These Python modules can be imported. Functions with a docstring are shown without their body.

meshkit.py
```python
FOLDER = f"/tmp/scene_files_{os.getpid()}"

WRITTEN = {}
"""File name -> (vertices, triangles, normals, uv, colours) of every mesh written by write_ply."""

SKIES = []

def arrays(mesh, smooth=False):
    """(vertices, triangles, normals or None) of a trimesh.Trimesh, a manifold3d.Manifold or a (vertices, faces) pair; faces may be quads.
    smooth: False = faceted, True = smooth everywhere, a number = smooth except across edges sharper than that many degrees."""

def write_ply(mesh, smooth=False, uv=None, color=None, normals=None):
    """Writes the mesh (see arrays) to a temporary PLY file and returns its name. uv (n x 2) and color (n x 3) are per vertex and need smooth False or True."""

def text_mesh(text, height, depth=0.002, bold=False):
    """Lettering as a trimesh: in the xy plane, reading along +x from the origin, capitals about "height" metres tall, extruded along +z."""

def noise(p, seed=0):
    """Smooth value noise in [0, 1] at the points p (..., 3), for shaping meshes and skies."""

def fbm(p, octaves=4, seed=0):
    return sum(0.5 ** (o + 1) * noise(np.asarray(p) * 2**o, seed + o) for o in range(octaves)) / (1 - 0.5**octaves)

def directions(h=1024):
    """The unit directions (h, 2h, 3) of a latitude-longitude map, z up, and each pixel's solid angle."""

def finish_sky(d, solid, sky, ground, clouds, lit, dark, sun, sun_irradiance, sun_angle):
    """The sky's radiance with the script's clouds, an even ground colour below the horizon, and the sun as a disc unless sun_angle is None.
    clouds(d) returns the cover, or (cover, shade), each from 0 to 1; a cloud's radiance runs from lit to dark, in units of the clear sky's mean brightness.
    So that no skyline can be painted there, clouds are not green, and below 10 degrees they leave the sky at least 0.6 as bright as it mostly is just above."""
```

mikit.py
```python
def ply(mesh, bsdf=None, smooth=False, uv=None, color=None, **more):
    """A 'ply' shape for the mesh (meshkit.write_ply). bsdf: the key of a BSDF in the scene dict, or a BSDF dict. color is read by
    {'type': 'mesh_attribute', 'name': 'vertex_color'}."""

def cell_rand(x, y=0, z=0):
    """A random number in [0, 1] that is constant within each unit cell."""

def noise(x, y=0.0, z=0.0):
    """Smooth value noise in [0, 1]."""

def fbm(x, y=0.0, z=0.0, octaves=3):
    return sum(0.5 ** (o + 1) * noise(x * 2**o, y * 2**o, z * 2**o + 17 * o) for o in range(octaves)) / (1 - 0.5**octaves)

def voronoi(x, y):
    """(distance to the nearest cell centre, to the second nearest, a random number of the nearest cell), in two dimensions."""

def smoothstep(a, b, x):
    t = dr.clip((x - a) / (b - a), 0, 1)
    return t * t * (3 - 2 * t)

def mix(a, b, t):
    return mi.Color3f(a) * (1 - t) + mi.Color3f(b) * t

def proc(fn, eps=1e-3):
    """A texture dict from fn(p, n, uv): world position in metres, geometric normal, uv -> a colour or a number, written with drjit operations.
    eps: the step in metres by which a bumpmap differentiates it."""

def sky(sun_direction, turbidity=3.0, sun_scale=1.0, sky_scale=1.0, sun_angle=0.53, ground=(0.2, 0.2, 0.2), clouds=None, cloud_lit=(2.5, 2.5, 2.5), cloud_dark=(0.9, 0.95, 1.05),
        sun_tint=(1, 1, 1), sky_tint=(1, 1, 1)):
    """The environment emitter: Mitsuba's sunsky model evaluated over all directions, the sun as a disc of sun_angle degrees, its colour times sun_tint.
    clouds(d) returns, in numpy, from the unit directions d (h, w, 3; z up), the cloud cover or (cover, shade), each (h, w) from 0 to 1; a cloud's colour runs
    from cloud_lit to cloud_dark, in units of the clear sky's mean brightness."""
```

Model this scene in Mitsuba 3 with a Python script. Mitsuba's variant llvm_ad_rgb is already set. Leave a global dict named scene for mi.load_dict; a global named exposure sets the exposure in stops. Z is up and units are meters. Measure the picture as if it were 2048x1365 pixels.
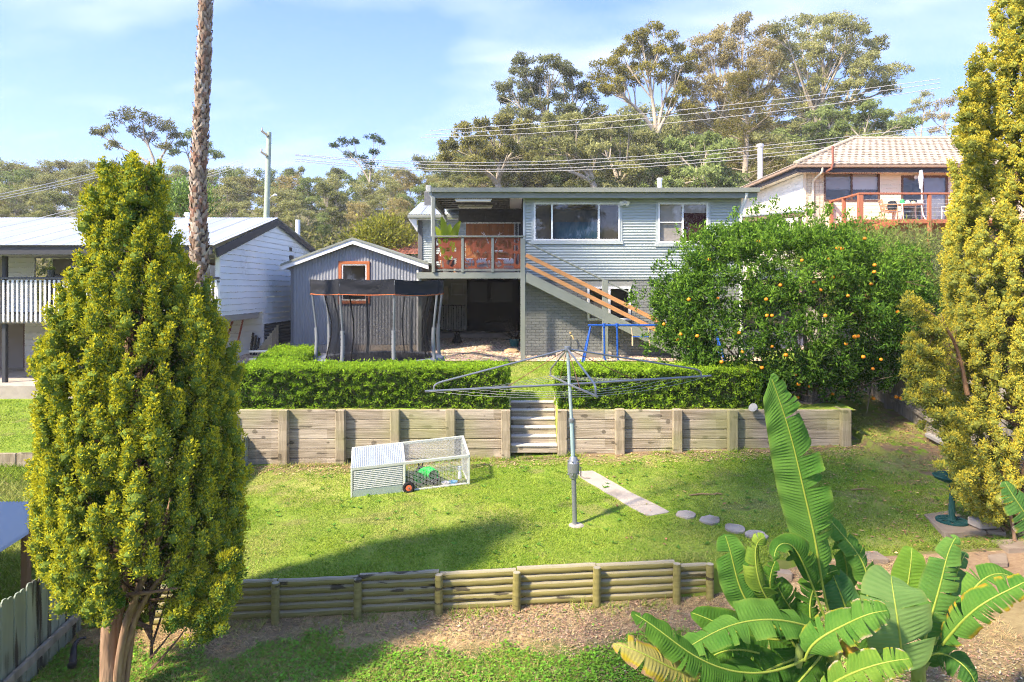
import math, numpy as np, trimesh, mitsuba as mi, drjit as dr, mikit, meshkit
from mikit import proc, fbm, noise, smoothstep, mix, voronoi, cell_rand
from shapely.geometry import Polygon, Point, box as sbox
from shapely import affinity
from shapely.ops import unary_union
T = mi.ScalarTransform4f
A = np.array
rng = np.random.default_rng(7)
scene, labels, used = {}, {}, set()

# ---------------------------------------------------------------- camera, sky, exposure
EYE = 2.2                                    # metres above the yard at the foot of the house
scene['camera'] = {'type': 'perspective', 'fov': 2 * math.degrees(math.atan(1024 / 1365)), 'fov_axis': 'x', 'near_clip': .1, 'far_clip': 4000.,
                   'principal_point_offset_y': (682.5 - 575) / 1365,
                   'to_world': T().look_at(origin=[0, 0, EYE], target=[0, 10, EYE], up=[0, 0, 1])}


def sky_clouds(d):
    e = np.maximum(d[..., 2], .02)
    q = np.stack([d[..., 0] / (e + .25) * 2.2 + .45 * d[..., 1] / (e + .25), d[..., 1] / (e + .25) * 4.5, d[..., 2] * 3], -1)
    a = meshkit.fbm(q, 5, 3)
    b = meshkit.fbm(q * A([3.1, 4.3, 2.0]) + 5, 4, 9)
    veil = .20 * np.clip(1 - d[..., 2] * 2.2, 0, 1)
    return np.clip(np.clip((a - .47) * 2.6, 0, 1) * (.25 + .75 * b) * .75 + veil, 0, .8)


scene['sky'] = mikit.sky((-.92, -.70, 1.1), turbidity=4, sun_scale=1.0, sky_scale=1.42, sun_angle=4.5, clouds=sky_clouds, cloud_lit=(1.75, 1.85, 2.0),
                         sky_tint=(.60, .665, .96), sun_tint=(.96, .985, 1.02))
exposure = 2.96


# ---------------------------------------------------------------- helpers
def at(x, y, Y):                             # the point at depth Y on the photograph's line of sight through (x, y)
    return A([(x - 1024) / 1365 * Y, Y, EYE - (y - 575) / 1365 * Y])


def unit(v):
    v = np.asarray(v, float)
    return v / np.maximum(np.linalg.norm(v, axis=-1, keepdims=True), 1e-9)


def _chamfer():
    from scipy.spatial import ConvexHull
    sg = A([[x, y, z] for x in (-1, 1) for y in (-1, 1) for z in (-1, 1)], float)
    s = np.repeat(sg, 3, 0)
    full = np.tile(np.eye(3), (8, 1))
    v = s * (1 - .2 * (1 - full))
    h = ConvexHull(v)
    f = h.simplices.copy()
    for k, t in enumerate(f):
        n = np.cross(v[t[1]] - v[t[0]], v[t[2]] - v[t[0]])
        if n @ h.equations[k][:3] < 0:
            f[k] = t[::-1]
    return s, full, f


CH_S, CH_F, CH_T = _chamfer()
BX_V = A([[x, y, z] for x in (-1, 1) for y in (-1, 1) for z in (-1, 1)], float)
BX_T = A([[0, 1, 3], [0, 3, 2], [4, 6, 7], [4, 7, 5], [0, 4, 5], [0, 5, 1], [2, 3, 7], [2, 7, 6], [0, 2, 6], [0, 6, 4], [1, 5, 7], [1, 7, 3]])


class MB:
    """collects triangles (and vertex colours) of ONE mesh"""
    def __init__(s, col=None):
        s.v, s.f, s.c, s.n, s.col = [], [], [], 0, col

    def add(s, v, f, col=None):
        v = np.asarray(v, float)
        f = np.asarray(f, int)
        if f.shape[1] == 4:
            f = np.vstack([f[:, [0, 1, 2]], f[:, [0, 2, 3]]])
        col = s.col if col is None else col
        s.v.append(v)
        s.f.append(f + s.n)
        s.c.append(np.broadcast_to(np.zeros(3) if col is None else np.asarray(col, float), v.shape))
        s.n += len(v)
        return s

    def box(s, x0, x1, y0, y1, z0, z1, bevel=0, col=None, rot=None, about=None):
        c, h = A([x0 + x1, y0 + y1, z0 + z1]) / 2, A([x1 - x0, y1 - y0, z1 - z0]) / 2
        if bevel:
            v, f = CH_S * (h - np.minimum(bevel, h * .45) * (1 - CH_F)) + c, CH_T
        else:
            v, f = BX_V * h + c, BX_T
        if rot is not None:
            about = c if about is None else A(about)
            v = (v - about) @ np.asarray(rot).T + about
        return s.add(v, f, col)

    def beam(s, p0, p1, w, h, up=(0, 0, 1), bevel=0, col=None):
        """a bar of section w (sideways) x h (along up) from p0 to p1"""
        p0, p1 = A(p0, float), A(p1, float)
        d = unit(p1 - p0)
        side = unit(np.cross(d, up))
        u = np.cross(side, d)
        hl = A([np.linalg.norm(p1 - p0) / 2, w / 2, h / 2])
        v = CH_S * (hl - np.minimum(bevel, hl * .45) * (1 - CH_F)) if bevel else BX_V * hl
        return s.add(v @ A([d, -side, u]) + (p0 + p1) / 2, CH_T if bevel else BX_T, col)

    def tube(s, pts, r, n=6, col=None, cap=True):
        p = np.asarray(pts, float)
        k = len(p)
        r = np.broadcast_to(np.asarray(r, float), (k,))
        t = unit(np.gradient(p, axis=0))
        a = np.cross(t[0], [0, 0, 1.0] if abs(t[0][2]) < .9 else [1.0, 0, 0])
        ang = np.arange(n) * 2 * np.pi / n
        V = []
        for i in range(k):
            a = unit(a - t[i] * (a @ t[i]))
            b = np.cross(t[i], a)
            V.append(p[i] + r[i] * (np.cos(ang)[:, None] * a + np.sin(ang)[:, None] * b))
        V = np.vstack(V)
        i, j = np.meshgrid(np.arange(k - 1), np.arange(n), indexing='ij')
        i, j = i.ravel(), j.ravel()
        q = np.stack([i * n + j, i * n + (j + 1) % n, (i + 1) * n + (j + 1) % n, (i + 1) * n + j], 1)
        if col is not None and np.ndim(col) == 2:
            col = np.repeat(col, n, 0)
        f = np.vstack([q[:, [0, 1, 2]], q[:, [0, 2, 3]]])
        if cap:
            m = np.arange(1, n - 1)
            f = np.vstack([f, np.stack([m * 0, m + 1, m], 1), np.stack([m * 0, m, m + 1], 1) + (k - 1) * n])
        return s.add(V, f, col)

    def lathe(s, prof, at=(0, 0, 0), n=20, col=None):
        p = A(prof, float)
        ang = np.arange(n) * 2 * np.pi / n
        V = np.stack([p[:, None, 0] * np.cos(ang), p[:, None, 0] * np.sin(ang), np.broadcast_to(p[:, None, 1], (len(p), n))], -1).reshape(-1, 3) + A(at)
        i, j = [q.ravel() for q in np.meshgrid(np.arange(len(p) - 1), np.arange(n), indexing='ij')]
        return s.add(V, np.stack([i * n + j, i * n + (j + 1) % n, (i + 1) * n + (j + 1) % n, (i + 1) * n + j], 1), col)

    def prism(s, poly, depth, mat=None, col=None):
        """extrudes a shapely polygon (x, z) towards +y by depth, then applies the 4x4 mat"""
        for g in getattr(poly, 'geoms', [poly]):
            m = trimesh.creation.extrude_polygon(g, depth, engine='earcut')
            v = A(m.vertices)
            v = np.stack([v[:, 0], depth - v[:, 2], v[:, 1]], 1)
            if mat is not None:
                v = v @ A(mat)[:3, :3].T + A(mat)[:3, 3]
            s.add(v, m.faces, col)
        return s

    def quad(s, a, b, c, d, col=None):
        return s.add([a, b, c, d], [[0, 1, 2], [0, 2, 3]], col)

    def tri(s):
        return np.vstack(s.v), np.vstack(s.f), np.vstack(s.c)

    def moved(s, deg=0, to=(0, 0, 0), scale=1.0):
        v, f, c = s.tri()
        o = MB(s.col)
        v = v * scale @ RZ(deg).T + A(to)
        o.v, o.f, o.c, o.n = [v], [f], [c], len(v)
        return o


def RZ(deg):
    a = math.radians(deg)
    return A([[math.cos(a), -math.sin(a), 0], [math.sin(a), math.cos(a), 0], [0, 0, 1]])


def RX(deg):
    a = math.radians(deg)
    return A([[1, 0, 0], [0, math.cos(a), -math.sin(a)], [0, math.sin(a), math.cos(a)]])


def RY(deg):
    a = math.radians(deg)
    return A([[math.cos(a), 0, math.sin(a)], [0, 1, 0], [-math.sin(a), 0, math.cos(a)]])


def numbered(key):
    k, i = key, 0
    while k in used:
        i += 1
        k = f'{key}_{i:03d}'
    used.add(k)
    return k


def tag(key, label=None, cat=None, group=None, kind=None):
    d = {a: b for a, b in (('label', label), ('category', cat), ('group', group), ('kind', kind)) if b}
    if d:
        labels[key] = d
    return key


def put(key, mb, mat, smooth=False, label=None, cat=None, group=None, kind=None):
    key = numbered(key)
    if isinstance(mb, MB):
        v, f, c = mb.tri()
        if smooth is True or smooth is False:
            scene[key] = mikit.ply((v, f), mat, smooth, color=c)
        else:                                # smooth except across edges sharper than the angle, colours kept
            from scipy.sparse import csr_matrix
            fn = np.cross(v[f[:, 1]] - v[f[:, 0]], v[f[:, 2]] - v[f[:, 0]])
            un = unit(fn)
            k = f.size
            M = csr_matrix((np.ones(k), (np.arange(k), f.ravel())), (k, len(v)))
            pr = (M @ M.T).tocoo()
            keep = (un[pr.row // 3] * un[pr.col // 3]).sum(1) > math.cos(math.radians(smooth))
            N = unit(csr_matrix((np.ones(keep.sum()), (pr.row[keep], pr.col[keep])), (k, k)) @ fn[np.arange(k) // 3])
            p = meshkit.write_ply((v[f.ravel()], np.arange(k).reshape(-1, 3)), False, None, c[f.ravel()], normals=N)
            scene[key] = {'type': 'ply', 'filename': p, 'face_normals': False, 'bsdf': {'type': 'ref', 'id': mat}}
    else:
        scene[key] = mikit.ply(mb, mat, smooth)
    return tag(key, label, cat, group, kind)


def thing(name, label, cat, group=None, kind=None):
    return tag(numbered(name), label, cat, group, kind)


def B(*a, **k):
    return MB().box(*a, **k)


def bez(p0, p1, p2, n=9):
    t = np.linspace(0, 1, n)[:, None]
    return (1 - t) ** 2 * A(p0) + 2 * t * (1 - t) * A(p1) + t * t * A(p2)


def spline(pts, n):
    from scipy.interpolate import CubicSpline
    p = A(pts, float)
    s = np.r_[0, np.cumsum(np.linalg.norm(np.diff(p, axis=0), axis=1))]
    return CubicSpline(s, p)(np.linspace(0, s[-1], n))


def cards(mb, P, D, N, L, W, C, fold=.25):
    """leaf-shaped folded cards: base P, direction D, rough normal N, length L, width W, colour C"""
    D = unit(D)
    S = unit(np.cross(D, N))
    N = np.cross(S, D)
    L, W = np.broadcast_to(L, len(P))[:, None], np.broadcast_to(W, len(P))[:, None]
    m = P + D * L * .5
    V = np.stack([P, m + S * W / 2 + N * W * fold, P + D * L, m - S * W / 2 + N * W * fold], 1).reshape(-1, 3)
    b = np.arange(len(P))[:, None] * 4
    mb.add(V, np.vstack([b + [0, 1, 2], b + [0, 2, 3]]), np.repeat(np.clip(C, 0, 1), 4, 0))


def blades(mb, P, H, W, C, lean=.5, r=rng):
    """single-triangle grass blades"""
    n = len(P)
    a = r.uniform(0, 2 * np.pi, n)
    s = np.stack([np.cos(a), np.sin(a), 0 * a], 1)
    b = r.uniform(0, 2 * np.pi, n)
    tip = P + np.stack([np.cos(b) * lean * H, np.sin(b) * lean * H, H * r.uniform(.6, 1, n)], 1)
    V = np.stack([P - s * W / 2, P + s * W / 2, tip], 1).reshape(-1, 3)
    mb.add(V, np.arange(3 * n).reshape(-1, 3), np.repeat(np.clip(C, 0, 1), 3, 0))


def rdir(n, r=rng):
    return unit(r.normal(size=(n, 3)))


def tint(c, n, s=.15, r=rng):
    return A(c) * np.exp(r.normal(0, s, (n, 1))) * np.exp(r.normal(0, s * .35, (n, 3)))


def sheet(fz, xs, ys):
    X, Y = np.meshgrid(xs, ys)
    Z = fz(X, Y)
    n, m = len(ys), len(xs)
    i, j = [q.ravel() for q in np.meshgrid(np.arange(n - 1), np.arange(m - 1), indexing='ij')]
    return np.stack([X, Y, Z], -1).reshape(-1, 3), np.stack([i * m + j, i * m + j + 1, (i + 1) * m + j + 1, (i + 1) * m + j], 1)


# ---------------------------------------------------------------- materials
def mat(key, color, rough=.6, spec=.4, metal=0, two=True, bump=None, bs=.004, eps=1e-3, **kw):
    c = proc(color) if callable(color) else color if isinstance(color, dict) else {'type': 'rgb', 'value': list(color)}
    d = {'type': 'principled', 'base_color': c, 'roughness': rough, 'specular': spec, 'metallic': float(metal), **kw}
    if bump:
        d = {'type': 'bumpmap', 'tex': proc(bump, eps), 'scale': bs, 'bsdf': d}
    scene[key] = {'type': 'twosided', 'bsdf': d} if two else d


VC = {'type': 'mesh_attribute', 'name': 'vertex_color'}
mat('painted', VC, .55)                      # plain paint and plastic, the colour per vertex
mat('rough_paint', VC, .85, .2)
mat('metal_paint', VC, .32, .5)
scene['leaf'] = {'type': 'principledthin', 'base_color': VC, 'roughness': .45, 'diff_trans': .7, 'spec_trans': 0.}
scene['gum_leaf'] = {'type': 'principledthin', 'base_color': VC, 'roughness': .6, 'diff_trans': .8, 'spec_trans': 0.}
scene['dull_leaf'] = {'type': 'principledthin', 'base_color': VC, 'roughness': .7, 'diff_trans': .5, 'spec_trans': 0.}
mat('galvanised', lambda p, n, uv: mix((.20, .22, .235), (.36, .385, .40), fbm(p.x * 9, p.y * 9, p.z * 6)), .38, .5, .55)
scene['glass'] = {'type': 'thindielectric', 'int_ior': 1.5}
mat('dark_glass', (.012, .015, .018), .04, .9)
scene['net'] = {'type': 'mask', 'opacity': .48, 'bsdf': {'type': 'twosided', 'bsdf': {'type': 'diffuse', 'reflectance': {'type': 'rgb', 'value': [.022, .025, .032]}}}}


def timber(lo, hi, green, axis):
    def fn(p, n, uv):
        a, b, c = (p.x, p.y, p.z) if axis == 'x' else (p.z, p.x, p.y) if axis == 'z' else (p.y, p.x, p.z)
        g = fbm(a * 2.2, b * 38 + 3 * noise(a * 1.4, c * 3), c * 46 + 4 * noise(a * 1.1, c * 4, 5.), 3)
        k = cell_rand(dr.floor(p.x / 1.14 + .33), 0, dr.floor((p.z + .31) / .2))
        col = mix(lo, hi, smoothstep(.25, .8, g) * .55 + .42 * k)
        kn = smoothstep(.83, .9, noise(p.x * 5.3, 7., p.z * 9.1))
        col = col * (1 - .55 * kn)
        gr = smoothstep(.5, .78, fbm(p.x * .9, 3.3, p.z * .9 + p.y, 3)) * .55
        return mix(col, green, gr)
    return fn


mat('sleeper_wood', timber((.20, .165, .115), (.50, .445, .36), (.27, .29, .11), 'x'), .85, .2, bump=lambda p, n, uv: fbm(p.x * 2.5, p.y * 50, p.z * 55, 3), bs=.006)
mat('tread_wood', lambda p, n, uv: mix((.42, .39, .34), (.62, .59, .53), fbm(p.x * 3, p.y * 40, p.z * 40, 3)), .85, .2)
mat('post_wood', timber((.20, .165, .11), (.44, .38, .28), (.22, .24, .09), 'z'), .85, .2)


def log_col(p, n, uv):
    g = fbm(p.x * 2.0, p.y * 30, p.z * 34, 3)
    col = mix((.135, .125, .035), (.31, .275, .10), g)
    top = smoothstep(.35, .9, n.z)
    col = mix(col, (.37, .34, .27), top * .75)
    rot = smoothstep(.60, .68, fbm(p.x * 3.1, 2., p.z * 16, 4)) * smoothstep(.5, .62, noise(p.x * .7, 1.5, p.z * 2.5))
    return mix(col, (.035, .03, .022), rot * .85)


mat('treated_log', log_col, .8, .25)


def grass_col(p, n, uv):
    a = fbm(p.x * .55, p.y * .55, 1., 4)
    b = fbm(p.x * 6, p.y * 6, 2., 3)
    col = mix((.12, .21, .022), (.23, .29, .045), b)
    dry = smoothstep(.54, .72, a + .18 * (b - .5))
    soil = smoothstep(.62, .72, fbm(p.x * 2.3 + 9, p.y * 2.3, 5., 4))
    edge = smoothstep(13.25, 13.9, p.y) * smoothstep(14.2, 14.0, p.y) + smoothstep(6.0, 7.8, p.x + .30 * (11 - p.y))
    return mix(mix(col, (.30, .29, .09), dry * .7), (.20, .145, .085), dr.clip(soil * .4 + edge * smoothstep(.3, .55, b), 0, 1))


mat('lawn_ground', grass_col, .95, .1)


def mulch_col(p, n, uv):
    d, e, k = voronoi(p.x * 26, p.y * 40)
    b = fbm(p.x * 3, p.y * 3, 0., 4)
    straw = smoothstep(.34, .56, fbm(p.x * .9 - 3, p.y * 1.3, 2., 3))
    c = mix(mix((.15, .105, .065), (.35, .26, .17), k), mix((.26, .185, .09), (.48, .37, .20), k), straw)
    c = c * (.6 + .7 * b)
    gr = smoothstep(.35, .55, (7.9 + .05 * p.x - p.y) * .9 + fbm(p.x * 2.1, p.y * 2.1, 7., 4) * .9)
    earth = smoothstep(3.2, 4.6, p.x)
    c = mix(c, mix((.20, .13, .075), (.34, .24, .15), b), earth * .7)
    return mix(c, mix((.05, .09, .015), (.10, .17, .03), b), dr.clip(gr * (1 - .7 * earth), 0, 1) * .85)


mat('mulch', mulch_col, .95, .1, bump=lambda p, n, uv: fbm(p.x * 22, p.y * 30, 0., 3), bs=.03, eps=4e-3)


def paver_col(p, n, uv):
    return mix((.17, .13, .095), (.36, .295, .225), fbm(p.x * 6, p.y * 6, p.z * 6, 5))


mat('paver_stone', paver_col, .9, .2)


def concrete_col(p, n, uv):
    a = fbm(p.x * 5, p.y * 5, p.z * 5, 5)
    return mix((.27, .24, .205), (.46, .415, .36), a) * (1 - .35 * smoothstep(.6, .75, fbm(p.x * 1.7, p.y * 1.7, 4., 3)))


mat('concrete', concrete_col, .9, .2)


def gravel_col(p, n, uv):
    d, e, k = voronoi(p.x * 22, p.y * 22)
    return mix((.26, .18, .12), (.60, .49, .37), k) * (.75 + .5 * smoothstep(0., .35, d)) * (.75 + .4 * fbm(p.x, p.y, 1.))


mat('gravel_ground', gravel_col, .95, .1)
mat('siding', lambda p, n, uv: mix((.39, .445, .445), (.46, .515, .515), fbm(p.x * .8, p.y, p.z * 7)), .45, .45)
mat('trim_grey', lambda p, n, uv: mix((.20, .225, .19), (.265, .285, .25), fbm(p.x * 2, p.y * 2, p.z * 2)), .5, .4)


def mildew_white(p, n, uv):
    st = smoothstep(.40, .62, fbm(p.y * .42 + 2.5, p.z * .55, p.x * .2, 3)) * smoothstep(1.2, 3.4, p.z)
    spots = smoothstep(.42, .62, fbm(p.y * 9, p.z * 16, p.x * 9, 3))
    col = mix((.70, .75, .78), (.80, .83, .84), noise(p.x * 2, p.y * 2, p.z * 2))
    return mix(col, (.30, .36, .34), st * spots * .8)


mat('board_white', mildew_white, .6, .3)


def fence_col(p, n, uv):
    g = fbm(p.y * 9, p.x * 20, p.z * 1.6, 3)
    col = mix((.17, .205, .165), (.40, .455, .38), g)
    return mix(col, (.055, .05, .042), smoothstep(.5, .72, fbm(p.y * 13, 4., p.z * 1.1, 3)))


mat('old_fence', fence_col, .9, .15)
mat('shade_fence', lambda p, n, uv: mix((.13, .12, .105), (.42, .385, .33), fbm(p.y * 14, p.x * 9, p.z * 2.5, 4)), .9, .15)
mat('rust', lambda p, n, uv: mix((.17, .046, .024), (.28, .082, .042), fbm(p.x * 5, p.y, p.z * 5, 4)), .8, .2)
mat('orange_timber', lambda p, n, uv: mix((.46, .21, .075), (.62, .33, .15), fbm(p.x * 3, p.y * 20, p.z * 20)), .6, .3)
mat('cedar', lambda p, n, uv: mix((.20, .075, .025), (.40, .16, .05), fbm(p.x * 16, p.y, p.z * 1.4, 4)), .5, .35)


def bark_col(p, n, uv):
    g = fbm(p.x * 26, p.y * 26, p.z * 3.2, 4)
    return mix((.14, .085, .055), (.43, .29, .19), g)


mat('cypress_bark', bark_col, .9, .15, bump=lambda p, n, uv: fbm(p.x * 30, p.y * 30, p.z * 4, 3), bs=.02, eps=3e-3)
mat('gum_bark', VC, .8, .2)
mat('roof_metal', lambda p, n, uv: mix((.44, .50, .56), (.62, .67, .72), fbm(p.x * 1.3, p.y * .25, 3., 4)) * (.86 + .22 * cell_rand(dr.floor(p.x / .76))) * (1 - .35 * smoothstep(.055, .03, dr.abs(p.x / .76 - dr.floor(p.x / .76) - .5))) , .4, .5, .3)
mat('hill_ground', lambda p, n, uv: mix((.055, .06, .022), (.14, .125, .06), fbm(p.x * .35, p.y * .35, 0., 4)), .95, .1)
# ================================================================ the setting
YW0, YWS = 8.84, .037


def yw(X):                                   # the line of the log wall
    return YW0 + YWS * np.asarray(X)


def zl(X, Y):                                # lower lawn
    X, Y = np.asarray(X, float), np.asarray(Y, float)
    z = -1.27 - .05 * (14 - np.minimum(Y, 14)) + .034 * np.clip(X, -6, 7) + .185 * np.maximum(Y - 14, 0)
    return z + .05 * (meshkit.fbm(np.stack([X * .8, Y * .8, X * 0], -1), 3, 4) - .5)


def zb(X, Y):                                # bank below the log wall
    X, Y = np.asarray(X, float), np.asarray(Y, float)
    low = -1.915 + .034 * np.clip(X, -6, 7) + .15 * (Y - yw(X))
    t = np.clip((X - 2.5) / 1.7, 0, 1)
    t = t * t * (3 - 2 * t)
    side = zl(X, yw(X)) - .012 + .17 * (Y - yw(X))
    z = low * (1 - t) + side * t
    return z + .11 * (meshkit.fbm(np.stack([X * 1.4, Y * 1.4, X * 0], -1), 4, 8) - .5) * np.clip((yw(X) - Y) * 2.5, 0, 1)


def zu(X, Y):                                # upper yard
    X, Y = np.asarray(X, float), np.asarray(Y, float)
    return -.33 + .33 * np.clip((Y - 14.2) / 6.3, 0, 1) + .07 * np.maximum(Y - 21, 0) + .02 * (meshkit.fbm(np.stack([X, Y, X * 0], -1), 3, 2) - .5)


def zn(X, Y):                                # neighbour's lower grass on the left
    X, Y = np.asarray(X, float), np.asarray(Y, float)
    return -2.25 + .09 * (Y - 7.5) + .06 * (meshkit.fbm(np.stack([X, Y, X * 0], -1), 3, 5) - .5)


def zn2(X, Y):
    X, Y = np.asarray(X, float), np.asarray(Y, float)
    return -1.36 + .165 * (Y - 14.5) + .04 * (meshkit.fbm(np.stack([X, Y, X * 0], -1), 3, 6) - .5)


def zh(X, Y):                                # wooded hill behind
    X, Y = np.asarray(X, float), np.asarray(Y, float)
    z = .6 + .13 * np.maximum(Y - 30, 0) + .11 * np.maximum(Y - 62, 0) * np.clip((X + 30) / 60, .15, 1)
    return z - .001 * np.maximum(Y - 140, 0) ** 1.6 + .5 * (meshkit.fbm(np.stack([X * .07, Y * .07, X * 0], -1), 3, 1) - .5)


def struct(key, m, material, smooth=True):
    return put(key, MB().add(*m), material, smooth, kind='structure')



def ground_at(x, y, fz):                     # where the line of sight through (x, y) meets the ground
    Y = 10.0
    for _ in range(60):
        Y = .5 * Y + .5 * (EYE - float(fz((x - 1024) / 1365 * Y, Y))) * 1365 / (y - 575)
    return A([(x - 1024) / 1365 * Y, Y, float(fz((x - 1024) / 1365 * Y, Y))])



def between(fz, x0, x1, y0f, y1f, nx, ny):
    """a height sheet between two curves y0f(x), y1f(x)"""
    u, w = np.meshgrid(np.linspace(x0, x1, nx), np.linspace(0, 1, ny))
    Y = y0f(u) * (1 - w) + y1f(u) * w
    i, j = [q.ravel() for q in np.meshgrid(np.arange(ny - 1), np.arange(nx - 1), indexing='ij')]
    return np.stack([u, Y, fz(u, Y)], -1).reshape(-1, 3), np.stack([i * nx + j, i * nx + j + 1, (i + 1) * nx + j + 1, (i + 1) * nx + j], 1)


struct('ground', sheet(lambda X, Y: X * 0 - 4.0, np.linspace(-900, 900, 4), np.linspace(-400, 1400, 4)), 'hill_ground')
struct('hillside', sheet(zh, np.r_[-260:-60:12j, -58:90:40j, 95:300:10j], np.r_[28:150:50j, 160:420:10j]), 'hill_ground')
_lv, _lf = between(zl, -5.55, 9.4, lambda x: yw(x) + .02, lambda x: np.where(x < 7.4, 14.25, 21.0), 76, 40)
_k = np.arange(75)
_n = len(_lv)
_lf = np.vstack([_lf, np.stack([_n + _k, _n + _k + 1, _k + 1, _k], 1)])
_lv = np.vstack([_lv, _lv[:76] - [0, .05, .7]])    # the earth face behind the logs
struct('lower_lawn', (_lv, _lf), 'lawn_ground')
def zg(X, Y):                                # whichever ground lies open there
    return np.where(np.asarray(Y) > yw(X), zl(X, Y), zb(X, Y))


struct('mulch_bank', between(zb, -5.55, 9.4, lambda x: x * 0 + 2.0, lambda x: yw(x) - .02 + .04 * (x > 2.6), 110, 80), 'mulch')
def _step_well(X, Y):
    z = zu(X, Y)
    return np.where((X > -.06) & (X < .93) & (Y < 15.15), -1.5, z)


struct('upper_lawn', sheet(_step_well, np.r_[-5.9:-.07:14j, -.04:.91:8j, .94:7.1:16j], np.r_[14.06:15.13:8j, 15.17:20.4:22j]), 'lawn_ground')
struct('gravel_yard', sheet(lambda X, Y: zu(X, Y) + .02, np.linspace(-8.5, 14, 40), np.linspace(20.3, 27.4, 30)), 'gravel_ground')
struct('neighbour_grass', sheet(zn, np.linspace(-26, -5.52, 24), np.linspace(2, 14.6, 30)), 'lawn_ground')
struct('neighbour_lawn', sheet(zn2, np.linspace(-30, -5.9, 24), np.linspace(14.55, 18.2, 12)), 'lawn_ground')
put('neighbour_patio', B(-30, -6.9, 18.1, 29, -1.2, -.40, .02), 'concrete', kind='structure')

# ---------------------------------------------------------------- grass blades and ground cover
GA, GB, GY = A([.14, .26, .024]), A([.33, .43, .06]), A([.47, .46, .16])


def lawn_blades(mb, X, Y, fz, hmin, hmax, w, green=1.0, r=rng, dry=1.0):
    P = np.stack([X, Y, fz(X, Y) - .004], 1)
    n = len(P)
    a = meshkit.fbm(np.stack([X * .55, Y * .55, X * 0 + 1], -1), 4, 11)
    b = meshkit.fbm(np.stack([X * 2.6, Y * 2.6, X * 0 + 4], -1), 3, 12)
    t = np.clip((b - .3) * 2 + r.normal(0, .25, n), 0, 1)[:, None]
    C = GA * (1 - t) + GB * t
    d = np.clip((a - .50) * 5 + r.normal(0, .3, n), 0, 1)[:, None] * .75 * dry
    C = (C * (1 - d) + GY * d) * np.exp(r.normal(0, .14, (n, 1))) * green
    blades(mb, P, r.uniform(hmin, hmax, n) * (.6 + .9 * b), w, C, .75, r)


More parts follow.
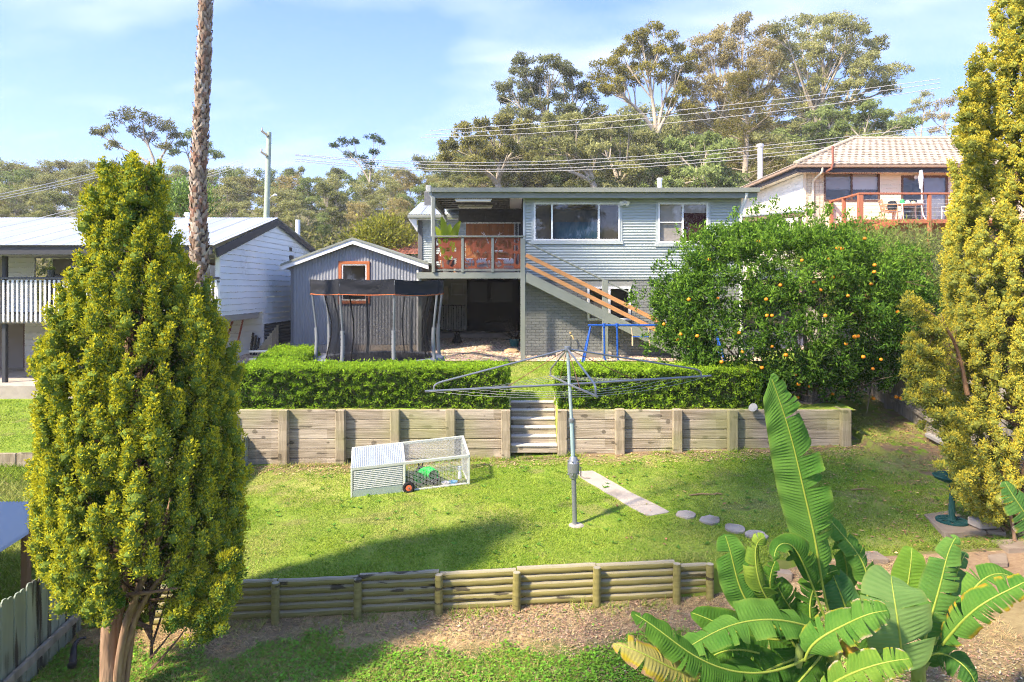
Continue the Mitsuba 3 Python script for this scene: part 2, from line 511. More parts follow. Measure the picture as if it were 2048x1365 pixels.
def scatter(n, x0, x1, y0, y1, r=rng):
    return r.uniform(x0, x1, n), r.uniform(y0, y1, n)


g = MB()
X, Y = scatter(330000, -5.5, 9.0, 8.7, 15.5)
w = r_ = rng.random(len(X)) < (10.5 / np.maximum(Y, 8)) ** 1.5
path_poly = Polygon([ground_at(*q, zl)[:2] for q in [(1152, 944), (1186, 943), (1218, 960), (1264, 988), (1338, 1023), (1336, 1028), (1298, 1033), (1244, 1006), (1196, 977), (1160, 956)]])
import shapely
w &= Y > yw(X) + .05
w &= (Y < 13.8) | (X > 7.3)
w &= ~shapely.contains_xy(path_poly.buffer(.03), X, Y)
bare = meshkit.fbm(np.stack([X * 1.9 + 9, Y * 1.9, X * 0 + 5], -1), 4, 3)
edge = np.clip((Y - 13.2) / .5, 0, 1) * (Y < 14) * .5 + np.clip((X + .30 * (11 - Y) - 6.0) / 1.8, 0, 1) * .85
w &= rng.random(len(X)) > edge + np.clip((bare - .60) * 6, 0, .7)
lawn_blades(g, X[w], Y[w], zl, .022, .055, .011)
put('lawn_grass', g, 'dull_leaf', label='short green lawn grass of the lower yard around the clothes line', cat='grass', kind='stuff')
g = MB()
X, Y = scatter(70000, -5.6, 6.5, 14.3, 21.6)
w = ~((X > -.08) & (X < .95) & (Y < 15.2)) & (Y + .5 * meshkit.fbm(np.stack([X, Y, X * 0], -1), 3, 9) < 21.2 - .55 * np.maximum(X, 0)) & (rng.random(len(X)) < np.where((X > -1.2) & (X < 1.6), 1, .35))
lawn_blades(g, X[w], Y[w], zu, .03, .06, .014, .82, dry=.05)
put('upper_lawn_grass', g, 'dull_leaf', label='bright green grass strip between the two hedges', cat='grass', kind='stuff')
g = MB()
X, Y = scatter(60000, -13.5, -5.5, 7.0, 14.5)
lawn_blades(g, X, Y, zn, .08, .20, .018, .85)
X, Y = scatter(40000, -14.5, -6.0, 14.7, 18.0)
lawn_blades(g, X, Y, zn2, .02, .05, .016)
put('neighbour_long_grass', g, 'dull_leaf', label="long green grass in the neighbour's yard behind the weathered left fence", cat='grass', kind='stuff')
# ground cover at the foot of the mulch
g = MB()
X, Y = scatter(120000, -5.4, 4.2, 6.6, 8.85)
cov = (7.92 + .05 * X - Y) * .9 + meshkit.fbm(np.stack([X * 2.1, Y * 2.1, X * 0 + 7], -1), 4, 5) * .9
cov = np.where(X < -1.4, cov + .33 * np.clip(-1.4 - X, 0, 1), cov)
w = (rng.random(len(X)) < np.clip((cov - .36) * 4.5, 0.012, 1)) & (Y < yw(X) - .1) & (X < 2.6 + rng.random(len(X)) * 1.5)
X, Y = X[w], Y[w]
m = rng.random(len(X)) < .45
lawn_blades(g, X[m], Y[m], zb, .05, .11, .009, 1.1)
X, Y = X[~m], Y[~m]
n = len(X)
P = np.stack([X, Y, zb(X, Y) + rng.uniform(.0, .05, n)], 1)
D = rdir(n) * A([1, 1, .25])
cards(g, P, D, A([0, 0, 1.0]) + rdir(n) * .35, rng.uniform(.022, .05, n), rng.uniform(.02, .042, n), tint([.17, .36, .04], n, .22), .1)
put('ground_cover', g, 'dull_leaf', label='low green weeds and clover along the foot of the mulch bank', cat='ground cover', kind='stuff')
# taller tufts along walls and posts, broad weeds in the lawn
g = MB()
X = rng.uniform(-5.3, 6.9, 5200)
Y = np.where(rng.random(5200) < .5, 13.84 - rng.gamma(1.2, .035, 5200), yw(X) + .08 + rng.gamma(1.2, .04, 5200))
k_ = meshkit.fbm(np.stack([X * 1.7, Y * .3, X * 0], -1), 3, 14) > .5
X, Y = X[k_], Y[k_]
lawn_blades(g, X, Y, zl, .06, .15, .012, .95)
X = rng.uniform(-5.2, 2.4, 1500)
Y = yw(X) - .12 - rng.gamma(1.3, .05, 1500)
k_ = meshkit.fbm(np.stack([X * 2.2, Y * .3, X * 0], -1), 3, 15) > .56
lawn_blades(g, X[k_], Y[k_], zb, .05, .14, .012, 1.0)
X, Y = scatter(260, -5, 7, 9.2, 13.6)
for x, y in zip(X, Y):
    n = int(rng.integers(5, 11))
    a = rng.uniform(0, 6.28, n)
    D = np.stack([np.cos(a), np.sin(a), rng.uniform(.15, .6, n)], 1)
    cards(g, np.tile([x, y, float(zl(x, y)) + .015], (n, 1)), D, A([0, 0, 1.0]) + rdir(n) * .2, rng.uniform(.03, .08, n), rng.uniform(.015, .03, n), tint([.12, .27, .04], n, .2), .15)
put('weed_tufts', g, 'dull_leaf', label='longer grass tufts and broad-leaved weeds along the walls and in the lawn', cat='weeds', kind='stuff')
# straw, bark chips and fallen leaves
g = MB()
X, Y = scatter(80000, -5.3, 5.5, 6.8, 8.95)
w = Y < yw(X) - .03
X, Y = X[w], Y[w]
n = len(X)
st = meshkit.fbm(np.stack([X * .9 - 3, Y * 1.3, X * 0 + 2], -1), 3, 7) + .12 * (X < -.5)
m = rng.random(n) < np.clip((st - .33) * 6, 0, 1)
P = np.stack([X, Y, zb(X, Y) + rng.uniform(-.005, .025, n)], 1)
D = rdir(n) * A([1, 1, .3])
c = np.where(m[:, None], tint([.46, .34, .17], n, .25), tint([.32, .235, .15], n, .34))
cards(g, P, D, A([0, 0, 1.0]) + rdir(n) * .5, np.where(m, rng.uniform(.05, .14, n), rng.uniform(.015, .05, n)), np.where(m, .005, rng.uniform(.008, .022, n)), c, .1)
put('mulch_chips', g, 'rough_paint', label='pale bark chips and dry straw scattered over the bank below the logs', cat='mulch', kind='stuff')
g = MB()
X, Y = scatter(5200, 1.5, 9.0, 9.0, 17.5)
w = rng.random(len(X)) < np.clip((X + .3 * (11 - Y) - 4.3) / 3.2, .05, 1)
X, Y = X[w], Y[w]
n = len(X)
cards(g, np.stack([X, Y, zl(X, Y) + .03], 1), rdir(n) * A([1, 1, .2]), A([0, 0, 1.0]) + rdir(n) * .4, rng.uniform(.04, .10, n), rng.uniform(.02, .04, n), tint([.34, .21, .10], n, .35), .15)
X, Y = scatter(1800, -5.4, 7, 13.2, 13.85)
n = len(X)
cards(g, np.stack([X, Y, zl(X, Y) + .02], 1), rdir(n) * A([1, 1, .2]), A([0, 0, 1.0]) + rdir(n) * .4, rng.uniform(.04, .08, n), rng.uniform(.015, .03, n), tint([.38, .27, .16], n, .3), .15)
put('leaf_litter', g, 'rough_paint', label='brown fallen leaves lying on the shaded right lawn and along the sleeper wall', cat='fallen leaves', kind='stuff')
g = MB()
X, Y = scatter(16000, -4.2, 7.0, 20.4, 24.5)
n = len(X)
s = rng.uniform(.02, .06, n)
oct_v = A([[1, 0, 0], [-1, 0, 0], [0, 1, 0], [0, -1, 0], [0, 0, .6], [0, 0, -.6]], float)
oct_f = A([[0, 2, 4], [2, 1, 4], [1, 3, 4], [3, 0, 4]])
V = (oct_v[None] * s[:, None, None] * rng.uniform(.6, 1.2, (n, 1, 3)) + np.stack([X, Y, zu(X, Y) + .03], 1)[:, None]).reshape(-1, 3)
keep = Y > 20.7 - .5 * (X > .4) + .4 * rng.random(n)
Fc = (oct_f[None] + np.arange(n)[:, None, None] * 6)[keep].reshape(-1, 3)
g.add(V, Fc, np.repeat(tint([.50, .40, .29], n, .3), 6, 0))
put('gravel_stones', g, 'rough_paint', label='tan gravel spread under the deck and along the brick wall', cat='gravel', kind='stuff')

# ---------------------------------------------------------------- sleeper retaining wall
wall = thing('retaining_wall', 'weathered timber sleeper retaining wall with upright posts below the hedges', 'retaining wall')
px_posts = [453, 567, 681, 790, 901, 1012, 1125, 1240, 1355, 1466, 1583, 1692]
post_x = [(p - 1024) / 1365 * 13.9 for p in px_posts]
ztop = -.315
for a, b, l in zip(post_x[:-1], post_x[1:], range(99)):
    if l == 5:
        continue
    for k in range(6 if l < 2 else 5):
        z1 = ztop - .2 * k + rng.uniform(-.003, .003)
        put(wall + '__sleeper', B(a + .004, b - .004, 14.0 + rng.uniform(-.008, .008), 14.075, z1 - .194, z1, .012, rot=RY(rng.uniform(-.25, .25))), 'sleeper_wood')
for x in post_x:
    t = ztop + rng.uniform(.0, .03) + .012
    put(wall + '__post', B(x - .095, x + .095, 13.85, 13.993, zl(x, 13.9) - .25, t, .014), 'post_wood')
put(wall + '__end_sleeper', B(post_x[-1] - .02, post_x[-1] + .06, 14.08, 16.4, -1.3, ztop, .01), 'sleeper_wood')

steps = thing('timber_steps', 'six weathered timber steps climbing between the two retaining walls', 'steps')
xs0, xs1 = post_x[5] + .10, post_x[6] - .10
for k in range(6):
    zt = -1.17 + .143 * k
    y0 = 13.97 + .205 * k
    put(steps + '__riser', B(xs0, xs1, y0, y0 + .05, zt - .02, zt + .118, .008), 'sleeper_wood')
    put(steps + '__tread', B(xs0, xs1, y0 - .025, y0 + .20, zt + .112, zt + .143, .008), 'tread_wood')
for s, x in ((-1, xs0 - .035), (1, xs1 + .035)):
    m = MB()
    m.beam((x, 13.99, -.98), (x, 15.12, -.20), .06, .24, bevel=.01)
    put(steps + '__stringer', m, 'post_wood')
    m = B(x - .02, x + .02, 14.55, 14.62, -.36, -.14, .005, col=(.55, .56, .55)).box(x - .03, x + .03, 14.54, 14.63, -.15, -.12, .005, col=(.5, .5, .5))
    put(steps + '__bracket', m, 'metal_paint')

# ---------------------------------------------------------------- log wall
lw = thing('log_wall', 'low retaining wall of stacked treated pine logs with short round posts', 'log wall')
joints = [-4.75, -4.05, -2.93, -1.97, -.97, .025, 1.01, 2.16]
joint_px = [170, 560 - 155, 560, 720, 879, 1033, 1193, 1354]
jx = [(p - 1024) / 1365 * (YW0 - .05) for p in joint_px]
for a, b, l in zip(jx[:-1], jx[1:], range(99)):
    rise = .012 * (l % 2)
    for k in range(5):
        z = zl((a + b) / 2, 9.0) + .035 - .098 * k + rise
        r = .051 + rng.uniform(-.002, .003)
        n = 9
        t = np.linspace(0, 1, n)[:, None]
        p = A([a + .006, yw(a), z + .034 * (a - (a + b) / 2)]) * (1 - t) + A([b - .006, yw(b), z + .034 * (b - (a + b) / 2)]) * t
        p[:, 2] += rng.uniform(-.004, .004, n)
        put(lw + '__log', MB().tube(p, r * rng.uniform(.97, 1.03, n), 12), 'treated_log', 50)
for i, x in enumerate(jx):
    zt = zl(x, 9.0) + .085
    y = yw(x) - .115
    put(lw + '__post', MB().tube([(x, y, zb(x, y) - .3), (x, y, zt - .3), (x + .004, y, zt - .006), (x + .004, y, zt)], [.052, .051, .050, .045], 12), 'treated_log', 40)
x0, x1 = jx[-1] + .01, jx[-1] + .42
for k in range(4):
    z = zl(x0, 9) - .02 - .098 * k
    put(lw + '__log', MB().tube([(x0, yw(x0), z), ((x0 + x1) / 2, yw(x0) + .03, z), (x1, yw(x1) + .04, z)], .05, 12), 'treated_log', 50)
put(lw + '__post', MB().tube([(x1 + .02, yw(x1) - .09, -2.2), (x1 + .02, yw(x1) - .09, zl(x1, 9) + .05)], .05, 12), 'treated_log', 40)

# ---------------------------------------------------------------- path and stepping stones
ring = A(path_poly.segmentize(.35).exterior.coords)[:-1]
ring = ring + rng.normal(0, .012, ring.shape)


def slab(poly, fz, th=.05, lift=.012):
    m = trimesh.creation.extrude_polygon(poly, th, engine='earcut')
    v = A(m.vertices)
    v[:, 2] += fz(v[:, 0], v[:, 1]) - th + lift
    return MB().add(v, m.faces)


cut = ground_at(1285, 1012, zl)[1]
pp = Polygon(ring).buffer(0)
path = numbered('concrete_path')
tag(path, kind='structure')
for part in (pp.intersection(sbox(-9, cut + .02, 9, 99)), pp.intersection(sbox(-9, 0, 9, cut))):
    put(path + '__slab', slab(part, zl), 'concrete')
words = ['largest, nearest the concrete path', 'second from the path', 'third from the path', 'fourth from the path, by the banana leaves']
for (x, y, q, d), wd in zip([(1373, 1032, 10.83, .29), (1421, 1043, 10.66, .30), (1470, 1060, 10.40, .30), (1512, 1073, 10.22, .30)], words):
    c = ground_at(x, y, zl)
    ang = np.linspace(0, 2 * np.pi, 15)[:-1]
    r = d / 2 * (1 + rng.normal(0, .07, 14))
    r2 = Polygon(np.stack([c[0] + r * np.cos(ang), c[1] + r * np.sin(ang) * 1.05], 1))
    m = slab(r2, zl, .05, .03)
    put('stepping_stone', m, 'concrete', label=f'round pale stepping stone in the lawn, {wd}', cat='stepping stone', group='stepping stones in the lawn')


# ---------------------------------------------------------------- hedges
def hedge(key, rects, z0, z1, label, seed):
    """clipped hedge: boxes given as four corners (x, y) each"""
    r = np.random.default_rng(seed)
    h = thing(key, label, 'hedge')
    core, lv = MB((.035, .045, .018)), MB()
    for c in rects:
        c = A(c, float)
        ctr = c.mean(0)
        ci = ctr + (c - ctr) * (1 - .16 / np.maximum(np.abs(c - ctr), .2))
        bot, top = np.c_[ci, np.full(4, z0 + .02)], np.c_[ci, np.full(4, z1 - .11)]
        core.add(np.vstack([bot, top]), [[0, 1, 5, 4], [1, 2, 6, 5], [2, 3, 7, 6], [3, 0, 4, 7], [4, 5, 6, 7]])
        faces = [(c[i], c[(i + 1) % 4], False) for i in range(4)] + [(None, None, True)]
        for a, b, top_ in faces:
            if top_:
                area = .5 * abs(np.cross(c[2] - c[0], c[3] - c[1]))
                n = int(area * 3300)
                u, w = r.random(n), r.random(n)
                P = (c[0] * (1 - u)[:, None] + c[1] * u[:, None]) * (1 - w)[:, None] + (c[3] * (1 - u)[:, None] + c[2] * u[:, None]) * w[:, None]
                P = np.c_[P, np.full(n, z1)]
                N = A([0, 0, 1.0])
            else:
                L = np.linalg.norm(b - a)
                n = int(L * (z1 - z0) * 3000)
                u, w = r.random(n), r.random(n)
                P = np.c_[a * (1 - u)[:, None] + b * u[:, None], z0 + (z1 - z0) * w]
                d = (b - a) / L
                N = A([d[1], -d[0], 0])
            bump = meshkit.fbm(P * 3.2, 3, seed) - .5
            fine = meshkit.noise(P * 11, seed) - .5
            dep = np.abs(r.normal(0, .035, n))
            P = P + N * (bump * .24 + fine * .10 - dep)[:, None]
            hole = meshkit.noise(P * 7.5 + 3, seed + 5) > .74
            keep = ~(hole & (r.random(n) < .75))
            if top_:
                sprout = (r.random(n) < .05)
                P[:, 2] += sprout * r.uniform(0, .11, n)
            D = unit(N * .8 + rdir(n, r) + A([0, 0, .35]))
            NN = unit(N + rdir(n, r) * .7)
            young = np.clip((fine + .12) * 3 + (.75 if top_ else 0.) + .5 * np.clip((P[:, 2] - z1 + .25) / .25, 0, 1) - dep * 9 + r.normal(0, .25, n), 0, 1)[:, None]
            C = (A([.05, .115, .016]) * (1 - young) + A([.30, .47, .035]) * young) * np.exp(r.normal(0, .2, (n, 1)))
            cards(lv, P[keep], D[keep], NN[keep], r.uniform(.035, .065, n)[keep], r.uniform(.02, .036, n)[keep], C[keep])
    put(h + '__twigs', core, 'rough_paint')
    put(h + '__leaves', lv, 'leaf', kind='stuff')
    return h


hedge('hedge', [[(-5.85, 14.2), (-.10, 14.2), (-.10, 15.45), (-5.85, 15.45)], [(-5.85, 15.3), (-4.85, 15.3), (-5.55, 19.5), (-6.75, 19.5)]], -.36, .50,
      'long clipped green hedge left of the steps, turning back beside the trampoline', 21)
hedge('hedge', [[(.98, 14.2), (5.2, 14.2), (5.2, 15.4), (.98, 15.4)]], -.36, .46, 'clipped green hedge right of the steps, running in under the orange tree', 22)

# ---------------------------------------------------------------- fences and yard edges at the sides
lf = thing('paling_fence', 'weathered grey-green timber paling fence at the lower left, beside the golden cypress', 'fence')
Y = 5.6
k = 0
while Y < 14.2:
    wd = rng.uniform(.085, .10)
    zt = -1.16 + .045 * (Y - 7) + rng.uniform(-.018, .018) - .02 * max(0, 7 - Y)
    zb_ = min(zb(-5.4, min(Y, 8.8)), zl(-5.4, Y)) - .1
    pl = Polygon([(Y + .003, zb_), (Y + wd - .003, zb_), (Y + wd - .003, zt - .03), (Y + wd * .72, zt), (Y + wd * .28, zt), (Y + .003, zt - .03)])
    m = trimesh.creation.extrude_polygon(pl, .016, engine='earcut')
    v = A(m.vertices)
    v = np.stack([-5.42 - .012 * (k % 2) - v[:, 2] + .015 * rng.normal() * 0, v[:, 0], v[:, 1]], 1)
    put(lf + '__paling', MB().add(v, m.faces[:, ::-1]), 'old_fence')
    Y += wd
    k += 1
put(lf + '__rail', MB().beam((-5.375, 5.6, -2.22), (-5.375, 8.8, -1.82), .05, .10, bevel=.008), 'shade_fence')
put(lf + '__rail', MB().beam((-5.48, 5.6, -1.55), (-5.48, 14.2, -1.15), .04, .08, bevel=.008), 'old_fence')

rf = thing('paling_fence', 'dark shaded timber paling fence running up the right boundary beside the orange tree', 'fence')
Y, k = 10.2, 0
while Y < 20.4:
    wd = rng.uniform(.09, .105)
    z0 = float(zl(8.9, Y))
    put(rf + '__paling', B(8.93 + .012 * (k % 2), 8.95 + .012 * (k % 2), Y + .003, Y + wd - .003, z0 - .05, z0 + 1.45 + rng.uniform(-.02, .02), .004), 'shade_fence')
    Y += wd
    k += 1
for Y in (11.3, 13.7, 16.1, 18.5, 20.4):
    put(rf + '__post', B(8.80, 8.93, Y - .06, Y + .06, zl(8.9, Y) - .2, zl(8.9, Y) + 1.5, .01), 'shade_fence')
for h in (.30, 1.15):
    put(rf + '__rail', MB().beam((8.90, 10.2, zl(8.9, 10.2) + h), (8.90, 14.0, zl(8.9, 14.0) + h), .05, .08, bevel=.006), 'shade_fence')
    put(rf + '__rail', MB().beam((8.90, 14.0, zl(8.9, 14.0) + h), (8.90, 20.4, zl(8.9, 20.4) + h), .05, .08, bevel=.006), 'shade_fence')
m = MB((.34, .33, .32)).beam((8.52, 11.6, zl(8.5, 11.6) + .09), (8.70, 14.3, zl(8.7, 14.3) + .10), .13, .10, bevel=.03)
put('fallen_post', m, 'rough_paint', label='old grey post lying on the ground along the foot of the dark right fence', cat='post')
ns = thing('sleeper_edging', "dark timber sleeper edging across the neighbour's lawn on the left", 'edging')
for k, (a, b) in enumerate(((-12.9, -10.55), (-10.53, -8.2), (-8.18, -5.95))):
    put(ns + '__sleeper', B(a, b, 14.5, 14.58, -1.75, -1.33 + .006 * k, .012), 'post_wood')
put(ns + '__sleeper', B(-16, -12.92, 14.5, 14.58, -1.75, -1.335, .012), 'post_wood')
# ================================================================ building helpers
def bands(lo, hi, holes, a, b):
    """splits [lo, hi] at the holes' edges along one axis; yields (l, h, free intervals of the other axis [a, b])"""
    cuts = sorted({lo, hi, *[e for h in holes for e in h[:2] if lo < e < hi]})
    for l, h in zip(cuts[:-1], cuts[1:]):
        free, m = [(a, b)], (l + h) / 2
        for g in holes:
            if g[0] < m < g[1]:
                free = [q for p, r in free for q in ((p, min(r, g[2])), (max(p, g[3]), r)) if q[1] - q[0] > 1e-3]
        yield l, h, free


def corr_h(x0, x1, z0, z1, y, holes=(), pitch=.088, amp=.019):
    """horizontal corrugated cladding facing -y; holes (x0, x1, z0, z1)"""
    mb = MB()
    for l, h, free in bands(z0, z1, [(c, d, a, b) for a, b, c, d in holes], x0, x1):
        n = max(2, int((h - l) / pitch * 8) + 1)
        z = np.linspace(l, h, n)
        yy = y + amp * np.sin(2 * np.pi * z / pitch)
        for a, b in free:
            V = np.vstack([np.c_[np.full(n, a), yy, z], np.c_[np.full(n, b), yy, z]])
            i = np.arange(n - 1)
            mb.add(V, np.stack([i, i + n, i + n + 1, i + 1], 1))
    return mb


def corr_v(x0, x1, zb_, zt, y, holes=(), pitch=.1, amp=.012):
    """vertical corrugated cladding facing -y; zb_, zt are functions of x"""
    mb = MB()
    for l, h, free in bands(x0, x1, holes, -99, 99):
        n = max(2, int((h - l) / pitch * 6) + 1)
        x = np.linspace(l, h, n)
        yy = y + amp * np.sin(2 * np.pi * x / pitch)
        for a, b in free:
            V = np.vstack([np.c_[x, yy, np.maximum(a, zb_(x))], np.c_[x, yy, np.minimum(b, zt(x))]])
            i = np.arange(n - 1)
            mb.add(V, np.stack([i, i + 1, i + n + 1, i + n], 1))
    return mb


WHITE, CREAM, BROWN = (.78, .80, .80), (.80, .70, .52), (.14, .075, .05)


def room(parent, x0, x1, z0, z1, y, depth=1.2, col=(.22, .2, .19)):
    m = MB(col)
    a, b, c, d = (x0, y), (x1, y), (x1, y + depth), (x0, y + depth)
    P = [(*q, z) for z in (z0, z1) for q in (a, b, c, d)]
    m.add(P, [[3, 2, 6, 7], [0, 4, 7, 3], [1, 2, 6, 5], [0, 3, 2, 1], [4, 5, 6, 7]])
    put(parent + '__room', m, 'rough_paint')


def window(parent, x0, x1, z0, z1, y, mull=(), fw=.05, col=WHITE, backs=(), label=None, deep=1.2, name='window', proud=.03):
    """a window in a wall facing -y: frame, mullions, panes, what hangs behind each pane, a dark room behind"""
    w = numbered(parent + '__' + name)
    m = MB(col)
    m.box(x0, x1, y - proud, y + .05, z1 - fw, z1, .006).box(x0, x1, y - proud - .012, y + .05, z0, z0 + fw, .006)
    m.box(x0, x0 + fw, y - proud + .002, y + .05, z0 + fw, z1 - fw, .006).box(x1 - fw, x1, y - proud + .002, y + .05, z0 + fw, z1 - fw, .006)
    put(w + '__frame', m, 'painted')
    for x in mull:
        put(w + '__mullion', B(x - fw / 2, x + fw / 2, y - proud + .006, y + .04, z0 + fw, z1 - fw, .005, col=col), 'painted')
    ed = [x0 + fw, *[e for x in mull for e in (x - fw / 2, x + fw / 2)], x1 - fw]
    for k in range(len(ed) // 2):
        a, b = ed[2 * k], ed[2 * k + 1]
        put(w + '__pane', MB().quad((a, y + .01, z0 + fw), (b, y + .01, z0 + fw), (b, y + .01, z1 - fw), (a, y + .01, z1 - fw)), 'glass')
        for lo, hi, c, nm in (backs[k] if k < len(backs) else ()):
            n = max(2, int((b - a) / .03))
            xx = np.linspace(a, b, n)
            yy = y + .09 + (.003 * np.sin(xx * 30) if nm == 'curtain' else 0 * xx)
            za, zb2 = z0 + (z1 - z0) * lo, z0 + (z1 - z0) * hi
            V = np.vstack([np.c_[xx, yy, np.full(n, za)], np.c_[xx, yy, np.full(n, zb2)]])
            i = np.arange(n - 1)
            put(w + '__' + nm, MB(c).add(V, np.stack([i, i + 1, i + n + 1, i + n], 1)), 'rough_paint')
    room(w, x0 + .01, x1 - .01, z0 + .01, z1 - .01, y + .06, deep)
    return w


def lights(parent_name, p, label, col=(.75, .76, .74)):
    t = thing(parent_name, label, 'floodlight')
    p = A(p)
    put(t + '__bracket', MB(col).box(*np.ravel(np.c_[p - [.05, .01, .03], p + [.05, .06, .05]]), .01), 'painted')
    for s in (-1, 1):
        d = unit([s * .7, -.8, -.55])
        put(t + '__lamp', MB(col).tube([p, p + d * .05, p + d * .09, p + d * .17], [.02, .03, .055, .075], 12), 'painted', 40)
    put(t + '__sensor', MB((.85, .85, .83)).tube([p + [0, -.03, -.03], p + [0, -.05, -.10]], [.035, .03], 10), 'painted', 40)


# ================================================================ the grey house
H = thing('house', 'two-storey grey-green corrugated house with a flat roof, verandah and outdoor stairs', 'house')
YF, HX0, HX1 = 21.3, .375, 7.12
ZS, ZT = 2.47, 5.02
W1 = (.68, 3.37, 3.65, 4.84)
W2 = (4.555, 6.12, 3.58, 4.84)
W3 = (2.35, 3.71, 1.165, 2.22)
put(H + '__cladding', corr_h(HX0, HX1, ZS, ZT, YF, [W1, W2]), 'siding', True)
for a, b in ((HX0 - .03, HX0 + .04), (HX1 - .04, HX1 + .03)):
    put(H + '__corner_trim', B(a, b, YF - .03, YF + .06, ZS - .02, ZT, .006), 'siding')
put(H + '__flashing', B(HX0 - .02, HX1 + .02, YF - .035, YF + .05, ZS - .05, ZS - .005, .006), 'trim_grey')
window(H, *W1[:2], *W1[2:], YF - .02, (1.247, 2.706), .055, WHITE,
       [[(.06, .93, (.04, .037, .037), 'insect_screen')], [(.06, .5, (.008, .038, .075), 'curtain'), (.5, .82, (.03, .036, .045), 'blind')], [(.06, .93, (.04, .037, .037), 'insect_screen')]])
window(H, *W2[:2], *W2[2:], YF - .02, (5.325,), .055, WHITE, [[(.05, .95, (.33, .31, .285), 'blind')], [(.75, .95, (.28, .26, .25), 'blind'), (.05, .75, (.05, .014, .02), 'curtain')]])
put(H + '__window_001__transom', B(4.61, 5.295, YF - .035, YF + .01, 4.21, 4.24, .004, col=WHITE), 'painted')
for w in (W1, W2):
    put(H + '__window_surround', MB().box(w[0] - .07, w[1] + .07, YF - .032, YF - .004, w[3] + .002, w[3] + .075, .004).box(w[0] - .07, w[0] - .003, YF - .031, YF - .004, w[2] - .05, w[3], .004)
        .box(w[1] + .003, w[1] + .07, YF - .031, YF - .004, w[2] - .05, w[3], .004).box(w[0] - .10, w[1] + .10, YF - .055, YF - .004, w[2] - .11, w[2] - .003, .006, col=None), 'siding')
# brick storey
br, mo = MB(), MB((.17, .18, .165))
for l, h, free in bands(-.2, ZS - .05, [(W3[2], W3[3], W3[0], W3[1])], HX0, HX1):
    for a, b in free:
        mo.quad((a, YF + .006, l), (b, YF + .006, l), (b, YF + .006, h), (a, YF + .006, h))
put(H + '__brick_wall', mo, 'rough_paint')
k, z = 0, -.16
while z < ZS - .10:
    x = HX0 - (.12 if k % 2 else 0)
    while x < HX1:
        a, b = max(x + .005, HX0), min(x + .235, HX1)
        inside = z + .08 > W3[2] - .05 and z < W3[3] + .16
        for a, b in ([(a, min(b, W3[0] - .02)), (max(a, W3[1] + .02), b)] if inside else [(a, b)]):
            if b - a > .03:
                br.box(a, b, YF - .012 + rng.uniform(-.002, .002), YF + .02, z + .005, z + .081, .005, col=A([.225, .24, .23]) * rng.uniform(.88, 1.1))
        x += .24
    z += .086
    k += 1
put(H + '__brick_wall__brick', br, 'rough_paint', kind='stuff')
put(H + '__brick_wall__lintel', B(W3[0] - .12, W3[1] + .12, YF - .008, YF + .03, W3[3] + .004, W3[3] + .16, .004, col=(.30, .31, .285)), 'rough_paint')
window(H, *W3[:2], *W3[2:], YF - .01, (3.04,), .07, WHITE, [[(.05, .55, (.16, .15, .13), 'curtain')], []])
# other walls, roof
put(H + '__side_wall', B(HX0, HX0 + .1, YF + .06, 29, -.2, ZT - .002, col=(.05, .055, .052)), 'rough_paint')
put(H + '__side_wall', B(HX1 - .1, HX1, YF + .06, 29, -.2, ZT - .002, col=(.26, .30, .27)), 'rough_paint')
put(H + '__back_wall', B(-3.4, HX1, 29, 29.1, -.2, ZT - .002, col=(.26, .30, .27)), 'rough_paint')
put(H + '__door', B(HX0 - .03, HX0 - .002, 22.6, 23.5, 2.66, 4.7, .01, col=(.04, .045, .055)), 'metal_paint')
RF = 20.86
put(H + '__roof', B(-2.52, 7.52, RF, 29.4, 5.14, 5.22, .01), 'trim_grey')
rc = MB()
x = -2.52
while x < 7.5:
    rc.box(x, x + .035, RF - .06, RF + .6, 5.215, 5.245)
    x += .09
put(H + '__roof__corrugation', rc, 'trim_grey')
gp = Polygon([(0, 0), (.115, 0), (.125, .13), (.105, .13), (.10, .015), (.015, .015), (.012, .10), (0, .10)])
v = trimesh.creation.extrude_polygon(gp, 10.1, engine='earcut')
p = A(v.vertices)
put(H + '__gutter', MB().add(np.stack([-2.56 + p[:, 2], RF - p[:, 0], 5.10 + p[:, 1]], 1), v.faces), 'trim_grey')
put(H + '__fascia', B(-2.5, 7.5, RF + .002, RF + .03, 4.93, 5.138, .004), 'trim_grey')
put(H + '__soffit', B(HX0 - .05, 7.5, RF + .032, YF - .035, 4.98, 4.995, col=(.36, .38, .34)), 'painted')
put(H + '__soffit', B(-.07, HX0 - .055, RF + .032, 24.0, 4.975, 4.99, col=(.72, .66, .62)), 'painted')
put(H + '__ceiling', B(-2.46, -.08, RF + .032, 24.0, 4.96, 4.985, col=(.16, .15, .145)), 'painted')
for y in np.arange(21.3, 24, .55):
    put(H + '__ceiling_batten', B(-2.40, -.09, y, y + .05, 4.925, 4.958, .004, col=(.13, .125, .125)), 'painted')
put(H + '__verandah_beam', B(-2.47, -2.37, RF + .04, 24.1, 4.74, 4.955, .008), 'trim_grey')
put(H + '__verandah_wall', B(-1.88, HX0 - .005, 24.05, 24.15, 4.49, 4.955, col=(.10, .10, .105)), 'painted')
for i in range(7):
    z = 4.50 + i * .065
    put(H + '__verandah_wall__board', B(-1.88, HX0 - .006, 24.025, 24.048, z, z + .06, .006, col=(.085, .085, .09)), 'painted')
put(H + '__lintel', B(-1.64, .30, 24.0, 24.1, 4.445, 4.488, .004, col=WHITE), 'painted')
for i in range(9):
    x = -1.62 + i * .188
    put(H + '__timber_panel', B(x, x + .184, 24.03, 24.07, 2.66, 4.44, .004), 'cedar')
put(H + '__verandah_wall_001', B(.08, HX0 - .005, 24.03, 24.1, 2.66, 4.44, col=(.09, .09, .10)), 'painted')
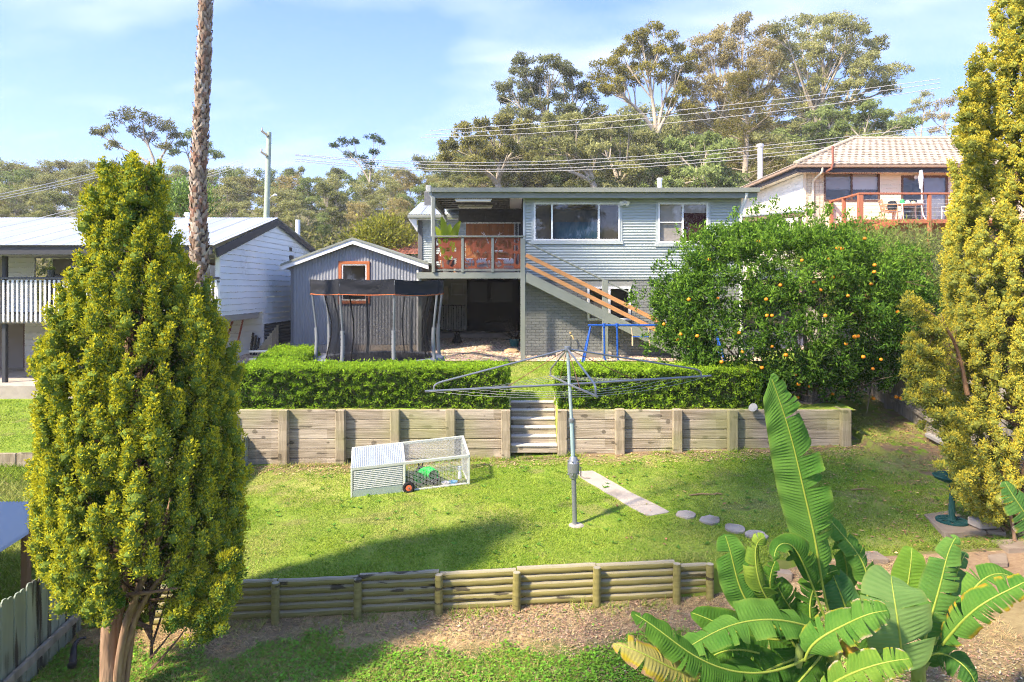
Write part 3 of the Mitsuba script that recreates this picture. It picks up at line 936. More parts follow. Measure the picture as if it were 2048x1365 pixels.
for px in (.07, .2):
    put(H + '__door_frame', B(px, px + .045, 23.98, 24.028, 2.66, 4.44, .004, col=(.5, .5, .5)), 'painted')
# pale wing behind the verandah
put(H + '__wing_wall', corr_h(-3.50, -1.66, 2.66, 4.78, 26.2), 'siding', True)
put(H + '__wing_wall__corner_trim', B(-3.60, -3.44, 26.14, 26.3, 2.66, 4.78, .01, col=(.13, .135, .14)), 'painted')
put(H + '__wing_side_wall', B(-3.58, -3.5, 26.3, 29, .4, 4.78, col=(.25, .28, .26)), 'rough_paint')
window(H, -2.72, -1.70, 2.75, 4.12, 26.14, (), .07, (.30, .14, .06), [[]])
put(H + '__wing_gutter', B(-3.92, -1.66, 25.62, 25.74, 4.80, 4.92, .02), 'trim_grey')
put(H + '__wing_soffit', B(-3.9, -1.66, 25.75, 26.18, 4.77, 4.785, col=WHITE), 'painted')
put(H + '__wing_soffit', MB(WHITE).add([(-3.9, 25.75, 4.768), (-3.9, 29, 4.768), (-3.6, 29, 4.3), (-3.6, 25.9, 4.3), (-3.6, 25.75, 4.768)], [[0, 1, 2], [0, 2, 3], [0, 3, 4]]), 'painted')
wr = MB()
for i in range(24):
    x = -3.92 + i * .095
    wr.add([(x, 25.66, 4.93), (x + .05, 25.66, 4.955), (x + .095, 25.66, 4.93), (x + .12, 28.4, 5.73), (x + .17, 28.4, 5.755), (x + .215, 28.4, 5.73)], [[0, 1, 4, 3], [1, 2, 5, 4]])
put(H + '__wing_roof', wr, 'roof_metal')
put(H + '__chimney', B(-3.55, -3.25, 27.6, 28.0, 5.3, 6.1, .02, col=(.12, .125, .13)), 'rough_paint')
put(H + '__roof_vent', MB((.5, .5, .5)).lathe([(.05, 0), (.05, .1), (.12, .12), (.14, .17), (.09, .23), (0, .25)], (-1.78, 22.5, 5.23)), 'metal_paint', 40)
put(H + '__flue', MB((.75, .76, .76)).tube([(4.85, 22.4, 5.2), (4.85, 22.4, 5.72)], .075, 12).tube([(4.85, 22.4, 5.72), (4.85, 22.4, 5.78)], .095, 12), 'metal_paint', 40)
for pts, c in (([(7.16, RF - .04, 5.09), (7.16, RF, 4.98), (7.12, YF - .09, 4.55), (7.12, YF - .09, 2.3), (7.12, YF - .09, 0)], (.78, .80, .78)),
               ([(-2.50, RF - .05, 5.12), (-2.47, RF - .02, 5.0), (-2.43, RF, 4.93), (-2.43, RF, 4.4), (-2.43, RF, 3.74)], (.42, .45, .41))):
    put(H + '__downpipe', MB(c).tube(pts, .05, 10), 'painted', 40)
put(H + '__rainhead', B(-2.62, -2.46, RF - .14, RF - .02, 5.09, 5.30, .02, col=(.55, .55, .5)), 'painted')
lights('floodlight', (3.48, YF - .12, 4.86), 'twin white floodlight under the eave above the wide window of the grey house')

# deck
DY, DZ = 20.6, 2.65
D = H + '__deck'
put(D + '__fascia', B(-2.88, .40, DY, DY + .05, DZ - .19, DZ, .008), 'trim_grey')
for i in range(24):
    y = DY + .055 + i * .145
    put(D + '__board', B(-2.85, .36, y, y + .139, DZ - .03, DZ - .002 + .001 * (i % 3), .003, col=A([.20, .19, .17]) * rng.uniform(.85, 1.1)), 'rough_paint')
for x in (-2.7, -2.1, -1.5, -.9, -.3, .22):
    put(D + '__joist', B(x, x + .045, DY + .06, 24.0, DZ - .18, DZ - .034, col=(.10, .10, .095)), 'rough_paint')
put(D + '__post', B(.255, .40, DY - .07, DY + .045, -.1, DZ + 1.02, .01), 'trim_grey')
put(D + '__post', B(-2.42, -2.32, DY - .02, DY + .08, DZ, 4.93, .01), 'trim_grey')
put(D + '__post', B(-2.40, -2.30, 23.95, 24.05, DZ, 4.75, .01), 'trim_grey')
put(D + '__post', B(-2.84, -2.74, DY + .1, DY + .2, 0, DZ - .19, .01), 'trim_grey')
R = numbered('deck_railing')
tag(R, 'deck railing with three rust-red laser-cut leaf pattern panels between grey posts', 'railing')
for x in (-1.49, -.585):
    put(R + '__post', B(x - .04, x + .04, DY - .035, DY + .035, DZ, DZ + 1.06, .006), 'trim_grey')
put(R + '__post', B(-2.40, -2.32, DY - .085, DY - .022, DZ, DZ + 1.06, .006), 'trim_grey')
put(R + '__top_rail', B(-2.43, .42, DY - .075, DY + .06, DZ + 1.06, DZ + 1.105, .008), 'trim_grey')
put(R + '__bottom_rail', B(-2.33, .25, DY - .02, DY + .02, DZ + .05, DZ + .085, .004), 'trim_grey')


def monstera(c, r, deg):
    out = []
    for s in (-1, 1):
        for k in range(6):
            u = -.75 + k * .31
            L = r * (1.0 - .35 * abs(u + .15)) * .92
            a0 = A([.07 * r * s, u * r * .75])
            tip = a0 + A([s * L * .82, L * (.25 + .25 * u)])
            d = tip - a0
            n = A([-d[1], d[0]]) / np.linalg.norm(d)
            w = r * .135
            out.append(Polygon([a0 - n * w * .5, a0 + d * .45 - n * w * 1.0, tip - n * w * .55, tip + d * .05, tip + n * w * .55, a0 + d * .45 + n * w * 1.0, a0 + n * w * .5]))
    g = unary_union(out)
    return affinity.translate(affinity.rotate(g, deg, origin=(0, 0)), *c)


spots = [[(.10, .86, .17, 30), (.40, .92, .13, -20), (.66, .80, .14, 160), (.22, .58, .22, 150), (.50, .62, .10, 80), (.72, .62, .13, 10), (.18, .16, .19, 200), (.62, .22, .24, -30), (.42, .36, .10, 60)],
         [(.12, .70, .20, 100), (.28, .92, .14, 40), (.60, .80, .20, -15), (.86, .90, .10, 80), (.16, .40, .20, -60), (.48, .44, .15, 20), (.80, .44, .14, 140), (.28, .16, .13, 0), (.62, .17, .21, -80), (.10, .12, .12, 60), (.88, .16, .15, 200)],
         [(.18, .88, .19, -40), (.52, .76, .19, 10), (.86, .92, .12, 60), (.12, .48, .24, -15), (.44, .40, .19, 80), (.82, .66, .12, 0), (.82, .34, .22, 170), (.18, .14, .12, 30), (.58, .12, .22, 90)]]
for (a, b), sp in zip(((-2.315, -1.535), (-1.445, -.63), (-.54, .25)), spots):
    z0, z1 = DZ + .115, DZ + 1.04
    pan = sbox(a, z0, b, z1)
    inner = pan.buffer(-.025)
    holes = unary_union([monstera((a + (b - a) * u, z0 + (z1 - z0) * v), r * (.76 if a < -2 else .90), g) for u, v, r, g in sp]).intersection(inner)
    m = np.eye(4)
    m[1, 3] = DY - .005
    put(R + '__panel', MB().prism(pan.difference(holes), .006, m), 'rust')

# outside stairs along the wall
S_ = numbered('staircase')
tag(S_, 'outdoor steel staircase with two orange timber side rails running down from the deck', 'staircase')
sx0, sx1 = .42, 5.7
zst = lambda x: DZ - .02 - .5 * (x - sx0)
for y, nm in ((DY - .02, 'stringer'), (DY + .58, 'stringer')):
    put(S_ + '__' + nm, MB().beam((sx0 - .02, y, zst(sx0) - .10), (sx1, y, zst(sx1) - .10), .05, .29, bevel=.006), 'trim_grey')
for i in range(14):
    x = sx0 + .1 + i * .36
    put(S_ + '__tread', B(x, x + .27, DY + .01, DY + .55, zst(x + .13) - .05, zst(x + .13) - .01, .005, col=(.20, .20, .18)), 'rough_paint')
for dz in (.52, .225):
    put(S_ + '__timber_rail', MB().beam((.42, DY - .06, DZ + dz), (5.6, DY - .06, DZ + dz - .5 * 5.18), .04, .125, bevel=.008), 'orange_timber')
put(S_ + '__handrail', MB().tube([(.40, DY + .01, DZ + .93), (2.82, DY, DZ + .93 - 1.19)], .028, 8), 'trim_grey', 40)
put(S_ + '__handrail', MB().tube([(2.82, DY, DZ + .93 - 1.19), (5.6, DY, DZ + .93 - 2.55)], .022, 8), 'trim_grey', 40)
put(S_ + '__post', B(2.72, 2.90, DY - .045, DY + .05, -.1, DZ - .24, .008), 'trim_grey')
put(S_ + '__post', B(5.5, 5.6, DY - .045, DY + .05, -.1, .9, .008), 'trim_grey')

# under and on the deck
U = thing('shade_screen', 'black mesh blind wall with two dull panes under the deck', 'screen')
put(U + '__screen', B(-1.78, .36, 27.0, 27.05, .40, 2.6, col=(.008, .010, .012)), 'rough_paint')
for a, b in ((-1.66, -.98), (-.80, .02)):
    put(U + '__pane', B(a, b, 26.97, 26.995, 1.6, 2.4, .005, col=(.02, .022, .024)), 'metal_paint')
put(H + '__rear_wall', B(-3.49, -1.79, 27.2, 27.3, .3, 2.58, col=(.60, .61, .57)), 'rough_paint')
window(H, -2.42, -1.80, 1.88, 2.36, 27.17, (-1.92,), .05, WHITE, [[], []])
put(H + '__floor', B(-3.49, HX0 - .002, 24.16, 28.98, 2.60, 2.645, col=(.12, .12, .11)), 'rough_paint')
put(H + '__slab', B(-4.2, .36, 25.4, 29, -.2, .48, .02), 'concrete')
a = thing('air_conditioner', 'white outdoor air conditioner unit on the wall under the deck', 'air conditioner')
put(a + '__case', B(-2.78, -2.48, 26.5, 27.15, 1.70, 2.25, .03, col=(.70, .68, .62)), 'painted')
put(a + '__pipe', MB((.72, .7, .64)).tube([(-2.52, 26.55, 1.75), (-2.50, 26.55, 1.4), (-2.52, 26.6, .7)], .035, 8), 'painted', 40)
gt = thing('pool_gate', 'black metal bar gate and fence under the left side of the deck', 'fence')
for i in range(15):
    x = -3.2 + i * .098
    put(gt + '__bar', MB((.02, .02, .022)).tube([(x, 26.0, .52), (x, 26.0, 1.52)], .011, 6), 'painted')
for z in (.56, 1.50):
    put(gt + '__rail', B(-3.25, -1.78, 25.98, 26.02, z, z + .035, .005, col=(.02, .02, .022)), 'painted')
b = thing('storage_bench', 'low black storage bench in front of the black screen', 'bench')
put(b + '__box', B(-1.05, -.16, 26.0, 26.5, .50, .82, .02, col=(.012, .012, .014)), 'painted')
put(b + '__lid', B(-1.08, -.13, 25.97, 26.53, .825, .87, .012, col=(.02, .02, .022)), 'painted')
o = MB((.012, .012, .014))
o.lathe([(0, 0), (.17, 0), (.19, .08), (.16, .2), (.11, .30), (.09, .34), (.11, .40), (.09, .47), (0, .5)], (-1.92, 23.9, .16), 16)
o.tube([(-1.97, 23.85, .6), (-1.99, 23.84, .7)], [.03, .006], 6).tube([(-1.87, 23.85, .6), (-1.86, 23.84, .7)], [.03, .006], 6)
put('garden_ornament', o, 'painted', 40, 'small black seated garden ornament on the gravel under the deck', 'ornament')
from scipy.spatial import ConvexHull


def rock(c, s, seed, key, label, cat, m='rough_paint', col=(.45, .33, .20), mbonly=False):
    r = np.random.default_rng(seed)
    p = rdir(26, r) * r.uniform(.8, 1, (26, 1))
    h = ConvexHull(p)
    f = h.simplices.copy()
    for i, t in enumerate(f):
        if np.cross(p[t[1]] - p[t[0]], p[t[2]] - p[t[0]]) @ h.equations[i][:3] < 0:
            f[i] = t[::-1]
    mb = MB(col).add(p * A(s) + A(c), f)
    return mb if mbonly else put(key, mb, m, False, label, cat)


rock((-.02, 22.0, .14), (.27, .22, .12), 3, 'rock', 'tan sandstone rock on the gravel beside the deck post', 'rock')
pot = thing('potted_plant', 'bare bushy plant in a teal pot in the shade under the deck', 'potted plant')
put(pot + '__pot', MB((.02, .16, .17)).lathe([(0, 0), (.12, 0), (.17, .26), (.185, .27), (.18, .31), (.15, .31), (.14, .27), (0, .26)], (.08, 23.2, .14), 18), 'metal_paint', 40)
tw, r = MB((.06, .05, .035)), np.random.default_rng(5)
for i in range(46):
    d = unit(r.normal(size=3) * A([1, 1, .5]) + A([0, 0, .9]))
    q = A([.08, 23.2, .40])
    tw.tube(bez(q, q + d * .35, q + d * r.uniform(.5, .95) + A([0, 0, r.uniform(-.1, .15)]), 5), [.012, .010, .008, .006, .003], 4)
put(pot + '__twigs', tw, 'rough_paint')
# verandah things
for p, q, nm in (((-1.76, 21.0, 4.885), (-.62, 21.0, 4.885), 'front'), ((-1.80, 22.7, 4.885), (-.64, 22.7, 4.885), 'rear')):
    t = thing('batten_light', f'long white fluorescent batten light on the verandah ceiling, the {nm} one', 'ceiling light', 'batten lights on the verandah ceiling')
    put(t + '__base', B(p[0], q[0], p[1] - .05, p[1] + .05, 4.885, 4.924, .006, col=(.75, .74, .68)), 'painted')
    put(t + '__diffuser', B(p[0] + .03, q[0] - .03, p[1] - .07, p[1] + .07, 4.83, 4.884, .02, col=(.82, .79, .68)), 'painted')
pt = thing('potted_palm', 'bright yellow-green broad-leaved plant behind the left end of the deck railing', 'potted plant')
put(pt + '__pot', MB((.09, .09, .09)).lathe([(0, 0), (.16, 0), (.2, .4), (.17, .4), (.15, .35), (0, .35)], (-1.98, 21.2, DZ), 16), 'painted', 40)
lf_ = MB()
for i, (dx, dz, bend) in enumerate(((-.42, .75, .15), (-.20, .95, .0), (.05, .80, -.1), (.38, .86, .25), (.30, .62, .3), (-.30, .45, .3), (.1, .5, .2))):
    q = A([-1.98, 21.2, DZ + .35])
    c = bez(q, q + A([dx * .3, -.05, dz * 1.0]), q + A([dx, -.12 * (i % 2), dz * 1.45]), 8)
    wd = .13 * np.sin(np.linspace(.25, 3.0, 8)) ** .8
    tdir = unit(np.gradient(c, axis=0))
    sd = unit(np.cross(tdir, A([.2, -1, .2])))
    V = np.vstack([c - sd * wd[:, None], c + A([0, .02, -.0]), c + sd * wd[:, None]])
    k = np.arange(7)
    lf_.add(V, np.vstack([np.stack([k, k + 1, k + 9, k + 8], 1), np.stack([k + 8, k + 9, k + 17, k + 16], 1)]), np.tile(tint([.30, .36, .03], 1, .2), (24, 1)))
put(pt + '__leaves', lf_, 'leaf', True)
hp = thing('hanging_basket', 'dark hanging pot with a trailing plant on the verandah corner post', 'hanging pot')
put(hp + '__pot', MB((.03, .04, .04)).lathe([(0, 0), (.07, 0), (.11, .13), (.09, .13), (0, .11)], (-2.22, 21.6, 4.16), 14), 'painted', 40)
put(hp + '__hanger', MB((.1, .1, .1)).tube([(-2.22, 21.6, 4.27), (-2.22, 21.6, 4.95)], .006, 4), 'painted')
hv = MB()
r = np.random.default_rng(9)
P = A([-2.22, 21.6, 4.28]) + r.normal(size=(90, 3)) * A([.07, .07, .06]) - A([0, 0, 1]) * (r.random((90, 1)) ** 3) * .45
cards(hv, P, rdir(90, r) + A([0, 0, -.5]), rdir(90, r), .06, .035, tint([.14, .22, .05], 90, .2, r))
put(hp + '__foliage', hv, 'leaf')
tb = thing('outdoor_table', 'timber outdoor table with orange legs seen through the cut-outs of the deck railing', 'table')
put(tb + '__top', B(-1.3, .05, 21.9, 22.7, DZ + .70, DZ + .74, .01, col=(.60, .60, .60)), 'painted')
for x, y in ((-1.2, 22), (-.05, 22), (-1.2, 22.6), (-.05, 22.6)):
    put(tb + '__leg', B(x - .03, x + .03, y - .03, y + .03, DZ, DZ + .70, .005), 'orange_timber')
so = thing('outdoor_sofa', 'low white-cushioned outdoor sofa seen through the lower cut-outs of the deck railing', 'sofa')
put(so + '__frame', B(-1.75, .1, 21.05, 21.75, DZ + .02, DZ + .26, .02, col=(.30, .29, .29)), 'painted')
for i in range(3):
    put(so + '__cushion', B(-1.72 + .6 * i, -1.15 + .6 * i, 21.03, 21.7, DZ + .265, DZ + .45, .05, col=(.74, .73, .77)), 'rough_paint')
an = thing('driftwood', 'bare forked branch standing on the verandah table', 'branch')
m = MB((.62, .56, .48))
for s in (-1, 1):
    q = A([-.66, 22.3, DZ + .74])
    m.tube(bez(q, q + A([s * .10, 0, .25]), q + A([s * .27, 0, .62]), 7), np.linspace(.022, .010, 7), 6)
    m.tube([q + A([s * .24, 0, .52]), q + A([s * .35, 0, .60])], [.01, .005], 5)
put(an + '__limbs', m, 'rough_paint')

# ================================================================ shed
SH = thing('garden_shed', 'dark grey corrugated gable shed with an orange-framed window and white barge boards', 'shed')
SY, s0, s1, sa = 22.0, -7.1, -2.93, -5.08
sz = lambda x: np.where(np.asarray(x) < sa, 2.87 + .70 * (np.asarray(x) - s0) / (sa - s0), 2.90 + .67 * (s1 - np.asarray(x)) / (s1 - sa))
SW = (-5.58, -4.58, 1.67, 3.04)
mat('shed_sheet', lambda p, n, uv: mix((.21, .235, .27), (.29, .31, .35), fbm(p.x * 1.5, p.y, p.z * .8)), .4, .5)
put(SH + '__cladding', corr_v(s0, s1, lambda x: x * 0 + .36, sz, SY, [SW]), 'shed_sheet', True)
put(SH + '__side_wall', B(s1 - .05, s1 - .014, SY + .02, 27, .36, 2.88, col=(.2, .21, .23)), 'painted')
put(SH + '__side_wall', B(s0 + .014, s0 + .05, SY + .02, 27, .36, 2.85, col=(.2, .21, .23)), 'painted')
for i in range(11):
    for j in range(2):
        x = s0 + .02 + i * .39 - .19 * j
        put(SH + '__base__block', B(max(x, s0), min(x + .38, s1), SY - .02, SY + .16, -.04 + .195 * j, .15 + .195 * j, .008, col=A([.34, .31, .27]) * rng.uniform(.85, 1.1)), 'rough_paint')
roofz = [(s0 - .26, 2.80), (sa, 3.64), (s1 + .27, 2.83)]
for (a, za), (b, zb2) in ((roofz[0], roofz[1]), (roofz[1], roofz[2])):
    m = MB()
    m.add([(a, SY - .3, za + .15), (b, SY - .3, zb2 + .15), (b, 27.2, zb2 + .15), (a, 27.2, za + .15), (a, SY - .3, za + .08), (b, SY - .3, zb2 + .08), (b, 27.2, zb2 + .08), (a, 27.2, za + .08)],
          [[0, 1, 2, 3], [4, 7, 6, 5], [0, 4, 5, 1], [0, 3, 7, 4], [1, 5, 6, 2]])
    put(SH + '__roof', m, 'trim_grey')
    put(SH + '__barge_board', MB((.80, .82, .84)).add([(a, SY - .27, za - .06), (b, SY - .27, zb2 - .06), (b, SY - .27, zb2 + .078), (a, SY - .27, za + .078), (a, SY - .24, za - .06), (b, SY - .24, zb2 - .06), (b, SY - .24, zb2 + .078), (a, SY - .24, za + .078)],
        [[0, 1, 2, 3], [4, 7, 6, 5], [0, 4, 5, 1], [0, 3, 7, 4], [1, 5, 6, 2]]), 'painted')
w = window(SH, SW[0] + .10, SW[1] - .10, SW[2] + .10, SW[3] - .10, SY - .01, (), .035, WHITE, [[]])
m = MB((.42, .13, .045))
m.box(SW[0], SW[1], SY - .055, SY + .03, SW[3] - .10, SW[3], .006).box(SW[0], SW[1], SY - .055, SY + .03, SW[2], SW[2] + .10, .006)
m.box(SW[0], SW[0] + .10, SY - .053, SY + .03, SW[2] + .1, SW[3] - .1, .006).box(SW[1] - .10, SW[1], SY - .053, SY + .03, SW[2] + .1, SW[3] - .1, .006)
put(w + '__surround', m, 'painted', label='orange-brown timber window surround')
for x in (s0 + .01, s1 - .01):
    put(SH + '__corner_trim', B(x - .035, x + .035, SY - .03, SY + .04, .34, 2.86, .006, col=(.17, .18, .2)), 'painted')
put(SH + '__downpipe', MB((.62, .64, .66)).tube([(-3.02, SY - .1, 2.75), (-3.02, SY - .1, .1)], .04, 10), 'painted', 40)
put(SH + '__gutter', B(-7.42, -7.34, SY - .3, 27, 2.78, 2.88, .01, col=(.7, .7, .68)), 'painted')

# ================================================================ trampoline
TR = thing('trampoline', 'round trampoline with grey padded poles, dark safety net and a black hood trimmed in orange', 'trampoline')
tc, TRR = A([-3.64, 18.75, 0]), 1.76
angs = np.radians([-112, -157, 158, 113, 68, 23, -22, -67])
zt0 = zu(tc[0], tc[1]) + .34
for a in angs:
    d = A([math.cos(a), math.sin(a), 0])
    c = spline([tc + d * 1.80 + [0, 0, 2.38], tc + d * 1.77 + [0, 0, 1.9], tc + d * 1.69 + [0, 0, 1.2], tc + d * 1.67 + [0, 0, .75], tc + d * 1.71 + [0, 0, .25], tc + d * 1.74 + [0, 0, zu(*(tc + d * 1.74)[:2])]], 17)
    p = put(TR + '__pole', MB((.14, .16, .185)).tube(c, .030, 8), 'metal_paint', 40)
    sl = spline(c[8:15], 24)
    put(p + '__sleeve', MB((.20, .22, .245)).tube(sl, .050 + .006 * np.sin(np.arange(24) * 2.1) * rng.uniform(.4, 1, 24), 9), 'rough_paint', 60)
th = np.linspace(0, 2 * np.pi, 65)


def ringsurf(mb, prof, n=64, col=None, wob=0.):
    V = []
    for r, z in prof:
        rr = r * (1 + wob * np.sin(th[:-1] * 8) * 0)
        V.append(np.c_[tc[0] + rr * np.cos(th[:-1]), tc[1] + rr * np.sin(th[:-1]), np.full(64, z)])
    i, j = [q.ravel() for q in np.meshgrid(np.arange(len(prof) - 1), np.arange(64), indexing='ij')]
    mb.add(np.vstack(V), np.stack([i * 64 + j, i * 64 + (j + 1) % 64, (i + 1) * 64 + (j + 1) % 64, (i + 1) * 64 + j], 1), col)


m = MB()
ringsurf(m, [(1.48, 2.05), (1.40, 1.7), (1.30, 1.3), (1.29, .95), (1.36, .62), (1.44, zt0)])
put(TR + '__net', m, 'net', True)
m = MB((.10, .105, .12))
ringsurf(m, [(1.44, zt0 + .03), (1.50, zt0 + .055), (1.70, zt0 + .05), (1.78, zt0 + .01), (1.79, zt0 - .16)], col=(.14, .16, .20))
put(TR + '__padding', m, 'rough_paint', True)
m = MB((.012, .012, .013))
ringsurf(m, [(1.46, zt0 + .02), (.02, zt0 + .01)])
put(TR + '__mat', m, 'rough_paint')
for a in angs[::2] + .2:
    d = A([math.cos(a), math.sin(a), 0])
    q = tc + d * 1.7
    put(TR + '__leg', MB((.35, .37, .39)).tube([q + [0, 0, zt0 - .1], q + [0, 0, zu(*q[:2])]], .025, 8), 'metal_paint')
oa = np.r_[angs, angs[:1]]
hood, trim = MB((.022, .025, .034)), MB((.60, .16, .05))
for a, b in zip(oa[:-1], oa[1:]):
    p, q = [tc + A([math.cos(t), math.sin(t), 0]) * 1.84 for t in (a, b)]
    nu, nv = 22, 9
    u, v = np.meshgrid(np.linspace(0, 1, nu), np.linspace(0, 1, nv))
    P = p + (q - p) * u[..., None]
    nrm = unit((p + q) / 2 - tc)
    wr_ = meshkit.fbm(np.stack([u * 4 + 7 * a, v * 3.0, u * 0], -1), 4, 2) - .5
    sag = (-.035 * np.sin(np.pi * u)) * (1 - v * .4)
    P = P + nrm * ((.10 * wr_ - .02 * np.sin(v * 3.1)) * np.sin(np.pi * np.clip(u, 0.02, .98)) ** .4)[..., None]
    P[..., 2] = 2.41 + sag + .012 * np.sin(a * 3) - .385 * v
    i, j = [k.ravel() for k in np.meshgrid(np.arange(nv - 1), np.arange(nu - 1), indexing='ij')]
    hood.add(P.reshape(-1, 3), np.stack([i * nu + j, i * nu + j + 1, (i + 1) * nu + j + 1, (i + 1) * nu + j], 1))
    trim.tube(P[-1] + A([0, 0, -.004]), .011, 5)
put(TR + '__hood', hood, 'rough_paint', True)
put(TR + '__hood_trim', trim, 'painted')
for a in angs + .05:
    d = A([math.cos(a), math.sin(a), 0])
    put(TR + '__net_seam', MB((.012, .012, .014)).tube([tc + d * r + [0, 0, z] for r, z in ((1.50, 2.06), (1.405, 1.7), (1.305, 1.3), (1.295, .95), (1.365, .62), (1.445, zt0))], .018, 5), 'rough_paint')
# ================================================================ left neighbour's house
NH = thing('neighbour_house', 'white weatherboard house with pale metal roof and raised deck, left of the dark shed', 'house')
GX, g0, gp_, g1 = -7.96, 18.6, 22.9, 26.9
gz = lambda y: np.where(np.asarray(y) < gp_, 3.27 + (4.44 - 3.27) * (np.asarray(y) - g0) / (gp_ - g0), 4.44 - (4.44 - 3.72) * (np.asarray(y) - gp_) / (g1 - gp_))
gable = Polygon([(g0, 1.42), (21.8, 1.42), (21.8, 1.02), (g1, 1.02), (g1, 3.70), (gp_, 4.42), (g0, 3.25)])
z = 1.0
while z < 4.4:
    st = gable.intersection(sbox(g0 - 1, z, g1 + 1, z + .168))
    for gm in getattr(st, 'geoms', [st]):
        if gm.area > .01:
            m = trimesh.creation.extrude_polygon(gm, .02, engine='earcut')
            v = A(m.vertices)
            lap = (z + .168 - v[:, 1]) / .168 * .022
            put(NH + '__board', MB().add(np.stack([GX - .02 + v[:, 2] + lap * (v[:, 2] > .01), v[:, 0], v[:, 1]], 1), m.faces), 'board_white')
    z += .178
put(NH + '__corner_board', B(GX - .10, GX + .02, g0 - .06, g0 - .002, 1.0, 3.3, .006, col=WHITE), 'painted')
dk = (.045, .048, .058)
for a, b in (((g0 - .45, 3.25), (gp_, 4.47)), ((gp_, 4.47), (g1 + .5, 3.65))):
    put(NH + '__barge_board', MB(dk).beam((GX + .10, a[0], a[1] - .09 - .05 * (a[0] < 20)), (GX + .10, b[0], b[1] - .09), .05, .20 + .04 * (a[0] < 20), bevel=.01), 'painted')
for y, z, w, h in ((24.35, 3.50, .13, .13), (24.35, 2.80, .22, .55)):
    put(NH + '__vent', B(GX + .0, GX + .035, y, y + w * 2, z, z + h, .006, col=(.05, .06, .06)), 'painted')
for (ya, za), (yb, zb2) in (((17.9, 3.30), (gp_, 4.53)), ((gp_, 4.53), (g1 + .5, 3.72))):
    rm = MB()
    for i in range(300):
        x = -34 + i * .0875
        if x + .0875 > GX + .14:
            break
        ya2 = ya
        dz = A([0, 0, .018])
        a, b = A([x, ya2, za]), A([x, yb, zb2])
        s1_, s2_ = A([.03, 0, 0]), A([.0875, 0, 0])
        rm.add([a, a + s1_ + dz, a + s2_, b, b + s1_ + dz, b + s2_], [[0, 1, 4, 3], [1, 2, 5, 4]])
    put(NH + '__roof', rm, 'roof_metal', 20)
put(NH + '__flue', MB((.6, .66, .68)).tube([(-8.0, 25.5, 3.9), (-8.0, 25.5, 4.72)], .09, 12), 'metal_paint', 40)
put(NH + '__roof_vent', MB((.75, .78, .8)).lathe([(.07, 0), (.07, .18), (.11, .2), (.10, .28), (0, .3)], (-10.6, 22.3, 4.35), 12), 'metal_paint', 40)
put(NH + '__fascia', B(-34, GX + .05, 17.98, 18.04, 3.06, 3.27, .006, col=dk), 'painted')
put(NH + '__soffit', B(-34, GX, 18.05, 21.0, 3.10, 3.12, col=(.45, .45, .43)), 'painted')
# front wall behind the deck
for a, b, c in ((-13.45, -12.25, .80),):
    for i in range(12):
        z = 1.45 + i * .15
        put(NH + '__front_board', B(-15.4 + .02, -14.4, 20.6 - .02 + .006 * (i % 1), 20.65, z, z + .147, .008, col=(.72, .74, .74)), 'painted')
put(NH + '__front_wall', B(-34, -15.45, 20.7, 20.8, 1.42, 3.1, col=(.46, .42, .36)), 'rough_paint')
put(NH + '__front_wall', B(-14.4, GX - .12, 21.4, 21.5, 1.42, 3.1, col=(.42, .39, .34)), 'rough_paint')
for x0, x1 in ((-16.6, -15.6), (-18.6, -17.2)):
    window(NH, x0, x1, 1.9, 2.95, 20.66, (), .06, (.4, .33, .26), [[(.05, .95, (.30, .26, .21), 'blind')]])
w = window(NH, -13.9, -12.35, 1.45, 2.95, 21.37, (-13.15,), .06, (.35, .33, .30), [[(.05, .95, (.10, .09, .085), 'curtain')], []], name='sliding_door')
window(NH, -9.6, -8.6, 1.9, 2.95, 21.37, (), .06, (.3, .2, .16), [[]])
put(NH + '__deck', B(-34, GX + .02, 18.62, 21.4, 1.24, 1.40, .01, col=(.30, .285, .26)), 'rough_paint')
put(NH + '__deck__edge_beam', B(-34, GX + .03, 18.52, 18.60, 1.22, 1.46, .008, col=(.26, .24, .22)), 'rough_paint')
RLg = numbered('deck_balustrade')
tag(RLg, 'white baluster railing with dark handrail on the front of the left house deck', 'railing')
put(RLg + '__handrail', B(-34, GX + .02, 18.47, 18.60, 2.42, 2.48, .01, col=(.10, .10, .11)), 'painted')
put(RLg + '__lower_rail', B(-34, GX + .02, 18.53, 18.585, 2.33, 2.385, .006, col=(.16, .155, .15)), 'painted')
x = -13.93
while x < GX:
    put(RLg + '__baluster', B(x, x + .06, 18.475, 18.50, 1.27, 2.40, .006, col=(.82, .82, .83)), 'painted')
    x += .125
for x, t in ((-13.87, 3.06), (-10.9, 3.06), (GX - .1, 2.48)):
    put(NH + '__deck_post', B(x - .055, x + .055, 18.62, 18.73, -.42, t, .01, col=dk), 'painted')
# lower storey
for a, b, i in ((-15.0, -13.6, 0), (-9.75, GX + .0, 1)):
    for k in range(9):
        z = -.38 + k * .197
        y = 21.0 if i == 0 else 21.8
        put(NH + '__base_wall__block', B(a, b, y, y + .15, z, z + .193, .008, col=A([.62, .63, .62] if k > 1 or i else [.58, .46, .34]) * rng.uniform(.95, 1.05)), 'rough_paint')
put(NH + '__base_wall', B(-13.6, -9.75, 23.4, 23.5, -.4, 1.4, col=(.24, .22, .20)), 'rough_paint')
put(NH + '__base_wall', B(-34, -15.0, 22.0, 22.1, -.4, 1.4, col=(.34, .30, .26)), 'rough_paint')
put(NH + '__base_door', B(-15.7, -15.05, 21.9, 21.99, -.38, 1.3, .01, col=(.16, .10, .08)), 'painted')
cv = corr_h(21.9, 26.9, -.2, 1.02, 0, (), .11, .016)
v, f, c = cv.tri()
put(NH + '__skirting', MB(c[0]).add(np.stack([GX + v[:, 1], v[:, 0], v[:, 2]], 1), f, (.085, .09, .10)), 'painted', True)
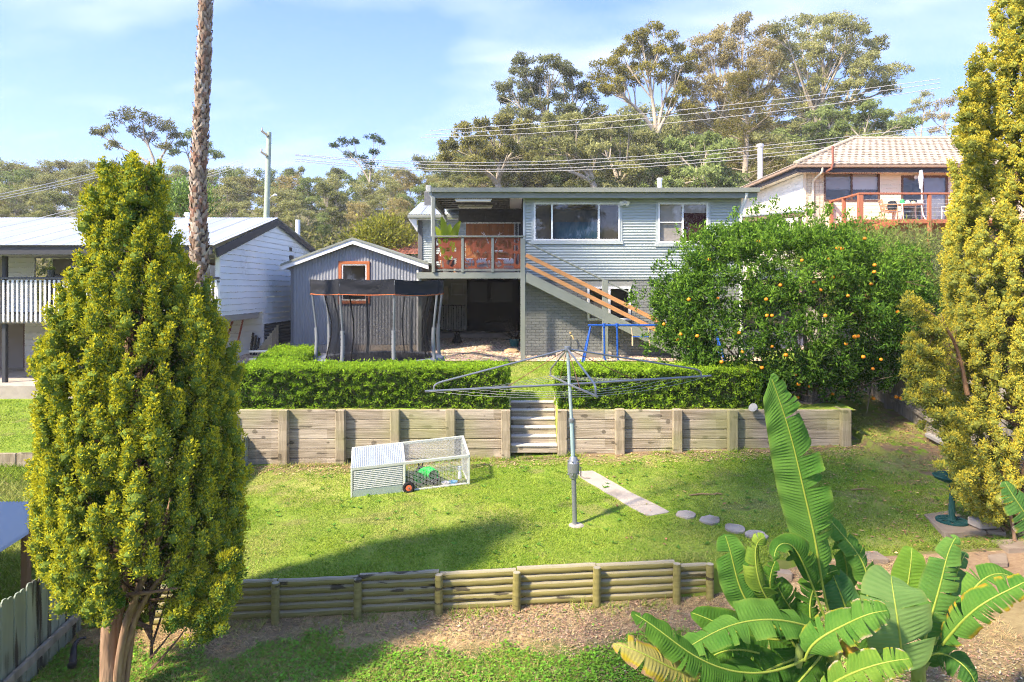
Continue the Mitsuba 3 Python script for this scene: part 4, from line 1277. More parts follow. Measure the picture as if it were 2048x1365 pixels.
bq = thing('barbecue', 'covered dark barbecue standing on the neighbour deck behind the balusters', 'barbecue')
put(bq + '__hood', MB((.10, .10, .11)).tube([(-13.3, 19.6, 2.42), (-12.5, 19.6, 2.42)], .17, 10), 'metal_paint', 40)
put(bq + '__cart', B(-13.25, -12.55, 19.4, 19.85, 1.55, 2.25, .03, col=(.05, .05, .05)), 'painted')
put(bq + '__shelf', B(-13.7, -13.27, 19.45, 19.8, 2.2, 2.24, .01, col=(.3, .3, .3)), 'painted')
r = np.random.default_rng(31)
for i, (x, s, lab) in enumerate(((-11.96 - .55, 1.0, 'succulent in a dark square pot on the neighbour deck rail'), (-12.0, .7, 'small leafy seedling in a dark pot on the neighbour deck rail'))):
    t = thing('potted_plant', lab, 'potted plant')
    put(t + '__pot', MB((.05, .055, .06)).lathe([(0, 0), (.075 * s, 0), (.10 * s, .19 * s), (.085 * s, .19 * s), (0, .17 * s)], (x, 18.53, 2.482), 12), 'painted', 40)
    m = MB()
    P = A([x, 18.53, 2.482 + .18 * s]) + r.normal(size=(70, 3)) * .018
    cards(m, P, rdir(70, r) * A([1, 1, .3]) + A([0, 0, .7]), rdir(70, r), .11 if i == 0 else .15, .035, tint([.28, .34, .06] if i == 0 else [.10, .22, .04], 70, .2, r))
    put(t + '__leaves', m, 'leaf')
fd = MB((.72, .52, .50)).lathe([(0, 0), (.07, .0), (.085, .06), (.06, .13), (.045, .15), (.07, .20), (.055, .27), (0, .30)], (-11.62, 18.53, 2.482), 12)
put('rail_figurine', fd, 'painted', 40, 'small pink figurine on the neighbour deck rail beside the cypress', 'figurine')
# ladder, things under the left house
ld = thing('ladder', 'red stepladder leaning in the shade under the white gable wall', 'ladder')
L0, L1 = A([-8.75, 20.7, -.38]), A([-8.62, 21.6, 1.36])
for s in (-1, 1):
    put(ld + '__stile', MB((.36, .10, .07)).beam(L0 + [s * .22, 0, 0], L1 + [s * .15, 0, 0], .03, .07, bevel=.004), 'painted')
for i in range(7):
    t = (i + .6) / 7
    q = L0 * (1 - t) + L1 * t
    put(ld + '__rung', MB((.45, .42, .40)).beam(q - [.22 - .07 * t, 0, 0], q + [.22 - .07 * t, 0, 0], .06, .03), 'painted')
m = MB((.03, .03, .034))
for i in range(3):
    m.beam((-8.28 + .09 * i, 21.5, -.36), (-8.24 + .09 * i, 21.74, .75 - .08 * i), .06, .05)
put('leaning_boards', m, 'painted', label='black boards leaning against the white block wall beside the red ladder', cat='boards')
sf = thing('side_fence', 'small weathered timber fence end with white rails between the white house and the shed', 'fence')
for i in range(9):
    y = 19.7 + i * .2
    put(sf + '__paling', B(-7.36, -7.34, y, y + .17, -.4, .42 + .075 * i, .004, col=A([.30, .27, .20]) * rng.uniform(.8, 1.2)), 'rough_paint')
for z in (.14, .36):
    put(sf + '__rail', MB((.62, .61, .55)).beam((-7.52, 19.55, z), (-6.95, 19.5, z + .02), .06, .06, bevel=.006), 'painted')

# small neighbour's roof at the left edge
aw = thing('small_shed', 'small open lean-to with pale corrugated roof at the left picture edge', 'shed')
rm = MB((.24, .30, .38))
for i in range(64):
    x0 = -9.6 + i * .05
    e = []
    for xx, h in ((x0, 0), (x0 + .025, .028), (x0 + .05, 0)):
        yt = 10.04 if xx < -7.1 else 10.04 - (xx + 7.1) / .62 * .94 * 1.1
        e += [A([xx + .1 * (10.04 - yt), yt, -.97 - .03 * (10.04 - yt) + h]), A([xx + .1 * 3.0, 7.04, -1.06 + h])]
    rm.add([e[0], e[2], e[4], e[1], e[3], e[5]], [[0, 1, 4, 3], [1, 2, 5, 4]])
put(aw + '__roof', rm, 'metal_paint', 30)
put(aw + '__post', B(-6.50, -6.41, 9.02, 9.11, -2.3, -1.03, .008, col=(.16, .10, .065)), 'rough_paint')
put(aw + '__beam', MB((.20, .14, .10)).beam((-9.6, 9.95, -1.06), (-7.1, 9.95, -1.06), .06, .12, bevel=.008), 'rough_paint')
put(aw + '__post', B(-9.5, -9.41, 9.9, 9.99, -2.3, -1.12, .008, col=(.16, .10, .065)), 'rough_paint')

# ================================================================ right neighbour's house
RN = thing('neighbour_house', 'cream weatherboard house with pale tiled hip roof, upslope behind the orange tree', 'house')
RX, RY_ = 12.4, 29.0
ez, dz0 = 7.22, 4.86
Wd, Dr = (13.25, 15.62, 5.85, 7.08), (16.52, 18.52, 4.88, 6.95)
for l, h, free in bands(2.6, 7.1, [(Wd[2], Wd[3], Wd[0], Wd[1]), (Dr[2], Dr[3], Dr[0], Dr[1])], RX, 25.2):
    n = max(1, round((h - l) / .17))
    for k in range(n):
        za, zb2 = l + (h - l) * k / n, l + (h - l) * (k + 1) / n
        for a, b in free:
            V = [(a, RY_ - .022, za + .002), (b, RY_ - .022, za + .002), (b, RY_ - .008, zb2), (a, RY_ - .008, zb2), (a, RY_, za + .002), (b, RY_, za + .002)]
            put(RN + '__board', MB(A(CREAM) * rng.uniform(.97, 1.03)).add(V, [[0, 1, 2, 3], [4, 5, 1, 0]]), 'painted')
for k in range(26):
    z = 2.6 + k * .17
    put(RN + '__side_board', MB(A([.86, .80, .70])).add([(RX - .022, 40, z + .002), (RX - .022, RY_, z + .002), (RX - .008, RY_, z + .17), (RX - .008, 40, z + .17), (RX, 40, z + .002), (RX, RY_, z + .002)], [[0, 1, 2, 3], [4, 5, 1, 0]]), 'painted')
put(RN + '__corner_board', B(RX - .05, RX + .08, RY_ - .05, RY_ - .024, 2.6, 7.1, .006, col=CREAM), 'painted')
put(RN + '__other_wall', MB((.5, .45, .38)).add([(RX, 40, 2.6), (25.2, 40, 2.6), (25.2, 40, 7.1), (RX, 40, 7.1), (25.2, RY_, 2.6), (25.2, RY_, 7.1)], [[0, 1, 2, 3], [1, 4, 5, 2]]), 'rough_paint')
tr = MB((.56, .48, .36))
for i in range(5):
    x = RX + .12 + i * .17
    tr.box(x, x + .018, RY_ - .05, RY_ - .03, 4.9, 7.05)
for i in range(13):
    tr.box(RX + .1, RX + .85, RY_ - .065, RY_ - .052, 4.95 + i * .17, 4.965 + i * .17)
put(RN + '__trellis', tr, 'painted')
window(RN, *Wd[:2], *Wd[2:], RY_ - .01, (14.43,), .07, BROWN, [[(.42, .95, (.24, .23, .22), 'blind')], [(.42, .95, (.45, .45, .44), 'blind')]])
window(RN, *Dr[:2], *Dr[2:], RY_ - .01, (17.45,), .09, BROWN, [[], [(.03, .97, (.22, .24, .28), 'curtain')]], name='sliding_door', deep=2.5)
put(RN + '__gutter', B(11.74, 25.9, 28.30, 28.42, 7.18, 7.30, .02, col=(.34, .24, .17)), 'painted')
put(RN + '__gutter', B(11.74, 11.86, 28.425, 40.6, 7.18, 7.30, .02, col=(.34, .24, .17)), 'painted')
put(RN + '__fascia', B(11.87, 25.8, 28.425, 28.45, 6.98, 7.178, .005, col=(.045, .04, .045)), 'painted')
put(RN + '__fascia', B(11.865, 11.90, 28.455, 40.5, 6.98, 7.178, .005, col=(.045, .04, .045)), 'painted')
put(RN + '__soffit', B(11.9, 25.8, 28.455, RY_ - .025, 7.03, 7.05, col=CREAM), 'painted')
put(RN + '__soffit', B(11.905, RX - .03, RY_, 40.4, 7.03, 7.05, col=CREAM), 'painted')
put(RN + '__downpipe', MB(CREAM).tube([(12.9, 28.36, 7.18), (12.9, 28.40, 7.0), (12.75, 28.8, 6.75), (12.75, 28.92, 6.6), (12.75, 28.92, 4.8)], .05, 8), 'painted', 40)
put(RN + '__mast', MB((.30, .12, .08)).tube([(13.05, 28.5, 7.0), (13.25, 28.3, 7.12), (13.28, 28.26, 7.3), (13.28, 28.26, 8.05)], .05, 8), 'painted', 40)
# hip roof of tiles
tiles, solid = MB(), MB((.40, .32, .26))
E0, E1, E2, E3 = A([11.80, 28.36, 7.31]), A([25.9, 28.36, 7.31]), A([25.9, 40.6, 7.31]), A([11.80, 40.6, 7.31])
hr = 2.06
K0, K1 = A([11.8 + 4.75, 33.1, 7.31 + hr]), A([25.9 - 4.75, 33.1, 7.31 + hr])
for a, b, c, d in ((E0, E1, K1, K0), (E3, E0, K0, K0), (E1, E2, K1, K1), (E2, E3, K0, K1)):
    solid.add([a, b, c, d], [[0, 1, 2], [0, 2, 3]])
put(RN + '__roof', solid, 'rough_paint')


def tile_slope(e0, e1, k0, k1, rows=15, tw=.30):
    e0, e1, k0, k1 = map(A, (e0, e1, k0, k1))
    along = unit(e1 - e0)
    up = (k0 - e0) - along * ((k0 - e0) @ along)
    nrm = unit(np.cross(along, up))
    nrm = nrm if nrm[2] > 0 else -nrm
    slope0 = ((k0 - e0) @ along)
    L = np.linalg.norm(e1 - e0)
    slope1 = ((k1 - e0) @ along)
    for r_ in range(rows):
        t0, t1 = r_ / rows, (r_ + 1) / rows
        lo, hi = slope0 * t0, L + (slope1 - L) * t0
        x = lo - (tw / 2 if r_ % 2 else 0)
        while x < hi:
            a, b = max(x, lo), min(x + tw, hi)
            if b - a > .04:
                u = np.linspace(0, 1, 5)
                prof = .011 * np.sin(u * np.pi * 2 + .6)
                xs = a + (b - a) * u
                p0 = e0 + along * xs[:, None] + up * (t0 - .012) + nrm * (.062 + prof + rng.uniform(-.004, .004))[:, None]
                p1 = e0 + along * xs[:, None] + up * t1 + nrm * (.018 + prof)[:, None]
                p2 = p0 - nrm * .035
                k = np.arange(4)
                col = A([.45, .385, .315]) * rng.uniform(.8, 1.1)
                tiles.add(np.vstack([p0, p1, p2]), np.vstack([np.stack([k, k + 1, k + 6, k + 5], 1), np.stack([k + 10, k + 11, k + 1, k], 1)]), col)
            x += tw
    return


tile_slope(E0, E1, K0, K1)
tile_slope(E3, E0, K0, K0)
put(RN + '__roof__tile', tiles, 'rough_paint', kind='stuff')
cap = MB((.46, .405, .305))
for a, b in ((E0, K0), (K0, K1), (E1, K1)):
    n = int(np.linalg.norm(b - a) / .36)
    for i in range(n):
        p, q = a + (b - a) * i / n, a + (b - a) * (i + 1.05) / n
        cap.tube([p + [0, 0, .05], q + [0, 0, .03]], [.115, .10], 7)
put(RN + '__roof__ridge_cap', cap, 'rough_paint', 50)
put(RN + '__flue', MB((.50, .51, .52)).tube([(12.0, 33, 7.0), (12.0, 33, 8.98)], .125, 14).tube([(12.0, 33, 8.98), (12.0, 33, 9.12)], .17, 14), 'metal_paint', 40)
lights('floodlight', (17.1, 28.85, 6.9), 'twin white floodlight above the sliding door of the cream house')
put(RN + '__meter', B(12.30, RX - .025, 33.5, 33.75, 5.4, 5.75, .02, col=(.7, .7, .68)), 'painted')
# carport roof
CP = thing('carport', 'low carport with a thin metal roof edge between the grey house and the cream house', 'carport')
put(CP + '__roof', MB((.42, .45, .46)).add([(8.0, 25, 4.78), (10.75, 25, 5.03), (10.75, 33, 5.25), (8.0, 33, 5.0), (8.0, 25, 4.73), (10.75, 25, 4.98), (10.75, 33, 5.2), (8.0, 33, 4.95)],
    [[0, 1, 2, 3], [4, 7, 6, 5], [0, 4, 5, 1], [1, 5, 6, 2], [0, 3, 7, 4]]), 'painted')
put(CP + '__beam', MB((.30, .20, .15)).beam((8.0, 25.06, 4.63), (10.72, 25.06, 4.87), .08, .17, bevel=.01), 'rough_paint')
for x in (8.2, 10.6):
    put(CP + '__post', B(x - .05, x + .05, 25.05, 25.15, 0, 4.6 + .09 * (x - 8), .01, col=(.30, .20, .15)), 'rough_paint')
for i in range(5):
    put(CP + '__rafter', MB((.22, .16, .12)).beam((8.3 + i * .55, 25.15, 4.68 + .05 * i), (8.3 + i * .55, 33, 4.88 + .05 * i), .05, .12), 'rough_paint')
# deck
ND = thing('neighbour_deck', 'terracotta painted timber deck with posts and a top rail in front of the cream house', 'deck')
TC = (.40, .145, .075)
put(ND + '__floor', B(13.45, 25, 26.5, RY_ - .05, 4.68, 4.84, .01, col=TC), 'rough_paint')
for x in (13.52, 16.2, 18.95, 21.6, 24.3):
    put(ND + '__post', B(x - .06 - .04 * (x < 14), x + .06 + .04 * (x < 14), 26.44, 26.56, 2.2, 5.80, .01, col=TC), 'painted')
for y in (27.8, 28.88):
    put(ND + '__post', B(13.45, 13.58, y - .06, y + .06, 2.2, 5.80, .01, col=TC), 'painted')
put(ND + '__top_rail', B(13.42, 25, 26.42, 26.58, 5.803, 5.87, .008, col=TC), 'painted')
put(ND + '__top_rail', B(13.44, 13.60, 26.585, RY_ - .03, 5.803, 5.87, .008, col=TC), 'painted')
for k in range(5):
    put(ND + '__wire', MB((.5, .5, .5)).tube([(13.5, 26.5, 4.98 + .16 * k), (25, 26.5, 4.98 + .16 * k)], .006, 4), 'metal_paint')
put(ND + '__skirt_board', MB((.55, .16, .07)).beam((13.2, 26.0, 4.35), (14.8, 26.2, 4.70), .05, .22, bevel=.01), 'painted')
ot = thing('patio_table', 'white oval patio table with things on it on the terracotta deck', 'table')
tz = 4.84
el = np.linspace(0, 2 * np.pi, 25)[:-1]
pl = Polygon(np.stack([16.05 + .62 * np.cos(el), 27.6 + .4 * np.sin(el)], 1))
m = trimesh.creation.extrude_polygon(pl, .035, engine='earcut')
put(ot + '__top', MB((.78, .77, .73)).add(A(m.vertices) + [0, 0, tz + .70], m.faces), 'painted')
for sx in (-1, 1):
    for sy in (-1, 1):
        put(ot + '__leg', MB((.78, .77, .73)).tube(bez((16.05 + sx * .42, 27.6 + sy * .25, tz + .70), (16.05 + sx * .34, 27.6 + sy * .2, tz + .3), (16.05 + sx * .55, 27.6 + sy * .33, tz), 7), .025, 7), 'painted', 40)
put('plastic_bottle', MB((.04, .40, .12)).lathe([(0, 0), (.09, 0), (.10, .06), (.07, .14), (.03, .16), (0, .2)], (15.72, 27.5, tz + .737), 10), 'painted', 40, 'green plastic container on the white patio table', 'container')
for i, (x, s, c, lab) in enumerate(((15.95, .12, (.80, .80, .82), 'crumpled white bag on the white patio table, next to the green container'), (16.2, .09, (.75, .66, .30), 'small yellow packet on the white patio table'), (16.48, .13, (.75, .76, .78), 'crumpled pale plastic bag at the right end of the white patio table'))):
    rock((x, 27.55, tz + .737 + s * .6), (s, s * .8, s * .75), 40 + i, 'shopping_bag', lab, 'bag', 'rough_paint', c)


def chair(x, y, deg, col, lab, key='patio_chair'):
    t = thing(key, lab, 'chair', 'patio chairs on the terracotta deck')
    R_ = RZ(deg)
    tf = lambda p: A(p) @ R_.T + [x, y, tz]
    for sx in (-.25, .25):
        put(t + '__leg', MB(col).tube([tf((sx, -.24, 0)), tf((sx, -.22, .42))], .022, 6), 'painted')
        put(t + '__leg', MB(col).tube([tf((sx, .26, 0)), tf((sx, .22, .42)), tf((sx, .34, .88))], .022, 6), 'painted')
        put(t + '__arm', MB(col).tube([tf((sx, -.22, .42)), tf((sx * 1.1, -.22, .64)), tf((sx * 1.1, .26, .66))], .02, 6), 'painted')
    m = MB(col)
    for i in range(5):
        m.beam(tf((-.25, -.2 + .1 * i, .43)), tf((.25, -.2 + .1 * i, .43)), .07, .02)
    put(t + '__seat', m, 'painted')
    m = MB(col)
    for i in range(5):
        z = .48 + .09 * i
        m.beam(tf((-.25, .225 + .28 * (z - .42), z)), tf((.25, .225 + .28 * (z - .42), z)), .02, .06)
    put(t + '__backrest', m, 'painted')


chair(15.15, 27.4, 75, (.50, .30, .16), 'brown slatted patio chair outermost on the left of the white table')
chair(15.52, 27.75, 110, (.66, .52, .38), 'light timber patio chair close against the left end of the white table')
chair(17.7, 27.5, -90, (.78, .77, .74), 'white patio chair right of the table, beside the golden conifer')
put('backpack', MB((.03, .034, .045)).lathe([(0, 0), (.16, .02), (.18, .2), (.14, .36), (0, .42)], (15.32, 27.5, tz + .45), 12), 'rough_paint', 40, 'dark bag sitting between the two patio chairs left of the table', 'bag')
m = MB((.72, .72, .70)).tube([(16.75, 27.9, tz), (16.75, 27.9, tz + 1.3), (16.72, 27.9, tz + 2.15)], [.03, .03, .06], 8)
m.lathe([(.05, 0), (.10, -.3), (.06, -.75), (0, -.8)], (16.72, 27.9, tz + 2.15), 10)
put('closed_umbrella', m, 'painted', 40, 'closed white patio umbrella standing by the table in front of the sliding door', 'umbrella')

# ================================================================ yard objects
# clothes line
CL = thing('clothes_line', 'galvanised rotary clothes line with bent arms in the middle of the lawn', 'clothes line')
Yc = 10.4
base, wind, mid, top_ = at(1150, 1052, Yc), at(1147, 935, Yc), at(1143, 838, Yc), at(1135, 697, Yc)
hub = at(1137.5, 769, Yc)
put(CL + '__lower_pole', MB().tube([base - [0, 0, .1], wind], .036, 12), 'galvanised', 40)
put(CL + '__upper_pole', MB((.30, .42, .42)).tube([wind, mid], .031, 12), 'painted', 40)
put(CL + '__inner_pole', MB((.34, .44, .44)).tube([mid - [0, 0, .02], top_ + [0, 0, .01]], .025, 12), 'painted', 40)
put(CL + '__collar', MB().tube([mid - [0, 0, .05], mid, mid + [0, 0, .01]], [.045, .045, .03], 12), 'galvanised', 40)
gb = MB()
gb.lathe([(.042, -.17), (.062, -.16), (.075, -.09), (.09, -.07), (.092, 0), (.09, .07), (.075, .09), (.060, .15), (.042, .17)], wind, 14)
for a in range(6):
    d = A([math.cos(a * 1.05 + .2), math.sin(a * 1.05 + .2), 0])
    for z in (-.1, .1):
        gb.box(*np.ravel(np.c_[wind + d * .083 + [0, 0, z] - .012, wind + d * .083 + [0, 0, z] + .012]), .004)
put(CL + '__winder', gb, 'galvanised', 30)
put(CL + '__crank', MB((.25, .22, .18)).tube([wind + [.08, 0, 0], wind + [.11, -.02, .01], wind + [.11, -.02, -.13], wind + [.16, -.04, -.15], wind + [.25, -.06, -.15]], .010, 6), 'painted')
tips = {'l': at(850, 783, 9.7), 'r': at(1422, 752, 11.1), 'f': at(1194, 793, 8.6), 'b': at(1100, 751, 12.0)}
ends = {'l': at(868, 782, 9.75), 'r': at(1403, 753, 11.05), 'f': at(1191, 791, 8.66), 'b': at(1101, 751, 11.9)}
knee = {'l': at(868, 768, 9.75), 'r': at(1400, 740, 11.05), 'f': at(1191, 771, 8.66), 'b': at(1101, 739, 11.9)}
for k in 'lrfb':
    put(CL + '__arm', MB().tube([hub, tips[k]], .017, 8), 'galvanised', 40)
    t = top_ + [0, 0, -.01]
    u = unit(knee[k] - t)
    dn = unit(ends[k] - knee[k])
    put(CL + '__strut', MB().tube(np.vstack([[t], bez(knee[k] - u * .14, knee[k], knee[k] + dn * .05, 6), [ends[k]]]), .0145, 8), 'galvanised', 40)
    q = hub + (tips[k] - hub) * .45
    put(CL + '__stay', MB((.20, .10, .05)).tube([t, q], .006, 5), 'painted')
put(CL + '__head', MB().lathe([(0, .03), (.05, .03), (.055, 0), (.05, -.04), (.03, -.05)], top_, 10), 'galvanised', 40)
o = ['l', 'f', 'r', 'b']
for i in range(4):
    a, b = o[i], o[(i + 1) % 4]
    for f in (.98, .84, .70, .56):
        p, q = hub + (tips[a] - hub) * f, hub + (tips[b] - hub) * f
        m = (p + q) / 2 - [0, 0, .05 * f]
        put(CL + '__wire', MB((.34, .35, .35)).tube(bez(p, m * 2 - (p + q) / 2, q, 8), .0024, 4), 'metal_paint')
put(CL + '__footing', MB().lathe([(0, .02), (.09, .018), (.12, 0), (.12, -.05)], (base[0] + .02, base[1], zl(base[0], base[1])), 12), 'concrete', 30)

# hutch
HU = thing('rabbit_hutch', 'low metal rabbit hutch with corrugated shelter at its left end and wire cage', 'hutch')
FL, FR = A([-2.80, 11.93]), A([-.78, 12.35])
ux = unit(FR - FL)
uy = A([-ux[1], ux[0]])
LW = np.linalg.norm(FR - FL)
DPT = .85


def hp_(a, b, z):                            # a along the front 0..1, b depth 0..1, height z
    q = FL + ux * LW * a + uy * DPT * b
    return A([q[0], q[1], hz0 + (hz1 - hz0) * a + z])


hz0, hz1 = float(zl(*FL)) - .02, float(zl(*FR)) + .0
ALU = (.46, .50, .44)
hf, hb, sp = .50, .66, .44
for a, c in ((0, .035), (sp, .045), (1, .04)):
    for b, h in ((0, hf), (1, hb)):
        put(HU + '__post', MB(ALU).beam(hp_(a, b, 0), hp_(a, b, h), c, c, up=(0, 1, 0), bevel=.005), 'metal_paint')
for b, h in ((0, hf), (1, hb)):
    put(HU + '__rail', MB(ALU).beam(hp_(0, b, h + .012), hp_(1, b, h + .012), .045, .05, bevel=.005), 'metal_paint')
    put(HU + '__rail', MB((.55, .57, .55)).beam(hp_(sp, b, .02), hp_(1, b, .02), .03, .03, bevel=.004), 'metal_paint')
for a in (0, sp, 1):
    put(HU + '__rail', MB((.55, .57, .55)).beam(hp_(a, 0, hf + .02), hp_(a, 1, hb + .02), .04, .04, bevel=.005), 'metal_paint')
put(HU + '__rail', MB((.55, .57, .55)).beam(hp_(1, 0, .02), hp_(1, 1, .02), .03, .03, bevel=.004), 'metal_paint')
# corrugated shelter: front, left end, roof
m = MB((.44, .47, .44))
n = 100
zz = np.linspace(.13, hf - .02, n)
off = .008 * np.sin(zz / .033 * 2 * np.pi)
V = np.vstack([[hp_(.015, (o_ - .012) / DPT, z) for z, o_ in zip(zz, off)], [hp_(sp - .015, (o_ - .012) / DPT, z) for z, o_ in zip(zz, off)]])
i = np.arange(n - 1)
m.add(V, np.stack([i, i + n, i + n + 1, i + 1], 1))
put(HU + '__front_sheet', m, 'metal_paint', True)
put(HU + '__kick_board', MB((.28, .35, .31)).add([hp_(.01, -.02, -.03), hp_(sp, -.02, -.03), hp_(sp, -.02, .135), hp_(.01, -.02, .135), hp_(.01, 0, .135), hp_(sp, 0, .135)], [[0, 1, 2, 3], [3, 2, 5, 4]]), 'metal_paint')
put(HU + '__end_sheet', MB((.55, .6, .57)).add([hp_(-.005, 0, 0), hp_(-.005, 1, 0), hp_(-.005, 1, hb), hp_(-.005, 0, hf)], [[0, 3, 2, 1]]), 'metal_paint')
put(HU + '__back_sheet', MB((.45, .5, .48)).add([hp_(0, 1, 0), hp_(sp, 1, 0), hp_(sp, 1, hb), hp_(0, 1, hb)], [[0, 1, 2, 3]]), 'metal_paint')
m = MB((.31, .36, .40))
n = 170
aa = np.linspace(0, sp, n)
off = .006 * np.sin(aa * LW / .033 * 2 * np.pi)
V = np.vstack([[hp_(a, -.03, hf + .035 + o_) for a, o_ in zip(aa, off)], [hp_(a, 1.03, hb + .035 + o_) for a, o_ in zip(aa, off)]])
i = np.arange(n - 1)
m.add(V, np.stack([i, i + 1, i + n + 1, i + n], 1))
put(HU + '__shelter_roof', m, 'metal_paint', True)


def wires(mb, f, nu, nv, r=.0014):
    for i in range(nu + 1):
        mb.tube([f(i / nu, 0), f(i / nu, 1)], r, 3, cap=False)
    for i in range(nv + 1):
        mb.tube([f(0, i / nv), f(1, i / nv)], r, 3, cap=False)


for nm, fn, nu, nv in (('front', lambda u, v: hp_(sp + (1 - sp) * u, 0, .03 + (hf - .04) * v), 46, 20), ('top', lambda u, v: hp_(sp + (1 - sp) * u, v, hf + .025 + (hb - hf) * v), 46, 34),
                       ('back', lambda u, v: hp_(sp + (1 - sp) * u, 1, .03 + (hb - .04) * v), 46, 26), ('end', lambda u, v: hp_(1.0, u, .03 + (hf + (hb - hf) * u - .04) * v), 34, 22)):
    m = MB((.40, .42, .43))
    wires(m, fn, nu, nv)
    put(HU + '__mesh_panel', m, 'metal_paint')
put(HU + '__latch', MB((.05, .28, .60)).beam(hp_(1.005, .22, .22), hp_(1.005, .22, .33), .04, .02, up=(1, 0, 0)), 'painted')
c = hp_(.475, -.07, .085)
ax = A([uy[0], uy[1], 0])
tt = np.linspace(0, 2 * np.pi, 25)
wh = put(HU + '__wheel', MB((.02, .02, .022)).tube([c + A([ux[0], ux[1], 0]) * .078 * math.cos(t) + A([0, 0, 1]) * .078 * math.sin(t) for t in tt], .030, 10, cap=False), 'rough_paint', 60)
put(wh + '__rim', MB((.62, .14, .06)).tube([c - ax * .022, c - ax * .018, c + ax * .02], [.04, .058, .058], 16), 'painted', 30)
put(wh + '__axle', MB((.2, .2, .2)).tube([c - ax * .03, c - ax * .02], .014, 8), 'metal_paint')
# what is in the run
gt_ = thing('play_tunnel', 'bent bright green plastic play tunnel inside the wire run', 'toy tunnel')
q0, q1, q2 = hp_(.57, .22, .17), hp_(.66, .75, .19), hp_(.70, .20, .19)
cv_ = bez(q0, q1 + (q1 - (q0 + q2) / 2) * .15, q2, 60)
put(gt_ + '__tube', MB((.012, .55, .07)).tube(cv_, .100 + .006 * np.sin(np.arange(60) * 2.1), 18, cap=False), 'painted', True)
rb = rock(hp_(.70, .16, .075), (.085, .10, .072), 71, '', '', '', mbonly=True, col=(.018, .018, .02))
rb.add(*[a for a in rock(hp_(.725, .06, .13), (.045, .055, .045), 72, '', '', '', mbonly=True).tri()[:2]], (.02, .02, .02))
for s in (-.02, .02):
    e = hp_(.725, .07, .165) + [s, 0, 0]
    rb.tube([e, e + [s * .4, .01, .04], e + [s * .6, .03, .075]], [.010, .014, .004], 6)
put('rabbit', rb, 'rough_paint', True, 'black rabbit sitting at the front of the wire run below the green tunnel', 'rabbit')
rb = rock(hp_(.60, .78, .17), (.10, .11, .10), 73, '', '', '', mbonly=True, col=(.02, .02, .024))
for s in (-.03, .03):
    e = hp_(.60, .74, .25) + [s, 0, 0]
    rb.tube([e, e + [s * .3, .02, .05], e + [s * .5, .05, .09]], [.012, .016, .005], 6)
put('rabbit', rb, 'rough_paint', True, 'black rabbit at the back of the wire run behind the green tunnel', 'rabbit')
t = thing('water_bottle', 'white water bottle clipped up inside the right end of the wire run', 'bottle')
q = hp_(.925, .12, .10)
put(t + '__bottle', MB((.78, .80, .80)).lathe([(0, 0), (.035, 0), (.035, .10), (.02, .12), (.02, .15), (.04, .16), (.04, .21), (0, .21)], q, 12), 'painted', 40)
for a, cl, lab in ((.80, (.70, .66, .64), 'pinkish white feed dish on the floor of the wire run'), (.865, (.10, .34, .55), 'blue feed dish on the floor of the wire run')):
    put('feed_dish', MB(cl).lathe([(0, .01), (.055, .01), (.075, .045), (.085, .045), (.065, 0), (0, 0)], hp_(a, .10, .02), 16), 'painted', 40, lab, 'dish')
m = MB()
u, v = rng.random(1500), rng.random(1500)
P = A([hp_(sp + (1 - sp) * a, b, .012) for a, b in zip(u, v)])
cards(m, P, rdir(1500) * A([1, 1, .25]), A([0, 0, 1.0]) + rdir(1500) * .3, rng.uniform(.03, .09, 1500), .012, tint([.42, .31, .19], 1500, .25), .1)
put('hutch_straw', m, 'rough_paint', label='brown straw bedding on the floor of the wire run', cat='straw', kind='stuff')

# blue swing frame
SWG = thing('swing_frame', "blue steel children's swing frame in front of the brick wall, partly behind the orange tree", 'swing')
BL = (.015, .085, .42)
ys = 19.75
pt_ = lambda x, y: at(x, y, ys)
put(SWG + '__top_bar', MB(BL).tube([pt_(1176, 651), pt_(1440, 651)], .032, 10), 'metal_paint', 40)
for dy in (-.22, .22):
    put(SWG + '__leg', MB(BL).tube([pt_(1181, 653), pt_(1166, 722) + [0, dy, -.05]], .028, 10), 'metal_paint', 40)
    put(SWG + '__leg', MB(BL).tube([pt_(1430, 653), pt_(1446, 722) + [0, dy, -.05]], .028, 10), 'metal_paint', 40)
for x in (1208, 1234):
    put(SWG + '__upright', MB(BL).tube([pt_(x, 650), pt_(x + 1, 700), pt_(x + 1, 716), pt_(x + 5, 724)], .028, 10), 'metal_paint', 40)
    put(SWG + '__bracket', MB(BL).tube([pt_(x, 647), pt_(x, 655)], .045, 10), 'metal_paint', 40)
put(SWG + '__trapeze', MB(BL).tube([pt_(1264, 674), pt_(1298, 674)], .018, 8), 'metal_paint', 40)
for x in (1262, 1296):
    put(SWG + '__rope', MB((.62, .48, .34)).tube([pt_(x, 653), pt_(x + 2, 665), pt_(x + 3, 676)], .012, 6), 'rough_paint')
    put(SWG + '__rope', MB((.66, .50, .34)).tube([pt_(x + 3, 674), pt_(x + 3, 692)], .022, 6), 'rough_paint')
tp = thing('garden_tap', 'garden tap on a thin pipe in front of the grey brick wall', 'tap')
q = at(1142, 716, 21.1)
put(tp + '__pipe', MB((.07, .08, .08)).tube([q, at(1142, 667, 21.1)], .016, 8), 'metal_paint', 40)
put(tp + '__tap', MB((.55, .42, .2)).tube([at(1141, 668, 21.1), at(1141, 664, 21.1)], .03, 8).tube([at(1142, 671, 21.1), at(1146, 674, 21.0), at(1147, 679, 21.0)], .02, 8), 'metal_paint', 40)
put('concrete_step', B(*[at(1112, 0, 21.2)[0], at(1222, 0, 21.2)[0]], 20.95, 21.27, -.05, .20, .02), 'concrete', label='pale concrete step along the foot of the grey brick wall', cat='step')
